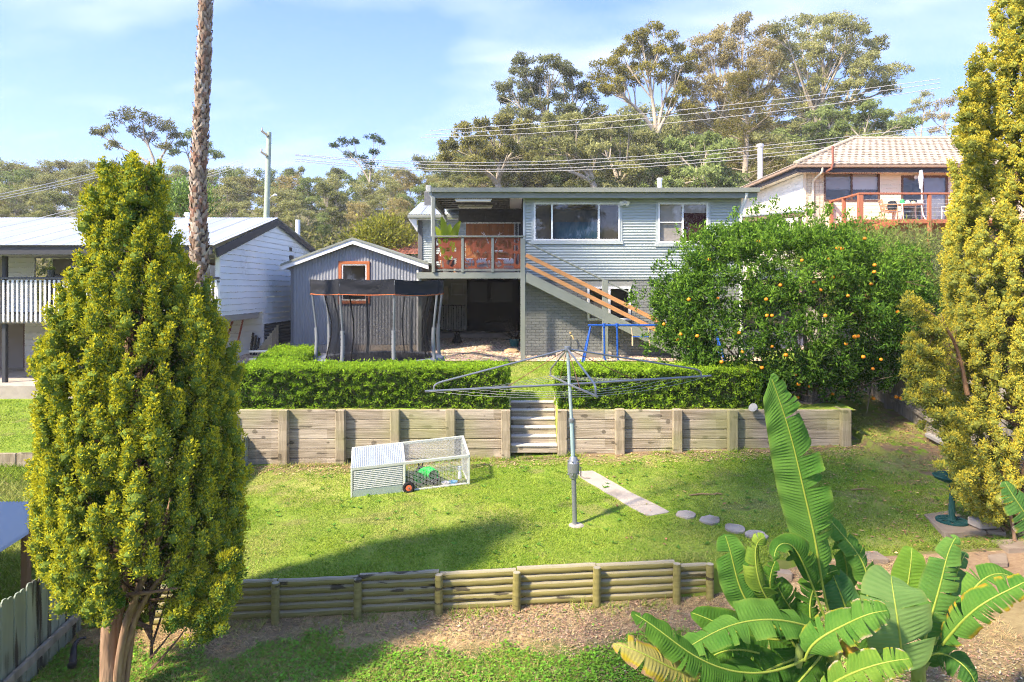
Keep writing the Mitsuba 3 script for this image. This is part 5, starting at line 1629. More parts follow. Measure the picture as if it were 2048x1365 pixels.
# bucket on the retaining wall
bk = thing('plastic_bucket', 'pale plastic bucket tipped over on top of the right retaining wall, beside the banana leaf', 'bucket')
q = at(1512, 822, 13.95)
d = unit([-.55, -.55, .5])
put(bk + '__bucket', MB((.27, .28, .28)).tube([q - d * .04, q + d * .02, q + d * .15, q + d * .16, q + d * .155, q - d * .0], [.005, .055, .088, .092, .082, .05], 16, cap=False), 'painted', 40)
# birdbath and pavers
bb = thing('birdbath', 'green cast metal birdbath on a round pierced foot beside the golden conifer', 'birdbath')
GR = (.018, .075, .072)
pc = ground_at(1904, 1043, lambda X, Y: zg(X, Y) + .04)
zp = float(pc[2])
put(bb + '__bowl', MB(GR).lathe([(0, .60), (.12, .61), (.21, .645), (.235, .67), (.25, .66), (.225, .62), (.12, .575), (.04, .56)], (pc[0], pc[1], zp), 24), 'rough_paint', 40)
put(bb + '__stem', MB(GR).lathe([(.036, .57), (.045, .52), (.032, .45), (.04, .26), (.048, .15), (.04, .09), (.056, .04), (.072, .015)], (pc[0], pc[1], zp), 14), 'rough_paint', 40)
ring_ = Point(0, 0).buffer(.21, 16)
cuts = unary_union([affinity.rotate(affinity.scale(Point(.125, 0).buffer(.04, 8), 1.5, .7), a, origin=(0, 0)) for a in range(0, 360, 40)])
m = trimesh.creation.extrude_polygon(ring_.difference(cuts), .025, engine='earcut')
put(bb + '__foot', MB(GR).add(A(m.vertices) + [pc[0], pc[1], zp], m.faces), 'rough_paint')


def paver(corners, th, label, key='paving_slab', extra=0):
    p = A([ground_at(c[0], c[1], lambda X, Y: zg(X, Y) + .04) for c in corners])
    zt = p[:, 2].mean()
    po = Polygon(p[:, :2])
    m = trimesh.creation.extrude_polygon(po.buffer(-.02).buffer(.02, 3), th, engine='earcut')
    return put(key, MB().add(A(m.vertices) + [0, 0, zt - th + extra], m.faces), 'paver_stone', False, label, 'paving slab')


paver([(1848, 1027, 10.9), (1905, 1015, 11.1), (1974, 1066, 10.2), (1889, 1073, 10.05)], .11, 'large flat paving slab carrying the green birdbath')
bz = zp
put('concrete_block', MB().box(pc[0] + .14, pc[0] + .45, pc[1] - .36, pc[1] - .12, bz + .01, bz + .12, .012, rot=RZ(8)), 'concrete', False, 'concrete block lying on the paving slab at the foot of the birdbath', 'block')
paver([(1980, 1080, 9.9), (2048, 1072, 10.0), (2075, 1098, 9.6), (2016, 1102, 9.5)], .14, 'paving slab at the right edge, beside the cypress trunk')
paver([(1975, 1108, 9.45), (2012, 1100, 9.5), (2016, 1130, 9.05), (1984, 1132, 9.0)], .05, 'worn grey stone slab below the paving slab at the right edge')
paver([(1722, 1101, 9.5), (1752, 1098, 9.55), (1779, 1122, 9.2), (1738, 1124, 9.15)], .22, 'raised concrete slab step behind the tall banana leaf')
paver([(1740, 1150, 8.85), (1775, 1148, 8.9), (1785, 1166, 8.6), (1745, 1168, 8.55)], .15, 'low concrete slab step just below the raised one behind the banana plants')
paver([(1548, 1143, 8.95), (1580, 1140, 9.0), (1586, 1156, 8.75), (1556, 1159, 8.7)], .10, 'small concrete slab at the right end of the log wall')
paver([(1965, 1050, 10.55), (2008, 1052, 10.5), (2012, 1066, 10.25), (1975, 1064, 10.3)], .05, 'dull flat stone between the birdbath slab and the right edge slab')
m = MB((.02, .02, .022)).tube(spline([at(143, 1340, 7.75), at(148, 1305, 7.95), at(160, 1285, 8.1), at(172, 1282, 8.15)], 12) + [0, 0, .04], np.linspace(.05, .015, 12), 7)
put('plastic_sheet_scrap', m, 'painted', True, 'scrap of black plastic lying in the grass beside the left fence', 'plastic scrap')
bq_ = MB((.30, .20, .11))
for a, b in (((1378, 985), (1430, 982)), ((1702, 972), (1745, 982)), ((1425, 976), (1445, 968))):
    p, q = at(*a, 11.4), at(*b, 11.4)
    p[2], q[2] = zl(p[0], p[1]) + .02, zl(q[0], q[1]) + .02
    put('fallen_branch', MB((.30, .20, .11)).tube([p, (p + q) / 2 + [0, .03, .01], q], [.012, .015, .008], 6), 'rough_paint', False, {1378: 'thin fallen twig on the lawn right of the concrete path', 1702: 'fallen twig on the shaded lawn right of the tall banana leaf', 1425: 'short crooked twig end on the lawn near the sleeper wall'}[a[0]], 'twig')

# ================================================================ street: pole and wires
PO = thing('power_pole', 'pale green timber power pole with two short crossarms above the left house', 'power pole')
Yp = 46
tp_, bp_ = at(538, 265, Yp), at(533, 440, Yp)
bp_ = bp_ - (tp_ - bp_) * .55
put(PO + '__pole', MB((.40, .48, .38)).tube([bp_, tp_], [.22, .16], 12), 'rough_paint', 40)
for a, b in (((523, 262), (537, 273)), ((522, 304), (535, 313))):
    put(PO + '__crossarm', MB((.20, .19, .14)).beam(at(*a, Yp - .3), at(*b, Yp - .25), .14, .14, bevel=.02), 'rough_paint')
    put(PO + '__insulator', MB((.5, .5, .5)).tube([at(a[0] + 1, a[1] - 1, Yp - .3), at(a[0] + 1, a[1] - 6, Yp - .3)], .06, 8), 'painted')
put(PO + '__lamp_arm', MB((.6, .62, .62)).tube([at(538, 400, Yp), at(543, 393, Yp - .3), at(548, 391, Yp - .4)], .03, 6), 'painted')
put(PO + '__lamp', MB((.72, .73, .72)).tube([at(547, 391, Yp - .4), at(550, 390.5, Yp - .4), at(554, 391, Yp - .4)], [.06, .10, .05], 8), 'painted', 40)
W_ = [((-80, 405), (335, 307), 40, 60), ((-80, 411), (335, 313), 40, 60), ((-80, 416), (337, 317), 40, 60),
      ((40, 446), (478, 322), 44, 60), ((55, 449), (486, 326), 44, 60), ((70, 452), (489, 330), 44, 60)]
for i, (a, b, ya, yb) in enumerate(W_):
    p, q = at(*a, ya), at(*b, yb)
    put('power_line', MB((.62, .62, .58)).tube(bez(p, (p + q) / 2 - [0, 0, .35], q, 10), .021, 4), 'painted', False, f'{["topmost", "middle", "lowest"][i % 3]} of the three {"upper" if i < 3 else "lower"} overhead wires left of the power pole', 'power line', 'overhead wires left of the pole')
for nth, ((x0, y0), (xm, ym), (x1, y1)) in zip(('topmost', 'second from the top', 'third from the top', 'lowest'), (((590, 309), (1010, 325), (1960, 243)), ((590, 311), (1010, 331), (1960, 251)), ((590, 318), (1010, 339), (1960, 262)), ((590, 322), (1010, 344), (1960, 270)))):
    p, m, q = at(x0, y0, 44), at(xm, ym, 48), at(x1, y1, 52)
    put('power_line', MB((.50, .50, .48)).tube(spline([p, m, at((xm + x1) / 2, (ym + y1) / 2 + 12, 50), q], 18), .022, 4), 'painted', False, f'{nth} of the four overhead wires sagging low above the grey house roof', 'power line', 'lower overhead wires above the grey house')
for nth, ((x0, y0), (xm, ym), (x1, y1)) in zip(('topmost', 'middle', 'lowest'), (((860, 262), (1374, 219), (1880, 158)), ((850, 270), (1374, 229), (1880, 166)), ((840, 276), (1374, 243), (1880, 176)))):
    p, m, q = at(x0, y0, 52), at(xm, ym, 50), at(x1, y1, 48)
    put('power_line', MB((.50, .50, .48)).tube(spline([p, m, q], 18), .022, 4), 'painted', False, f'{nth} of the three overhead wires crossing the crowns of the big gums', 'power line', 'upper overhead wires in front of the gum trees')
# ================================================================ golden conifers
_i = trimesh.creation.icosphere(0)
BLOB = (A(_i.vertices), A(_i.faces))


def cypress(name, label, table, Yc, base, n_out, n_in, seed, gold, green, per=52, bare=None, limbs=()):
    r = np.random.default_rng(seed)
    t = A(table, float)[::-1]                # y, left, right of the outline, lowest first
    Z = EYE - (t[:, 0] - 575) / 1365 * Yc
    XL, XR = (t[:, 1] - 1024) / 1365 * Yc, (t[:, 2] - 1024) / 1365 * Yc
    cx, rx = (XL + XR) / 2, np.maximum((XR - XL) / 2, .03)
    key = thing(name, label, 'conifer')
    mb, inner, inner_mass, twigs = MB(), MB(), MB(), MB((.13, .085, .055))
    zz = r.uniform(Z[0], Z[-1], 40000)
    rz = np.interp(zz, Z, rx)
    zz = zz[r.random(40000) < (rz + .16) / rz.max()]
    axis = lambda z: np.stack([np.interp(z, Z, cx), np.full(np.shape(z), float(Yc)), z], -1)
    pos, kinds = [], []
    need = n_out + n_in
    golden, tries = 0, 0
    for z in zz:
        if len(pos) >= need:
            break
        a = golden = golden + 2.39996 + r.normal(0, .25)
        outer = len(pos) < n_out
        f = r.uniform(.86, 1.0) if outer else r.uniform(.35, .74)
        R_ = np.interp(z, Z, rx)
        if r.random() < .3 and R_ < .4 * rx.max():
            f *= r.random()
        d = A([math.cos(a), math.sin(a), 0])
        p = axis(z) + d * A([1, .92, 0]) * max(R_ * f - min(.16, .35 * R_), 0)
        if bare is not None and bare(p):
            continue
        py = 575 - (p[2] - .12 - EYE) / p[1] * 1365
        px = 1024 + p[0] / p[1] * 1365
        mg = min(14, .12 * np.interp(-py, -t[:, 0], t[:, 2] - t[:, 1]))
        if py > t[0, 0] or px < np.interp(-py, -t[:, 0], t[:, 1]) + mg or px > np.interp(-py, -t[:, 0], t[:, 2]) - mg:
            continue                         # nearer sprays stay inside the tree's outline
        if outer and len(pos) and len(pos) < n_out:
            q = A([x[0] for x in pos])
            if np.min(np.linalg.norm((q - p) * A([1, 1, .62]), axis=1)) < .185 * (rx.max() / 1.1) ** .5 and tries < 12000:
                tries += 1
                continue
        pos.append((p, d, outer))
    for p, d, outer in pos:
        w = r.uniform(.115, .185)
        h = min(w * r.uniform(2.7, 3.7), max((Z[-1] - p[2]) * 1.5, .16))
        w = min(w, max(h * .45, .06))
        ax = unit(A([0, 0, 1]) + d * r.uniform(.15, .5) + r.normal(0, .12, 3))
        k = r.integers(10, 15) if outer else 5
        tone = r.normal(0, .10)
        for i in range(k):
            s = (i + .5) / k
            prof = (math.sin(math.pi * min(1, .2 + .8 * s) ** .85) ** .6) * .9 + .1
            off = unit(np.cross(ax, r.normal(size=3))) * w * prof * r.uniform(.2, .9) * (1.05 - s)
            off += d * w * .3
            c = p + ax * h * (s - .45) + off
            pr = w * r.uniform(.40, .60) * (.5 + .5 * prof)
            blob = BLOB[0] * (pr * .80) * r.uniform(.75, 1.1, (len(BLOB[0]), 1)) + c
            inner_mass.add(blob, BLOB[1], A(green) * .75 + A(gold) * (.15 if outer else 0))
            n = int(per * (1 if outer else .5) * (pr / .075) ** 1.3)
            N = unit(r.normal(size=(n, 3)) + (d * .7 + A([0, 0, .5])) * .75)
            P = c + N * (pr * r.uniform(.72, 1.06, n))[:, None]
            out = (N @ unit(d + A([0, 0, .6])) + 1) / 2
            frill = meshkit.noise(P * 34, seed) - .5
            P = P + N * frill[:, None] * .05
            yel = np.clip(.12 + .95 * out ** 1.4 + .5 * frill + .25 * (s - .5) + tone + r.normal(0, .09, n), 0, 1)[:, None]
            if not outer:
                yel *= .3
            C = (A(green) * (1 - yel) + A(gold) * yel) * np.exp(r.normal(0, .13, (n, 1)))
            D = unit(N * .7 + A([0, 0, .6]) + r.normal(0, .5, (n, 3)))
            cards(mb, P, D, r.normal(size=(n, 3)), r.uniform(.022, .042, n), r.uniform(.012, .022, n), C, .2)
        if r.random() < (.35 if outer else .8):
            q = axis(p[2] - r.uniform(.25, .6))
            twigs.tube(bez(q, (q + p) / 2 - [0, 0, .06], p, 5), [.018, .013, .010, .007, .004], 4)
        if r.random() < .5:                  # dead brown sprays inside
            n = 26
            P = p - d * .16 + r.normal(0, .07, (n, 3))
            cards(inner, P, rdir(n, r) + A([0, 0, -.3]), rdir(n, r), .08, .008, tint([.16, .10, .06], n, .25, r))
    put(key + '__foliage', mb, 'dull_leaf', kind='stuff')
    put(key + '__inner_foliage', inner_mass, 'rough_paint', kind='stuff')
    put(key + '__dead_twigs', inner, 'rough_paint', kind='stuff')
    put(key + '__branches', twigs, 'rough_paint', kind='stuff')
    for pts, rad in limbs:
        p = spline([at(*q) for q in pts], 24)
        rr = np.interp(np.linspace(0, 1, 24), np.linspace(0, 1, len(rad)), rad)
        b = MB().tube(p, rr, 14)
        v, f, c = b.tri()
        nn = meshkit.fbm(v * A([9, 9, 1.6]), 4, 3) - .5
        ctr = np.repeat(p, 14, 0)
        v = v + (v - ctr) * nn[:, None] * .7
        put(key + ('__trunk' if rad[0] > .05 else '__limb'), MB().add(v, f), 'cypress_bark', True)
    return key


gap = lambda p: (abs(p[0] + 3.78) < .10 and -.9 < p[2] < 1.2 and p[1] < 7.0 and rng.random() < .4) or (p[2] < -.55 and p[0] > -3.9 and p[0] < -3.3 and p[1] < 7.6)
cypress('golden_cypress', 'tall golden-green cypress at the lower left with a bare pale trunk',
        [(318, 246, 280), (345, 204, 322), (400, 180, 338), (470, 167, 352), (540, 160, 382), (600, 128, 422), (660, 112, 440), (720, 90, 454), (800, 88, 470), (900, 90, 478), (1000, 78, 488), (1080, 80, 492), (1150, 96, 490), (1195, 115, 480), (1240, 165, 440)],
        7.35, None, 290, 110, 51, (.58, .55, .035), (.07, .165, .033), 62, gap,
        [([(214, 1420, 7.3), (220, 1350, 7.3), (217, 1290, 7.32), (222, 1230, 7.3), (245, 1080, 7.35), (255, 850, 7.35), (258, 600, 7.35), (262, 400, 7.35)], [.105, .082, .078, .075, .06, .05, .04, .02]),
         ([(232, 1400, 7.3), (238, 1320, 7.25), (255, 1240, 7.2), (290, 1150, 7.1), (325, 1060, 7.05), (350, 960, 7.1)], [.045, .04, .035, .03, .024, .015]),
         ([(240, 1400, 7.35), (252, 1300, 7.3), (285, 1210, 7.2), (345, 1120, 7.05), (385, 1050, 7.0)], [.035, .03, .028, .02, .012]),
         ([(248, 1390, 7.4), (262, 1290, 7.4), (275, 1180, 7.3), (300, 1060, 7.2)], [.03, .026, .022, .015]),
         ([(228, 1300, 7.35), (245, 1200, 7.3), (262, 1100, 7.2), (268, 980, 7.1)], [.04, .034, .03, .02]),
         ([(250, 1190, 7.2), (300, 1185, 7.0), (345, 1178, 6.9), (375, 1172, 6.85)], [.022, .02, .014, .008]),
         ([(244, 1390, 7.45), (252, 1300, 7.5), (262, 1240, 7.5), (320, 1160, 7.4), (400, 1100, 7.4)], [.028, .024, .02, .016, .01])])
# hanging lower lobes of that tree
k0 = 'golden_cypress'
r = np.random.default_rng(77)
mb, im = MB(), MB()
for x, y, q in ((352, 1250, 6.9), (340, 1225, 6.95), (365, 1235, 6.85), (392, 1240, 6.9), (415, 1225, 6.9), (430, 1255, 6.95), (410, 1265, 6.95), (440, 1215, 6.9), (388, 1160, 6.8), (400, 1150, 6.85), (432, 1180, 6.85), (380, 1140, 6.85), (470, 1150, 6.95), (460, 1120, 6.9), (200, 1225, 6.9), (215, 1200, 6.8), (185, 1215, 6.9), (222, 1170, 6.75), (170, 1190, 6.9), (150, 1170, 6.95), (205, 1150, 6.8)):
    p = at(x, y, q)
    for i in range(7):
        c = p + r.normal(0, .045, 3) + [0, 0, .0]
        n = 90
        N = unit(r.normal(size=(n, 3)) + A([0, -.4, .5]))
        im.add(BLOB[0] * .05 * r.uniform(.75, 1.1, (len(BLOB[0]), 1)) + c, BLOB[1], (.065, .125, .025))
        P = c + N * (.063 * r.uniform(.7, 1.06, n))[:, None]
        fr_ = meshkit.noise(P * 34, 4) - .5
        P = P + N * fr_[:, None] * .04
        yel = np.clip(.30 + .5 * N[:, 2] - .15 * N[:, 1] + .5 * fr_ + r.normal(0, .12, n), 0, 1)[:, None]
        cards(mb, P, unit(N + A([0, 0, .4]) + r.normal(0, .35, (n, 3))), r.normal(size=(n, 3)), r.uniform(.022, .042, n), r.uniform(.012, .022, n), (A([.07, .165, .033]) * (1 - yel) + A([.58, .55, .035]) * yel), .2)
put(k0 + '__hanging_spray', mb, 'dull_leaf', kind='stuff')
put(k0 + '__inner_foliage', im, 'rough_paint', kind='stuff')

cypress('golden_cypress', 'huge yellow-gold cypress at the right edge, taller than the picture',
        [(-160, 2060, 2075), (-60, 2010, 2105), (0, 1992, 2125), (70, 1985, 2140), (130, 1962, 2150), (220, 1952, 2170), (300, 1938, 2190), (380, 1912, 2215), (480, 1896, 2240), (600, 1890, 2250), (720, 1888, 2255), (840, 1892, 2255), (900, 1896, 2240), (950, 1897, 2220), (985, 1903, 2190), (1015, 1925, 2150), (1045, 1955, 2110)],
        9.6, None, 360, 110, 52, (.68, .58, .07), (.17, .23, .05), 58, None,
        [([(2050, 1190, 9.5), (2040, 1120, 9.5), (2050, 1040, 9.55), (2065, 900, 9.6), (2070, 500, 9.6), (2068, 100, 9.6)], [.10, .09, .085, .08, .06, .03]),
         ([(2052, 1180, 9.4), (2034, 1100, 9.3), (2026, 1060, 9.3), (2015, 980, 9.2)], [.03, .025, .022, .015])])
# side lobes of the right conifer
r = np.random.default_rng(78)
mb, im, dead = MB(), MB(), MB((.24, .14, .08))
lobes = [(1955, 150, 9.3, 18, 30), (1948, 185, 9.25, 22, 35), (1938, 225, 9.2, 26, 35), (1935, 270, 9.2, 24, 40), (1950, 300, 9.1, 26, 40), (1930, 215, 9.3, 14, 20),
         (1845, 690, 9.2, 22, 40), (1850, 740, 9.1, 28, 45), (1838, 780, 9.2, 26, 40), (1868, 795, 9.1, 22, 40), (1880, 830, 9.1, 16, 22), (1908, 860, 9.0, 18, 40), (1912, 900, 9.0, 18, 40), (1930, 955, 9.0, 18, 30), (1870, 720, 9.2, 20, 40), (1835, 720, 9.15, 18, 25),
         (1815, 605, 9.0, 8, 12), (1830, 615, 9.0, 10, 14), (1845, 630, 9.0, 14, 18), (1860, 650, 9.05, 14, 20), (1875, 665, 9.05, 14, 20)]
for x, y, q, wx, hy in lobes:
    for i in range(max(6, int(wx * hy / 42))):
        c = at(x + r.normal(0, wx * .55), y + r.normal(0, hy * .55), q + r.normal(0, .12))
        n = 100
        N = unit(r.normal(size=(n, 3)) + A([-.2, -.45, .5]))
        im.add(BLOB[0] * .058 * r.uniform(.75, 1.1, (len(BLOB[0]), 1)) + c, BLOB[1], (.15, .18, .035))
        P = c + N * (.072 * r.uniform(.7, 1.06, n))[:, None]
        fr_ = meshkit.noise(P * 34, 4) - .5
        P = P + N * fr_[:, None] * .045
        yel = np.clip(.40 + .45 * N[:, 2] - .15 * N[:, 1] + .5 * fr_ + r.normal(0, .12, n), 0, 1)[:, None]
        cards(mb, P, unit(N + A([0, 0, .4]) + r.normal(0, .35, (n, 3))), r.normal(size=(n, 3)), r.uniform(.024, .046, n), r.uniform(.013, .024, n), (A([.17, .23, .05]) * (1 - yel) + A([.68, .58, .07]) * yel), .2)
put('golden_cypress_001__side_spray', mb, 'dull_leaf', kind='stuff')
put('golden_cypress_001__inner_foliage', im, 'rough_paint', kind='stuff')
for i in range(60):
    p = at(1880 + r.normal(0, 14), 700 + r.normal(0, 45), 9.25 + r.normal(0, .1))
    dead.tube([p, p + r.normal(0, .10, 3) + [-.08, -.05, .05], p + r.normal(0, .15, 3) + [-.16, -.08, .02]], [.006, .004, .002], 4)
dead.tube(spline([at(1935, 790, 9.3), at(1920, 720, 9.25), at(1895, 660, 9.1), at(1850, 620, 9.0)], 12), np.linspace(.03, .012, 12), 6)
put('golden_cypress_001__dead_branch', dead, 'rough_paint', label='bare reddish-brown branch on the left side')

# ================================================================ orange tree
OT = thing('orange_tree', 'broad glossy orange tree hung with ripe oranges, behind the right retaining wall', 'orange tree')
r = np.random.default_rng(61)
oc, oa_ = A([6.38, 15.9, 1.62]), A([3.0, 2.25, 2.08])


def in_gap(p):                               # openings in the lower crown where the stems show
    x, z = 1024 + p[0] / p[1] * 1365, 575 - (p[2] - EYE) / p[1] * 1365
    return ((abs(x - 1595) < 48 and 590 < z < 690) or (abs(x - 1715) < 50 and 640 < z < 720) or (abs(x - 1500) < 55 and 690 < z < 745) or (abs(x - 1640) < 95 and z > 770) or (x < 1480 and z > 795 - max(0, (1440 - x)) * .35) or
            (x > 1740 and z > 832))


mb, leafC = MB(), []
n_cl = 0
for i in range(5200):
    d = rdir(1, r)[0]
    if d[1] > .45:
        continue
    f = 1.0 + .30 * (meshkit.fbm(d[None] * 2.1 + 9, 3, 4)[0] - .5) * 2
    f *= r.uniform(.72, 1.0) if i % 14 else r.uniform(1.03, 1.16)
    p = oc + oa_ * d * f
    if p[2] < -.25 or (in_gap(p) and r.random() < .6):
        continue
    n_cl += 1
    if n_cl > 1500:
        break
    R_ = r.uniform(.20, .34)
    nb = 9
    tips_ = p + unit(r.normal(size=(nb, 3)) + d * .8 + A([0, 0, .35])) * (R_ * r.uniform(.4, 1.05, nb))[:, None]
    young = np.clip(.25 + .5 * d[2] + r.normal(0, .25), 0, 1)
    for q in tips_:
        m = 8
        ax = unit(q - p + A([0, 0, .15]))
        D = unit(ax * r.uniform(.3, 1.2, (m, 1)) + r.normal(0, .75, (m, 3)))
        P = q + r.normal(0, .03, (m, 3)) - ax * r.uniform(0, .08, (m, 1))
        N = unit(A([0, 0, 1.0]) + d * .4 + r.normal(0, .45, (m, 3)))
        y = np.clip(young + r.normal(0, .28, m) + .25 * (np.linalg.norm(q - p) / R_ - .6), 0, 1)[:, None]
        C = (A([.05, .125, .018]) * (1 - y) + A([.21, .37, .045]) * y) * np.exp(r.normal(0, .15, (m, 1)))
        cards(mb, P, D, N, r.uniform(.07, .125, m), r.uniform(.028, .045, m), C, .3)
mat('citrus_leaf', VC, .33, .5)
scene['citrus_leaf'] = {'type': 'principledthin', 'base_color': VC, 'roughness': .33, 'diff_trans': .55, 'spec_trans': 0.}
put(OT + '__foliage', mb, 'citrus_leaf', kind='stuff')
tk = MB((.16, .13, .10))
ob = at(1622, 0, 14.75)
ob[2] = -.36
for x, y, q, rr in ((1590, 700, 15.3, .09), (1600, 600, 15.9, .08), (1680, 720, 15.5, .08), (1500, 740, 15.2, .06), (1720, 650, 16.0, .06), (1640, 560, 16.0, .06), (1440, 680, 15.6, .05), (1780, 730, 15.8, .05), (1560, 520, 16, .05), (1530, 640, 15.6, .05)):
    e = at(x, y, q)
    p = bez(ob + r.normal(0, .05, 3) * [1, 1, 0], ob + (e - ob) * .35 + A([(e - ob)[0] * .25, 0, -.1]), e, 10)
    tk.tube(p, np.linspace(rr, rr * .35, 10), 7)
    for j in range(9):
        s = p[r.integers(4, 10)]
        w_ = s + unit(r.normal(size=3) + A([0, -.2, .4])) * r.uniform(.4, 1.0)
        tk.tube(bez(s, (s + w_) / 2 + r.normal(0, .08, 3), w_, 5), [.02, .016, .012, .008, .004], 4)
put(OT + '__trunk', tk, 'rough_paint', 60)
ORZ = [(497, 127), (205, 232), (743, 238), (700, 225), (912, 228), (950, 165), (984, 168), (1175, 265), (1178, 305), (813, 363), (628, 382), (747, 430), (930, 335), (1162, 375), (260, 458), (84, 466), (535, 465), (573, 560), (545, 560), (330, 648), (376, 660), (40, 670), (20, 700),
       (580, 742), (405, 774), (655, 790), (175, 867), (225, 862), (727, 960), (722, 1038), (788, 973), (932, 1020), (1100, 800), (1203, 815), (1168, 873), (1210, 765), (1012, 725), (1075, 680), (1050, 683), (1290, 1033), (1325, 1043), (1385, 720), (1376, 672), (1265, 590), (1340, 718), (1308, 538),
       (1022, 445), (1110, 110), (855, 410), (515, 865), (340, 1040), (1355, 1000), (1170, 1045), (275, 830), (710, 905), (140, 680), (-60, 610), (430, 880), (880, 560), (980, 560)]
ico = trimesh.creation.icosphere(2, .037)
mat('orange_peel', lambda p, n, uv: mix((.75, .22, .012), (.80, .34, .02), fbm(p.x * 9, p.y * 9, p.z * 9)), .45, .4)
for x, y in [q for i, q in enumerate(ORZ) if i % 8 != 3]:
    x, y = 1348 + x / 2.923, 440 + y / 2.923
    best = None
    for q in np.arange(13.3, 16.2, .04):
        p = at(x, y, q)
        if (((p - oc) / oa_) ** 2).sum() < 1.04:
            best = p
            break
    if best is None:
        best = at(x, y, 15.0)
    put(OT + '__orange', MB().add(A(ico.vertices) * A([1, 1, .95]) * r.uniform(.9, 1.15) + best + A([0, r.uniform(-.06, .06), 0]), ico.faces), 'orange_peel', True)

# ================================================================ shrubs
def shrub(name, label, c, ax, n_cl, per, L, W, dark, light, seed, stems=(.30, .15, .09), hang=.0, nst=14, cat='shrub'):
    r = np.random.default_rng(seed)
    c, ax = A(c, float), A(ax, float)
    key = thing(name, label, cat)
    mb, st = MB(), MB(stems)
    g0_ = c - A([0, 0, ax[2] * .95])
    for i in range(n_cl):
        d = rdir(1, r)[0]
        d[2] = abs(d[2]) * 1.0 if r.random() < .7 else d[2]
        p = c + ax * d * r.uniform(.45, 1.0) * (.85 + .3 * meshkit.noise(d[None] * 2 + seed)[0])
        n = per
        D = unit(d * .8 + r.normal(0, .6, (n, 3)) + A([0, 0, .4 - hang]))
        P = p + r.normal(0, 1, (n, 3)) * L * 1.5
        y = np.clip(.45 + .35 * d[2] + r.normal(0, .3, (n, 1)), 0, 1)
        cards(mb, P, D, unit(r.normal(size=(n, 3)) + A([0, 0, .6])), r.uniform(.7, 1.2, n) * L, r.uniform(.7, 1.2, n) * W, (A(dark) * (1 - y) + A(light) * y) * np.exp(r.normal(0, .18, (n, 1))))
        if i % max(1, n_cl // nst) == 0:
            st.tube(bez(g0_, (g0_ + p) / 2 + A([0, 0, .1 * ax[2]]), p, 6), np.linspace(.035, .008, 6) * max(ax.max() / 1.5, .6), 5)
    put(key + '__foliage', mb, 'dull_leaf', kind='stuff')
    put(key + '__stems', st, 'rough_paint')
    return key


shrub('oleander_bush', 'loose olive bush with thin leaves between the orange tree and right golden cypress', at(1800, 610, 18.2), (1.75, 1.3, 2.15), 760, 26, .13, .026, (.08, .12, .035), (.26, .31, .09), 81)
shrub('leafy_bush', 'bright green bush rising behind the orange tree below the terracotta deck', at(1705, 540, 20.5), (2.3, 1.0, 1.45), 520, 26, .11, .045, (.06, .12, .02), (.20, .30, .05), 82)
shrub('round_bush', 'rounded yellow-green tree top showing above the shed roof', at(765, 498, 40), (1.7, 1.5, 1.6), 190, 26, .26, .11, (.12, .15, .02), (.33, .33, .05), 83)
shrub('light_green_tree', 'small light green tree behind the left house roof beside the palm trunk', at(372, 420, 42), (1.1, 1.0, 1.5), 90, 24, .3, .12, (.10, .20, .04), (.25, .36, .08), 84)
DH = thing('distant_house', 'distant house of which only a red tiled roof corner shows behind the shed', 'house')
m = MB((.26, .10, .07))
for i in range(10):
    for j in range(26):
        x0 = -7.6 + j * .22
        z0 = 4.02 - .0 + i * .085
        y0 = 38 + i * .25
        m.add([(x0, y0, z0 + .03), (x0 + .11, y0, z0 + .065), (x0 + .22, y0, z0 + .03), (x0, y0 + .26, z0 + .09), (x0 + .11, y0 + .26, z0 + .125), (x0 + .22, y0 + .26, z0 + .09)], [[0, 1, 4, 3], [1, 2, 5, 4]], A([.27, .10, .07]) * rng.uniform(.7, 1.2))
put(DH + '__roof', m, 'rough_paint')
put(DH + '__wall', B(-7.4, -2.2, 38.4, 42, .5, 4.0, col=(.4, .36, .3)), 'rough_paint')

# ================================================================ palm
PM = thing('palm_tree', 'tall palm with shaggy grey-brown trunk crossing the sky on the left', 'palm tree')
r = np.random.default_rng(91)
Yp = 15.5
pts = [at(402, 640, Yp) - [0, 0, 1.9], at(401, 600, Yp), at(398, 480, Yp), at(397, 380, Yp), at(402, 250, Yp), at(408, 120, Yp), at(411, 0, Yp), at(412, -260, Yp), at(410, -560, Yp)]
pc_ = spline(pts, 200)
zs_ = pc_[:, 2]
cxz = lambda z: np.stack([np.interp(z, zs_, pc_[:, 0]), np.interp(z, zs_, pc_[:, 1]), z], -1)
rad = lambda z: np.interp(z, [-2, .6, 2.0, 3.2, 4.2, 6.0, 8.7, 12.5], [.185, .17, .175, .165, .155, .135, .118, .11])
core = MB((.14, .10, .08))
z = np.linspace(-.9, 12.6, 90)
core.tube(cxz(z), rad(z) * .93, 14)
put(PM + '__trunk', core, 'rough_paint', True)
sc_ = MB()
z, k = -.6, 0
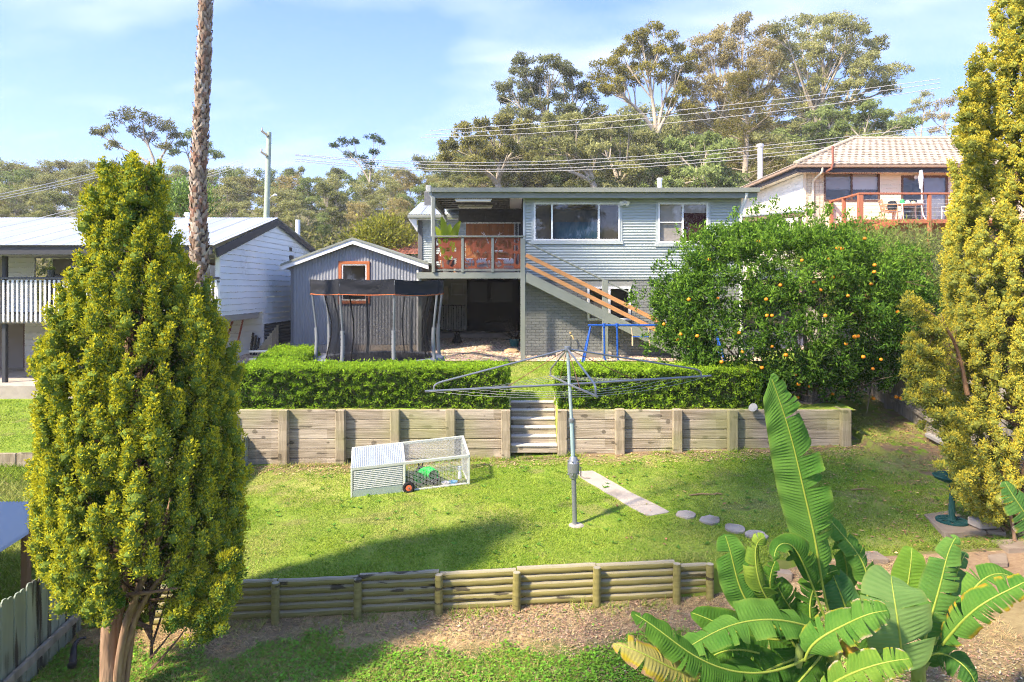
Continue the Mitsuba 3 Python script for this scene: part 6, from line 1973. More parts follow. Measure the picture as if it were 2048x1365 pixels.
while z < 12.4:
    rr = float(rad(z))
    n = 9
    for j in range(n):
        a = (j + .5 * (k % 2)) * 2 * np.pi / n + r.normal(0, .09)
        d = A([math.cos(a), math.sin(a), 0])
        s = A([-d[1], d[0], 0])
        c = cxz(z + r.normal(0, .012))
        w, h, o = rr * .42 * r.uniform(.8, 1.15), .15 * r.uniform(.7, 1.25), .035 * r.uniform(.4, 1.7)
        sk = r.normal(0, .35) * w
        V = [c + d * rr * .92 - s * w, c + d * rr * .92 + s * w, c + d * (rr + o) + s * (w * .62 + sk) + [0, 0, h], c + d * (rr + o) - s * (w * .62 - sk) + [0, 0, h], c + d * (rr + o * .8) + [0, 0, h * .35],
             c + d * (rr + o - .03) + s * (w * .5 + sk) + [0, 0, h * .96], c + d * (rr + o - .03) - s * (w * .5 - sk) + [0, 0, h * .96]]
        pick = r.random()
        col = A([.30, .235, .18]) if pick < .45 else A([.42, .36, .30]) if pick < .65 else A([.20, .13, .09]) if pick < .88 else A([.27, .17, .125])
        red = .5 if 3.6 < z < 5.2 and pick > .5 else 0
        col = (col * (1 - .4 * red) + A([.34, .13, .09]) * .4 * red) * r.uniform(.75, 1.2)
        sc_.add(V, [[0, 1, 4], [1, 2, 4], [2, 3, 4], [3, 0, 4], [3, 2, 5], [3, 5, 6]], np.r_[np.repeat([col * .8], 2, 0), np.repeat([col * 1.15], 3, 0), np.repeat([col * .6], 2, 0)])
    z += .083
    k += 1
put(PM + '__leaf_bases', sc_, 'rough_paint', kind='stuff')
fr = MB()
q0 = cxz(A(12.5))
for i in range(26):
    a, el = i * 2.4, r.uniform(-.3, 1.2)
    d = A([math.cos(a), math.sin(a), 0])
    L = r.uniform(1.6, 2.3)
    c = bez(q0, q0 + d * L * .5 + A([0, 0, .9 * el + .3]), q0 + d * L + A([0, 0, el - .8]), 16)
    fr.tube(c, np.linspace(.02, .004, 16), 4, (.2, .25, .06))
    n = 64
    u = r.uniform(.12, 1, n)
    P = A([np.interp(u, np.linspace(0, 1, 16), c[:, kx]) for kx in range(3)]).T
    s = unit(np.cross(d, [0, 0, 1.0]))
    sg = np.where(r.random(n) < .5, 1, -1)[:, None]
    cards(fr, P, s * sg + d * .6 + A([0, 0, -.35]), A([0, 0, 1.0]) + rdir(n, r) * .2, .5, .03, tint([.08, .14, .03], n, .2, r))
put(PM + '__crown', fr, 'dull_leaf')
# ================================================================ banana plants
def banana_leaf(plant, pts, W, nrm, tears=(5, 5), droop=(.6, .6), fold=.25, col=(.06, .18, .028), young=(.14, .285, .05), u0=.0, seed=0, burn=0., burncol=(.42, .30, .16), wob=.5, label=None, power=.5, rib=(.27, .34, .05), gap=.14):
    r = np.random.default_rng(seed)
    n, W = 120, W * (.84 if W > .15 and power > .31 else 1)
    c = spline([at(*q) for q in pts], n)
    L = np.linalg.norm(np.diff(c, axis=0), axis=1).sum()
    t = unit(np.gradient(c, axis=0))
    nv = A(nrm, float)
    s = unit(np.cross(t, nv))
    nn = unit(np.cross(s, t))
    ub = np.linspace(0, 1, n)
    mb = MB()
    for k, sg in enumerate((-1, 1)):
        cuts = np.sort(r.uniform(.04, .97, tears[k]))
        ed = np.r_[0, cuts, 1]
        for a, b in zip(ed[:-1], ed[1:]):
            if b - a < .006:
                continue
            nu, nw = max(4, int((b - a) * L / .009)), 8
            dr_ = droop[k] * (1 + r.normal(0, wob)) if tears[k] else droop[k]
            tw_ = r.normal(0, .5) * min(1, .35 / max(b - a, .05)) * wob if tears[k] else 0
            u = np.linspace(a, b, nu)
            v = np.linspace(0, 1, nw)
            U, V = np.meshgrid(u, v, indexing='ij')
            mid_ = (a + b) / 2
            Uo = U + (mid_ - U) * gap * 1.7 * V ** 1.3 * (tears[k] > 0)
            ue = u0 + (1 - u0) * Uo
            sh = np.clip(np.sin(np.pi * np.clip(Uo, 0, 1) ** .8), 1e-4, 1) ** power
            ends = 1 - .06 * r.random() - .05 * r.random(nu)[:, None] * (tears[k] > 3)
            w = W * sh * V * ends
            ang = fold - (fold + dr_) * V ** 1.15 + tw_ * (U - mid_) / max(b - a, .02) * V
            C = np.stack([np.interp(ue, ub, c[:, i]) for i in range(3)], -1)
            S, N_, T_ = [unit(np.stack([np.interp(ue, ub, q[:, i]) for i in range(3)], -1)) for q in (s, nn, t)]
            dv = 1 / (nw - 1)
            ca, sa = np.cumsum(np.cos(ang), 1) * dv, np.cumsum(np.sin(ang), 1) * dv
            ca, sa = ca - ca[:, :1], sa - sa[:, :1]
            lat = S * sg * math.cos(.22) + T_ * math.sin(.22)
            Wd_ = (W * sh * ends)[..., None]
            ph = r.uniform(0, 6)
            ripple = .0035 * np.sin(2 * np.pi * U * L / .036) * np.sin(np.pi * np.clip(V * 1.1, 0, 1)) + .010 * np.sin(2 * np.pi * U * L / .31 + ph) * V
            P = C + lat * Wd_ * ca[..., None] + N_ * (Wd_ * sa[..., None] + ripple[..., None])
            y = np.clip(.5 + .35 * np.sin(2 * np.pi * U * L / .036 + 1) * .5 + r.normal(0, .12) + .8 * (meshkit.fbm(np.stack([U * 7, V * 2.5 + k * 9, U * 0 + seed], -1), 3) - .5), 0, 1)[..., None]
            K = A(col) * (1 - y) + A(young) * y
            K = K * (1 - .0 * V[..., None])
            edge = np.clip((V - .955) / .05, 0, 1)[..., None]
            K = K * (1 - edge * .25) + A([.30, .30, .06]) * edge * .25
            if burn:
                bz_ = np.clip((V + .35 * (meshkit.noise(np.stack([U * 14 + seed, V * 2, U * 0], -1)) - .5) - (1 - burn)) / .06, 0, 1)[..., None]
                ye = np.clip((V + .3 * (meshkit.noise(np.stack([U * 14 + seed, V * 2, U * 0], -1)) - .5) - (1 - 3 * burn) + .05) / .10, 0, 1)[..., None]
                K = K * (1 - ye) + A([.42, .34, .03]) * ye
                K = K * (1 - bz_) + A(burncol) * bz_
            i, j = [q.ravel() for q in np.meshgrid(np.arange(nu - 1), np.arange(nw - 1), indexing='ij')]
            f = np.stack([i * nw + j, (i + 1) * nw + j, (i + 1) * nw + j + 1, i * nw + j + 1], 1)
            mb.add(P.reshape(-1, 3), f if sg > 0 else f[:, ::-1], K.reshape(-1, 3))
    lf = put(plant + '__leaf', mb, 'banana_leaf', True, label)
    put(lf + '__midrib', MB(rib).tube(c[:-1:3] + nn[:-1:3] * .001, np.linspace(.0115, .003, len(c[:-1:3])), 8), 'painted', True)
    return lf


scene['banana_leaf'] = {'type': 'principledthin', 'base_color': VC, 'roughness': .38, 'diff_trans': .6, 'spec_trans': 0.}
BP = thing('banana_plant', 'banana plant with one very tall upright leaf in the foreground', 'banana plant')
CAM = (-.25, -1, .25)
banana_leaf(BP, [(1664, 1245, 5.62), (1645, 1170, 5.6), (1630, 1080, 5.55), (1612, 1000, 5.5), (1596, 930, 5.45), (1575, 850, 5.4), (1555, 790, 5.36), (1541, 750, 5.33)], .255, (-.35, -1, .15), (1, 18), (-.15, .75), .12, u0=.17, seed=3, wob=.7, label='tall upright leaf, whole on its left side and torn on its right', power=.42)
banana_leaf(BP, [(1662, 1262, 5.6), (1628, 1180, 5.5), (1605, 1125, 5.42), (1583, 1092, 5.36), (1555, 1095, 5.25), (1548, 1120, 5.2)], .17, (-.5, -.6, .7), (4, 3), (1.2, 1.0), .1, u0=.35, seed=4, col=(.04, .12, .02), young=(.09, .20, .03))
banana_leaf(BP, [(1575, 1262, 5.65), (1510, 1225, 5.62), (1482, 1180, 5.6), (1466, 1125, 5.58), (1449, 1068, 5.6)], .185, (-.1, -1, .35), (1, 1), (.0, .0), .12, u0=.32, seed=5, power=.38)
banana_leaf(BP, [(1655, 1262, 5.6), (1600, 1249, 5.45), (1540, 1240, 5.3), (1478, 1247, 5.2), (1420, 1270, 5.08), (1345, 1314, 4.95)], .21, (.05, -.62, .8), (13, 8), (.15, .75), .25, u0=.06, seed=6, wob=.8, label='long leaf arching to the left, torn into strips on its upper side')
banana_leaf(BP, [(1610, 1322, 5.3), (1640, 1278, 5.2), (1690, 1250, 5.1), (1735, 1230, 5.0), (1778, 1222, 5.0)], .20, (.1, -.6, .8), (6, 12), (.4, 1.0), .2, u0=.08, seed=7, burn=.02, burncol=(.45, .36, .25), gap=.18, power=.35, label='torn leaf with pale dry ends')
banana_leaf(BP, [(1715, 1310, 5.75), (1700, 1245, 5.75), (1678, 1180, 5.75), (1655, 1128, 5.8)], .20, (.1, -1, .3), (1, 1), (.1, .1), .1, u0=.1, seed=8, col=(.05, .15, .045), young=(.09, .22, .07))
banana_leaf(BP, [(1672, 1245, 5.9), (1692, 1180, 5.9), (1690, 1120, 5.9), (1672, 1078, 5.9)], .17, (.4, -1, .2), (2, 2), (.5, .2), .1, u0=.15, seed=9)
banana_leaf(BP, [(1702, 1250, 5.8), (1735, 1190, 5.8), (1722, 1120, 5.8), (1668, 1050, 5.9), (1645, 1015, 5.95)], .13, (.2, -.8, .6), (8, 8), (.6, .6), .2, u0=.15, seed=10, wob=.6)
banana_leaf(BP, [(1640, 1300, 5.5), (1480, 1345, 5.05), (1370, 1300, 4.9), (1310, 1255, 4.9), (1262, 1225, 4.95)], .20, (.1, -.6, .8), (10, 8), (.7, .9), .2, u0=.35, seed=11, col=(.045, .13, .02), young=(.10, .22, .03))
banana_leaf(BP, [(1420, 1345, 5.0), (1340, 1335, 4.9), (1280, 1305, 4.85), (1225, 1288, 4.9)], .18, (.1, -.6, .8), (7, 8), (.9, 1.1), .1, u0=.1, seed=12, col=(.30, .30, .07), young=(.42, .36, .14), burn=.12, burncol=(.34, .22, .13), label='dying yellow-brown leaf at the far left')
banana_leaf(BP, [(1575, 1240, 5.6), (1530, 1190, 5.5), (1512, 1130, 5.42), (1516, 1085, 5.4), (1530, 1075, 5.35)], .14, (-.2, -1, .3), (9, 9), (1.0, 1.3), .2, u0=.2, seed=13, wob=.8, col=(.10, .20, .03), young=(.24, .34, .05))
banana_leaf(BP, [(1640, 1300, 5.65), (1560, 1330, 5.4), (1480, 1370, 5.2), (1400, 1430, 5.05)], .26, (.1, -.7, .7), (5, 5), (.6, .9), .2, u0=.05, seed=14, col=(.035, .11, .018), young=(.07, .17, .025))
banana_leaf(BP, [(1650, 1290, 5.85), (1560, 1280, 5.8), (1490, 1270, 5.75), (1420, 1240, 5.75), (1380, 1225, 5.8)], .22, (.0, -.8, .6), (6, 6), (.7, .7), .2, u0=.1, seed=15, col=(.035, .11, .018), young=(.08, .18, .025))
banana_leaf(BP, [(1660, 1290, 5.85), (1620, 1260, 5.85), (1570, 1200, 5.8), (1545, 1150, 5.85)], .22, (-.2, -1, .3), (3, 4), (.5, .7), .2, u0=.1, seed=16, col=(.045, .13, .02), young=(.09, .20, .03))
banana_leaf(BP, [(1690, 1275, 5.35), (1715, 1300, 5.2), (1735, 1325, 5.1), (1748, 1350, 5.05)], .13, (.3, -.8, .5), (2, 3), (.7, .7), .1, u0=.02, seed=17, col=(.30, .17, .04), young=(.46, .30, .04), burn=.12, burncol=(.20, .09, .04), rib=(.3, .16, .06), label='brown and yellow dead leaf hanging down')
banana_leaf(BP, [(1655, 1290, 5.6), (1610, 1350, 5.4), (1570, 1400, 5.3), (1540, 1460, 5.2)], .22, (-.1, -.9, .4), (5, 5), (.8, .9), .2, u0=.05, seed=18, col=(.035, .11, .018), young=(.08, .18, .025))
for sd, pts, W in ((51, [(1640, 1280, 5.9), (1580, 1250, 5.85), (1530, 1210, 5.85), (1500, 1185, 5.9)], .15), (52, [(1665, 1280, 5.95), (1705, 1230, 5.95), (1745, 1215, 5.9), (1775, 1250, 5.85)], .15), (53, [(1600, 1310, 5.7), (1560, 1240, 5.75), (1540, 1170, 5.75), (1552, 1120, 5.75)], .13),
                   (54, [(1660, 1300, 5.75), (1620, 1230, 5.75), (1640, 1160, 5.75), (1680, 1140, 5.7)], .15), (55, [(1560, 1330, 5.45), (1480, 1300, 5.4), (1430, 1310, 5.35), (1390, 1350, 5.3)], .16), (56, [(1690, 1310, 5.8), (1650, 1330, 5.6), (1625, 1380, 5.5), (1610, 1440, 5.45)], .17)):
    banana_leaf(BP, pts, W, (-.1, -.9, .5), (10, 11), (.8, 1.1), .2, u0=.08, seed=sd, wob=.7, col=(.04, .13, .02), young=(.10, .22, .03), gap=.18)
for a, b, rr in (((1672, 1600, 5.75), (1662, 1255, 5.62), .085), ((1560, 1560, 5.5), (1600, 1290, 5.45), .05)):
    p = [at(*a), (at(*a) + at(*b)) / 2 + [.02, 0, 0], at(*b)]
    put(BP + '__stem', MB((.17, .24, .05)).tube(spline(p, 10), np.linspace(rr, rr * .6, 10), 12, np.linspace([.16, .11, .06], [.22, .30, .06], 10)), 'painted', True)
BP2 = thing('banana_plant', 'broad banana plant right of the tall-leaved one, with a pale full-face leaf', 'banana plant')
banana_leaf(BP2, [(1806, 1345, 5.2), (1802, 1295, 5.2), (1795, 1240, 5.2), (1788, 1195, 5.25), (1782, 1152, 5.4)], .285, (-.08, -1, .45), (3, 3), (.05, .10), .10, u0=.0, seed=23, power=.30, col=(.13, .25, .07), young=(.21, .34, .11), gap=.04, label='pale broad leaf seen full face')
banana_leaf(BP2, [(1800, 1250, 5.75), (1812, 1190, 5.75), (1820, 1140, 5.75), (1824, 1095, 5.8)], .15, (-.1, -1, .3), (0, 1), (.1, .0), .1, u0=.1, seed=24, power=.35, col=(.11, .24, .03), young=(.20, .36, .05))
banana_leaf(BP2, [(1845, 1300, 5.5), (1864, 1228, 5.5), (1884, 1155, 5.5), (1899, 1100, 5.5), (1914, 1072, 5.5)], .15, (-.45, -1, .2), (9, 12), (.5, .7), .2, u0=.02, seed=25, wob=.6, col=(.07, .19, .04), young=(.15, .29, .06))
banana_leaf(BP2, [(1868, 1290, 5.6), (1893, 1215, 5.6), (1912, 1150, 5.6), (1932, 1105, 5.65)], .16, (.35, -1, .25), (6, 6), (.5, .4), .15, u0=.05, seed=26, col=(.06, .16, .05), young=(.11, .24, .08))
banana_leaf(BP2, [(1885, 1290, 5.35), (1922, 1246, 5.2), (1965, 1209, 5.1), (2010, 1184, 5.05), (2075, 1150, 5.0)], .17, (-.05, -.55, .85), (9, 16), (.35, 1.1), .2, u0=.02, seed=27, wob=.4, burn=.05, burncol=(.36, .19, .03), gap=.2, label='long torn leaf reaching right with yellow and orange scorched strips')
banana_leaf(BP2, [(1640, 1385, 5.2), (1710, 1345, 5.0), (1765, 1327, 4.9), (1822, 1318, 4.85)], .17, (.1, -.6, .8), (6, 12), (.3, .9), .2, u0=.05, seed=28, burn=.015, burncol=(.58, .50, .42), gap=.18, power=.35, col=(.09, .21, .03), young=(.20, .33, .05), label='torn leaf along the bottom edge with a white dry tip')
banana_leaf(BP2, [(1890, 1275, 5.9), (1935, 1195, 5.95), (1985, 1150, 6.0), (2050, 1175, 6.0)], .17, (.0, -.6, .8), (4, 8), (.4, .9), .2, u0=.1, seed=29)
banana_leaf(BP2, [(1845, 1330, 5.6), (1890, 1310, 5.5), (1925, 1330, 5.4), (1950, 1370, 5.35)], .2, (.2, -.7, .7), (3, 4), (.6, .8), .2, u0=.05, seed=30, col=(.04, .12, .025), young=(.08, .19, .04))
banana_leaf(BP2, [(1820, 1340, 5.75), (1760, 1290, 5.7), (1720, 1240, 5.7), (1700, 1200, 5.75)], .2, (-.1, -1, .4), (3, 3), (.4, .6), .2, u0=.05, seed=31, col=(.035, .11, .02), young=(.08, .18, .03))
banana_leaf(BP2, [(1850, 1340, 5.7), (1880, 1290, 5.75), (1925, 1235, 5.8), (1950, 1210, 5.85)], .18, (.1, -1, .4), (3, 4), (.5, .6), .2, u0=.05, seed=32, col=(.035, .11, .02), young=(.08, .18, .03))
banana_leaf(BP2, [(1840, 1360, 5.4), (1850, 1400, 5.3), (1850, 1450, 5.2)], .22, (.0, -.9, .4), (3, 3), (.6, .6), .2, u0=.02, seed=33, col=(.04, .12, .02), young=(.08, .19, .03))
put(BP2 + '__stem', MB().tube(spline([at(1845, 1620, 5.75), at(1840, 1450, 5.7), at(1836, 1320, 5.6)], 10), np.linspace(.09, .05, 10), 12, np.linspace([.16, .11, .06], [.22, .30, .06], 10)), 'painted', True)
BP3 = thing('banana_plant', 'thin-stemmed banana plant at the right edge, in front of the golden cypress trunk', 'banana plant')
banana_leaf(BP3, [(2100, 1110, 7.0), (2062, 1045, 7.0), (2035, 1005, 7.0), (2008, 962, 7.05)], .27, (-.2, -.7, .7), (9, 8), (.3, .8), .2, u0=.05, seed=41, wob=.4, burn=.02, burncol=(.5, .4, .3), gap=.2, col=(.06, .17, .04), young=(.13, .27, .06))
put(BP3 + '__stem', MB((.34, .30, .12)).tube(spline([at(2110, 1290, 7.2), at(2095, 1190, 7.1), at(2100, 1100, 7.0)], 8), .035, 10), 'painted', True)

# ================================================================ gum trees
BARK = A([.46, .40, .31])
OLIVE, BRONZE, GREEN = (A([.21, .225, .085]), A([.48, .49, .20])), (A([.25, .22, .095]), A([.54, .47, .21])), (A([.16, .22, .07]), A([.38, .46, .16]))


def gum_parts(base, clumps, r0, cols, r, per=900, leaf=.38, fork=.38, bark=BARK, flat=.62):
    """trunk and crown meshes from the crown's clumps (centre, radius)"""
    base = A(base, float)
    P, R_ = A([c[0] for c in clumps], float), A([c[1] for c in clumps], float)
    tk, cr = MB(), MB()
    top = P[:, 2].max()
    ctr = P.mean(0)
    F_ = base + (ctr - base) * A([.55, .55, 1]) * fork / max((ctr - base)[2], 1e-3) * (ctr - base)[2]
    F_[2] = base[2] + (P[:, 2].min() - base[2]) * .72
    n = 9
    p = bez(base, (base + F_) / 2 + r.normal(0, .25, 3) * [1, 1, 0], F_, n)
    tk.tube(p, np.linspace(r0 * 1.15, r0 * .72, n), 8, bark * r.uniform(.75, 1.15, (n, 1)))
    k = max(2, min(5, len(P) // 4))
    from scipy.cluster.vq import kmeans2
    cen, lab = kmeans2(P, k, seed=3, minit='++')
    for i in range(k):
        m = np.where(lab == i)[0]
        if not len(m):
            continue
        e = P[m].mean(0)
        e = F_ + (e - F_) * .72 - A([0, 0, .25 * R_[m].mean()])
        q = bez(F_, F_ + (e - F_) * A([.35, .35, .62]), e, 8)
        tk.tube(q, np.linspace(r0 * .66, r0 * .26, 8), 6, bark * r.uniform(.8, 1.2, (8, 1)))
        for j in m:
            s = q[r.integers(4, 8)]
            w = bez(s, (s + P[j]) / 2 + r.normal(0, .2, 3), P[j] + A([0, 0, .1 * R_[j]]), 6)
            tk.tube(w, np.linspace(r0 * .26, r0 * .06, 6), 5, bark * r.uniform(.8, 1.2, (6, 1)))
            for _ in range(4):
                e2 = P[j] + rdir(1, r)[0] * R_[j] * .75 * A([1, 1, .5])
                s2 = w[r.integers(2, 5)]
                tk.tube(bez(s2, (s2 + e2) / 2 + r.normal(0, .12, 3), e2, 4), np.linspace(r0 * .10, r0 * .025, 4), 4, bark * r.uniform(.8, 1.15, (4, 1)))
    for c, R1 in zip(P, R_):
        ns = int(8 + 5 * r.random())
        d = rdir(ns, r)
        d[:, 2] = np.where(r.random(ns) < .7, np.abs(d[:, 2]), d[:, 2])
        S = c + d * (R1 * r.uniform(.35, .95, ns))[:, None] * A([1, 1, flat])
        tone = r.normal(.5, .2)
        for s in S:
            m = max(8, int(per / ns))
            rr = R1 * r.uniform(.24, .42)
            N = unit(r.normal(size=(m, 3)) + A([0, 0, .35]))
            Q = s + N * rr * (r.random((m, 1)) ** .4) * A([1, 1, .62])
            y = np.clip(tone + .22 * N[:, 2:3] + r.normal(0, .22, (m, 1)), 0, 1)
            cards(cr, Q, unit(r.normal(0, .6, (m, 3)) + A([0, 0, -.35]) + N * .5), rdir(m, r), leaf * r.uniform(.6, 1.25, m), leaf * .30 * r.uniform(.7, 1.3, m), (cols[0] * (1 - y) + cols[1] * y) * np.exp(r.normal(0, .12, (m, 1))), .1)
    return tk, cr


def gum(label, base, clumps, r0, cols, seed, group=None, name='gum_tree', **k):
    tk, cr = gum_parts(base, clumps, r0, cols, np.random.default_rng(seed), **k)
    t = thing(name, label, 'tree', group)
    put(t + '__trunk', tk, 'gum_bark', True)
    put(t + '__crown', cr, 'gum_leaf', kind='stuff')


def pxc(lst, Y, seed, dY=2.2):
    r = np.random.default_rng(seed)
    return [(at(x, y, Y + r.normal(0, dY)), R_ * Y / 1365) for x, y, R_ in lst]


def fill(outline, n, R_, seed):
    """clump centres (px) spread inside a polygon of the picture"""
    r = np.random.default_rng(seed)
    po = Polygon(outline)
    x0, y0, x1, y1 = po.bounds
    out, tries = [], 0
    while len(out) < n and tries < 6000:
        tries += 1
        x, y = r.uniform(x0, x1), r.uniform(y0, y1)
        if po.contains(Point(x, y)) and all((x - a) ** 2 + ((y - b) * 1.25) ** 2 > (R_ * .95) ** 2 for a, b, _ in out):
            out.append((x, y, R_ * r.uniform(.75, 1.2)))
    return out


gum('tall gum with domed crown on a pale forked trunk above the grey house roof', at(1322, 420, 78),
    pxc(fill([(1190, 175), (1205, 135), (1250, 95), (1300, 55), (1340, 62), (1362, 95), (1372, 160), (1345, 165), (1300, 150), (1260, 165), (1235, 185)], 34, 25, 21) + [(1362, 185, 22), (1340, 205, 16), (1215, 180, 18), (1375, 220, 18)], 78, 1), .42, (A([.15, .155, .04]), A([.40, .36, .08])), 101, per=620, fork=.5)
gum('broad grey-green gum left of the domed one, its crown edge open against the sky', at(1130, 440, 82),
    pxc(fill([(1005, 205), (1040, 125), (1075, 140), (1105, 118), (1145, 135), (1185, 165), (1200, 250), (1130, 300), (1050, 280), (1010, 235)], 36, 29, 2), 82, 2), .5, (A([.11, .135, .06]), A([.31, .33, .14])), 102, per=980)
gum('big bronze-leaved gum with rounded crown right of the domed gum', at(1462, 440, 84),
    pxc(fill([(1372, 250), (1378, 130), (1400, 90), (1450, 50), (1490, 40), (1530, 52), (1560, 80), (1580, 170), (1560, 260), (1440, 290)], 52, 33, 3), 84, 3), .65, BRONZE, 103, per=1000)
gum('tallest olive gum with open spreading crown, left of and behind the cream house', at(1632, 420, 80),
    pxc(fill([(1560, 70), (1610, 28), (1660, 35), (1720, 62), (1752, 85), (1745, 120), (1790, 150), (1780, 180), (1730, 190), (1700, 250), (1600, 260), (1570, 160)], 54, 31, 4), 80, 4), .62, OLIVE, 104, per=980)
gum('dense dark green tree below the tallest olive gum, above the tiled roof', at(1700, 420, 72), pxc(fill([(1600, 300), (1640, 230), (1740, 215), (1800, 250), (1800, 300), (1700, 320)], 18, 30, 5), 72, 5), .35, GREEN, 105, per=980)
gum('bronze gum left behind the domed tree, low crown above the grey roof', at(1240, 440, 70), pxc(fill([(1170, 330), (1180, 260), (1260, 225), (1300, 260), (1300, 350)], 14, 30, 6), 70, 6), .4, OLIVE, 106, per=980)
gum('olive gum with twisting pale limbs above the middle of the grey roof', at(1200, 440, 66), pxc(fill([(1060, 330), (1080, 250), (1170, 235), (1200, 290), (1210, 345)], 14, 30, 7), 66, 7), .42, OLIVE, 107, per=980)
gum('rounded yellowish gum at the left shoulder of the big tree group', at(1000, 440, 68), pxc(fill([(880, 330), (890, 275), (960, 245), (1040, 240), (1060, 300), (1040, 350)], 18, 28, 8), 68, 8), .42, (A([.16, .17, .055]), A([.42, .40, .13])), 108, per=980)
gum('green gum low between the grey house roof and the cream house', at(1420, 440, 60), pxc(fill([(1330, 370), (1340, 290), (1420, 270), (1460, 320), (1450, 380)], 14, 28, 9), 60, 9), .35, GREEN, 109, per=980)
gum('tall thin gum with spread crown tufts above the forest, left of the palm', at(322, 450, 84),
    pxc([(238, 240, 24), (262, 228, 22), (290, 240, 26), (318, 248, 26), (340, 262, 22), (214, 262, 18), (196, 268, 14), (352, 275, 18), (300, 275, 20), (270, 262, 18), (225, 290, 16), (330, 295, 15)], 84, 10, 1.2), .30, (A([.11, .13, .045]), A([.29, .28, .10])), 110, per=330, leaf=.4)
gum('thin gum partly hidden by the palm trunk, with few crown tufts', at(385, 450, 86), pxc([(372, 275, 18), (395, 268, 20), (425, 308, 16), (360, 290, 14), (412, 290, 14), (345, 305, 14), (436, 312, 10)], 86, 11, 1.0), .24, GREEN, 111, per=300, leaf=.4)
gum('slender tree with separate small dark tufts on the skyline left of the grey house', at(745, 460, 95), pxc([(686, 284, 14), (706, 284, 12), (746, 276, 14), (762, 282, 10), (700, 312, 14), (750, 305, 12), (722, 318, 14), (668, 292, 9), (740, 330, 14)], 95, 12, .8), .22, (A([.05, .10, .05]), A([.14, .21, .09])), 112, per=260, leaf=.4)
gum('thin far gum with wind-swept crown on the skyline above the cream house', at(1845, 400, 120), pxc([(1852, 192, 16), (1835, 205, 14), (1850, 215, 14), (1822, 222, 12), (1800, 232, 14), (1815, 245, 12), (1840, 240, 12), (1785, 250, 14)], 120, 13, 1), .3, OLIVE, 113, per=240, leaf=.5)
gum('bronze far gum on the skyline touching the right golden cypress', at(1900, 400, 118), pxc([(1880, 212, 18), (1905, 205, 20), (1930, 215, 18), (1860, 235, 16), (1895, 235, 18), (1925, 240, 16), (1950, 225, 18), (1870, 262, 14), (1940, 262, 16)], 118, 14, 1), .35, BRONZE, 114, per=260, leaf=.5)
# the whorled conifer above the roof end
CT = thing('pine_tree', 'sparse pine with tiers of straight pale branches in front of the bronze gum', 'tree')
r = np.random.default_rng(120)
Yc_ = 62
tk, cr = MB((.44, .37, .29)), MB()
p0, p1 = at(1484, 460, Yc_), at(1496, 150, Yc_)
tk.tube([p0, (p0 + p1) / 2 + [.1, 0, 0], p1], [.34, .24, .05], 8)
for i in range(64):
    t = r.uniform(.22, .98)
    s = p0 + (p1 - p0) * t
    L = 4.6 * (1 - t) ** .75 * (1.0 if t > .4 else .85) + .5
    a = r.uniform(0, 2 * np.pi)
    d = A([math.cos(a), math.sin(a), r.uniform(.1, .5)])
    e = s + d * L * r.uniform(.7, 1.1)
    q = bez(s, s + d * L * .5 + [0, 0, .1], e + [0, 0, .25 * L * .3], 6)
    tk.tube(q, np.linspace(.075, .02, 6), 4)
    for j in range(7):
        c = q[r.integers(2, 6)] + r.normal(0, .32, 3)
        n = 38
        N = unit(r.normal(size=(n, 3)) + A([0, 0, .5]))
        y = r.random((n, 1))
        cards(cr, c + N * .28 * r.random((n, 1)), N, rdir(n, r), .30, .05, A([.10, .11, .03]) * (1 - y) + A([.25, .21, .06]) * y)
put(CT + '__trunk', tk, 'rough_paint', 60)
put(CT + '__crown', cr, 'dull_leaf', kind='stuff')

# wooded hillside: variants as shape groups, one instance entry per tree
variants = []
for v in range(9):
    r = np.random.default_rng(200 + v)
    n = 22
    cl = []
    for i in range(n):
        a, q = r.uniform(0, 2 * np.pi), r.random() ** .5
        h = r.uniform(.36, .96)
        w = .30 * (1 - abs(h - .72) * 1.1)
        cl.append(((w * q * math.cos(a) * 10, w * q * math.sin(a) * 10, 10 * h), 10 * r.uniform(.10, .15)))
    cols = [OLIVE, GREEN, BRONZE, OLIVE, (A([.13, .16, .055]), A([.36, .38, .13])), GREEN, OLIVE, (A([.15, .16, .06]), A([.39, .37, .14])), OLIVE][v]
    tk, cr = gum_parts((0, 0, 0), cl, .17, cols, r, per=360, leaf=.36, fork=.5, bark=BARK * .9)
    g_ = f'gum_variant_{v}'
    tv, cv2 = tk.tri(), cr.tri()
    scene[g_] = {'type': 'shapegroup', 'trunk': mikit.ply(tv[:2], 'gum_bark', True, color=tv[2]), 'crown': mikit.ply(cv2[:2], 'gum_leaf', False, color=cv2[2])}
    variants.append(g_)
sky_line = lambda x: np.interp(x, [-300, 0, 60, 120, 170, 220, 300, 380, 430, 500, 560, 620, 700, 760, 830, 880, 940, 1000, 1060, 1150, 1250, 1400, 1600, 1760, 1800, 1900, 1960, 2300],
                               [305, 303, 322, 308, 318, 295, 315, 325, 318, 330, 322, 318, 325, 318, 315, 290, 268, 245, 225, 205, 190, 180, 190, 225, 262, 262, 270, 260])
r = np.random.default_rng(300)
count = 0


ZONES = [(200, 'above the left house roof left of the cypress'), (420, 'between the left cypress and the palm trunk'), (545, 'between the palm trunk and the power pole'), (700, 'just right of the power pole'),
         (860, 'above the shed roof'), (1100, 'above the left part of the grey roof'), (1350, 'above the middle of the grey roof'), (1560, 'above the right end of the grey roof'), (9999, 'behind the cream house roof')]
ROWS = {112: 'farthest', 96: 'far', 82: 'middle', 70: 'near', 58: 'nearest'}
TONE = ['olive', 'green', 'bronze', 'olive', 'khaki', 'green', 'olive', 'khaki', 'olive']


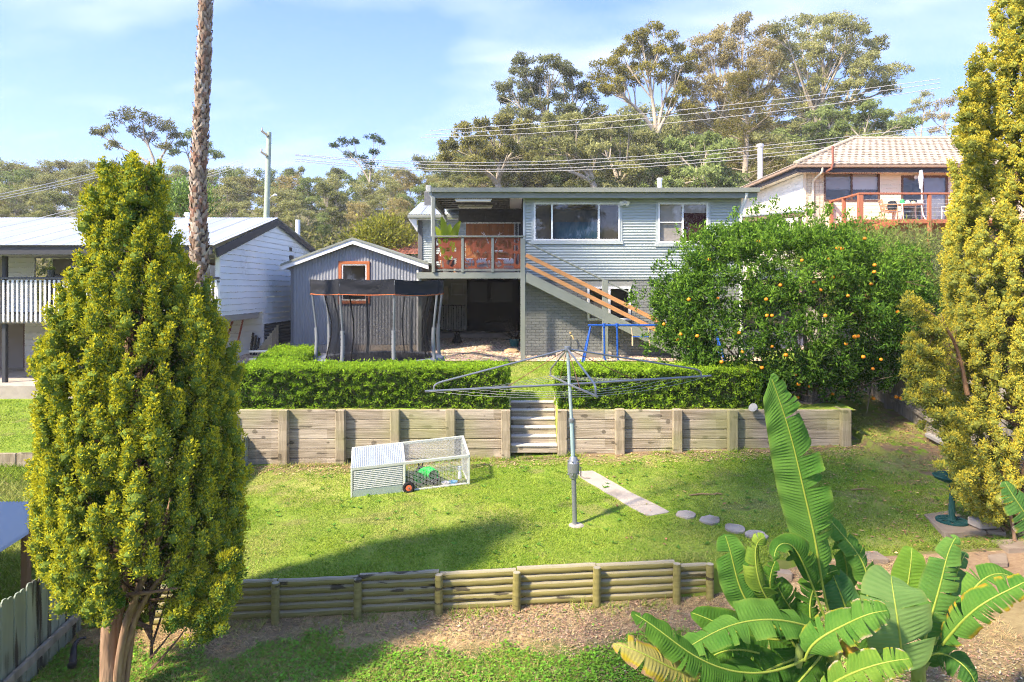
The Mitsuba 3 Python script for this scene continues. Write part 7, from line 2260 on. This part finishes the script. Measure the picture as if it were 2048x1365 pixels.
def plant(px, Y, top_px, row):
    global count
    X = (px - 1024) / 1365 * Y
    zb2 = float(zh(X, Y))
    zt = EYE + (575 - top_px) / 1365 * Y
    h = zt - zb2
    if h < 3.5 or h > 34:
        return
    k = numbered('gum_tree')
    s = h / 10.2
    wd_ = s * r.uniform(.85, 1.2) if h < 16 else s * r.uniform(.7, .95)
    vi = int(r.integers(0, 9))
    scene[k] = {'type': 'instance', 'to_world': T().translate([X, Y, zb2 - .3]).rotate([0, 0, 1], float(r.uniform(0, 360))).scale([wd_, wd_, s]), 'sg': {'type': 'ref', 'id': variants[vi]}}
    zone = next(z for e, z in ZONES if px < e)
    labels[k] = {'label': f'{TONE[vi]} gum, {row} row {zone}', 'category': 'tree', 'group': 'gum trees of the forest on the hillside'}
    count += 1


for Y, step, drop, jit in ((112, 52, 4, 10), (96, 50, 16, 14), (82, 56, 42, 20), (70, 66, 72, 26), (58, 84, 104, 26)):
    x = -140 - (r.random() * 30)
    while x < 2090:
        if not (1790 < x < 1990 and Y > 100):
            big = 1020 < x < 1800
            plant(x + r.normal(0, step * .2), Y * (1.0 + r.normal(0, .03)), sky_line(x) + drop * (1.25 if big else 1) + (20 if big else 0) + abs(r.normal(0, jit)), ROWS[Y])
        x += step * r.uniform(.75, 1.25)
for px in np.arange(870, 1800, 46):      # the denser middle of the right-hand slope
    plant(px + r.normal(0, 12), 74 + r.normal(0, 2), sky_line(px) + 70 + abs(r.normal(0, 22)), 'near')
same = {}
for k, d in labels.items():
    if d.get('group') == 'gum trees of the forest on the hillside':
        m = scene[k]['to_world'].matrix
        same.setdefault(d['label'], []).append((float(m[0, 3]) / float(m[1, 3]), k))
for l, ks in same.items():
    if len(ks) > 1:
        for w_, (_, k) in zip(('leftmost', 'second', 'third', 'fourth', 'fifth', 'sixth'), sorted(ks)):
            labels[k]['label'] = f'{w_} {l}'
# undergrowth on the hill
mb = MB()
n = 42000
X, Y = r.uniform(-75, 75, n), r.uniform(32, 100, n)
w = np.abs(X / Y) < .85
X, Y = X[w], Y[w]
n = len(X)
H_ = 4.5 * meshkit.fbm(np.stack([X * .22, Y * .22, X * 0], -1), 3, 5) ** 1.4 * np.clip((Y - 34) / 18, .25, 1)
P = np.stack([X, Y, zh(X, Y) + H_ * r.random(n) ** .6], 1)
y = r.random((n, 1))
cards(mb, P, rdir(n, r) + A([0, 0, .4]), rdir(n, r), r.uniform(.4, .8, n), r.uniform(.16, .3, n), (A([.06, .08, .025]) * (1 - y) + A([.20, .20, .06]) * y) * np.exp(r.normal(0, .2, (n, 1))), .15)
put('undergrowth', mb, 'dull_leaf', label='scrubby undergrowth between the trunks on the wooded hillside', cat='undergrowth', kind='stuff')

# tall gum behind the photographer, which throws the dappled shade on the right of the lawn
r = np.random.default_rng(400)
cl = [(A([-6.5, 3.0, 13.2]) + rdir(1, r)[0] * A([2.9, 2.5, 1.6]) * r.random() ** .4, r.uniform(.75, 1.15)) for _ in range(26)]
gum('tall gum tree standing behind the camera position, shading the right of the lawn', (-9.5, -1.5, -2.6), cl, .28, OLIVE, 401, per=560, leaf=.24)
for x, y, s_ in ((-34, -26, 1.15), (-24, -34, 1.3), (-15, -29, 1.1), (-6, -36, 1.35), (3, -30, 1.15), (12, -35, 1.3), (21, -28, 1.1), (31, -33, 1.3), (-44, -30, 1.3), (42, -27, 1.2), (-10, -45, 1.6), (8, -47, 1.7), (26, -44, 1.6), (-28, -46, 1.6)):
    k = numbered('gum_tree')
    scene[k] = {'type': 'instance', 'to_world': T().translate([x, y, -4.2]).rotate([0, 0, 1], float(r.uniform(0, 360))).scale([s_ * 1.2, s_ * 1.2, s_]), 'sg': {'type': 'ref', 'id': variants[r.integers(0, 9)]}}
    labels[k] = {'label': 'gum tree behind the camera, mirrored in the house windows', 'category': 'tree', 'group': 'trees behind the camera'}

# ================================================================ air
scene['air'] = {'type': 'homogeneous', 'albedo': {'type': 'rgb', 'value': [.95, .95, .95]}, 'sigma_t': .0006}
scene['haze'] = {'type': 'cube', 'to_world': T().translate([0, 700, 18]).scale([1200, 1000, 23]), 'bsdf': {'type': 'null'}, 'interior': {'type': 'ref', 'id': 'air'}}
labels['haze'] = {'kind': 'stuff', 'label': 'thin pale haze in the air in front of the wooded hill', 'category': 'haze'}
scene['camera']['medium'] = {'type': 'ref', 'id': 'air'}
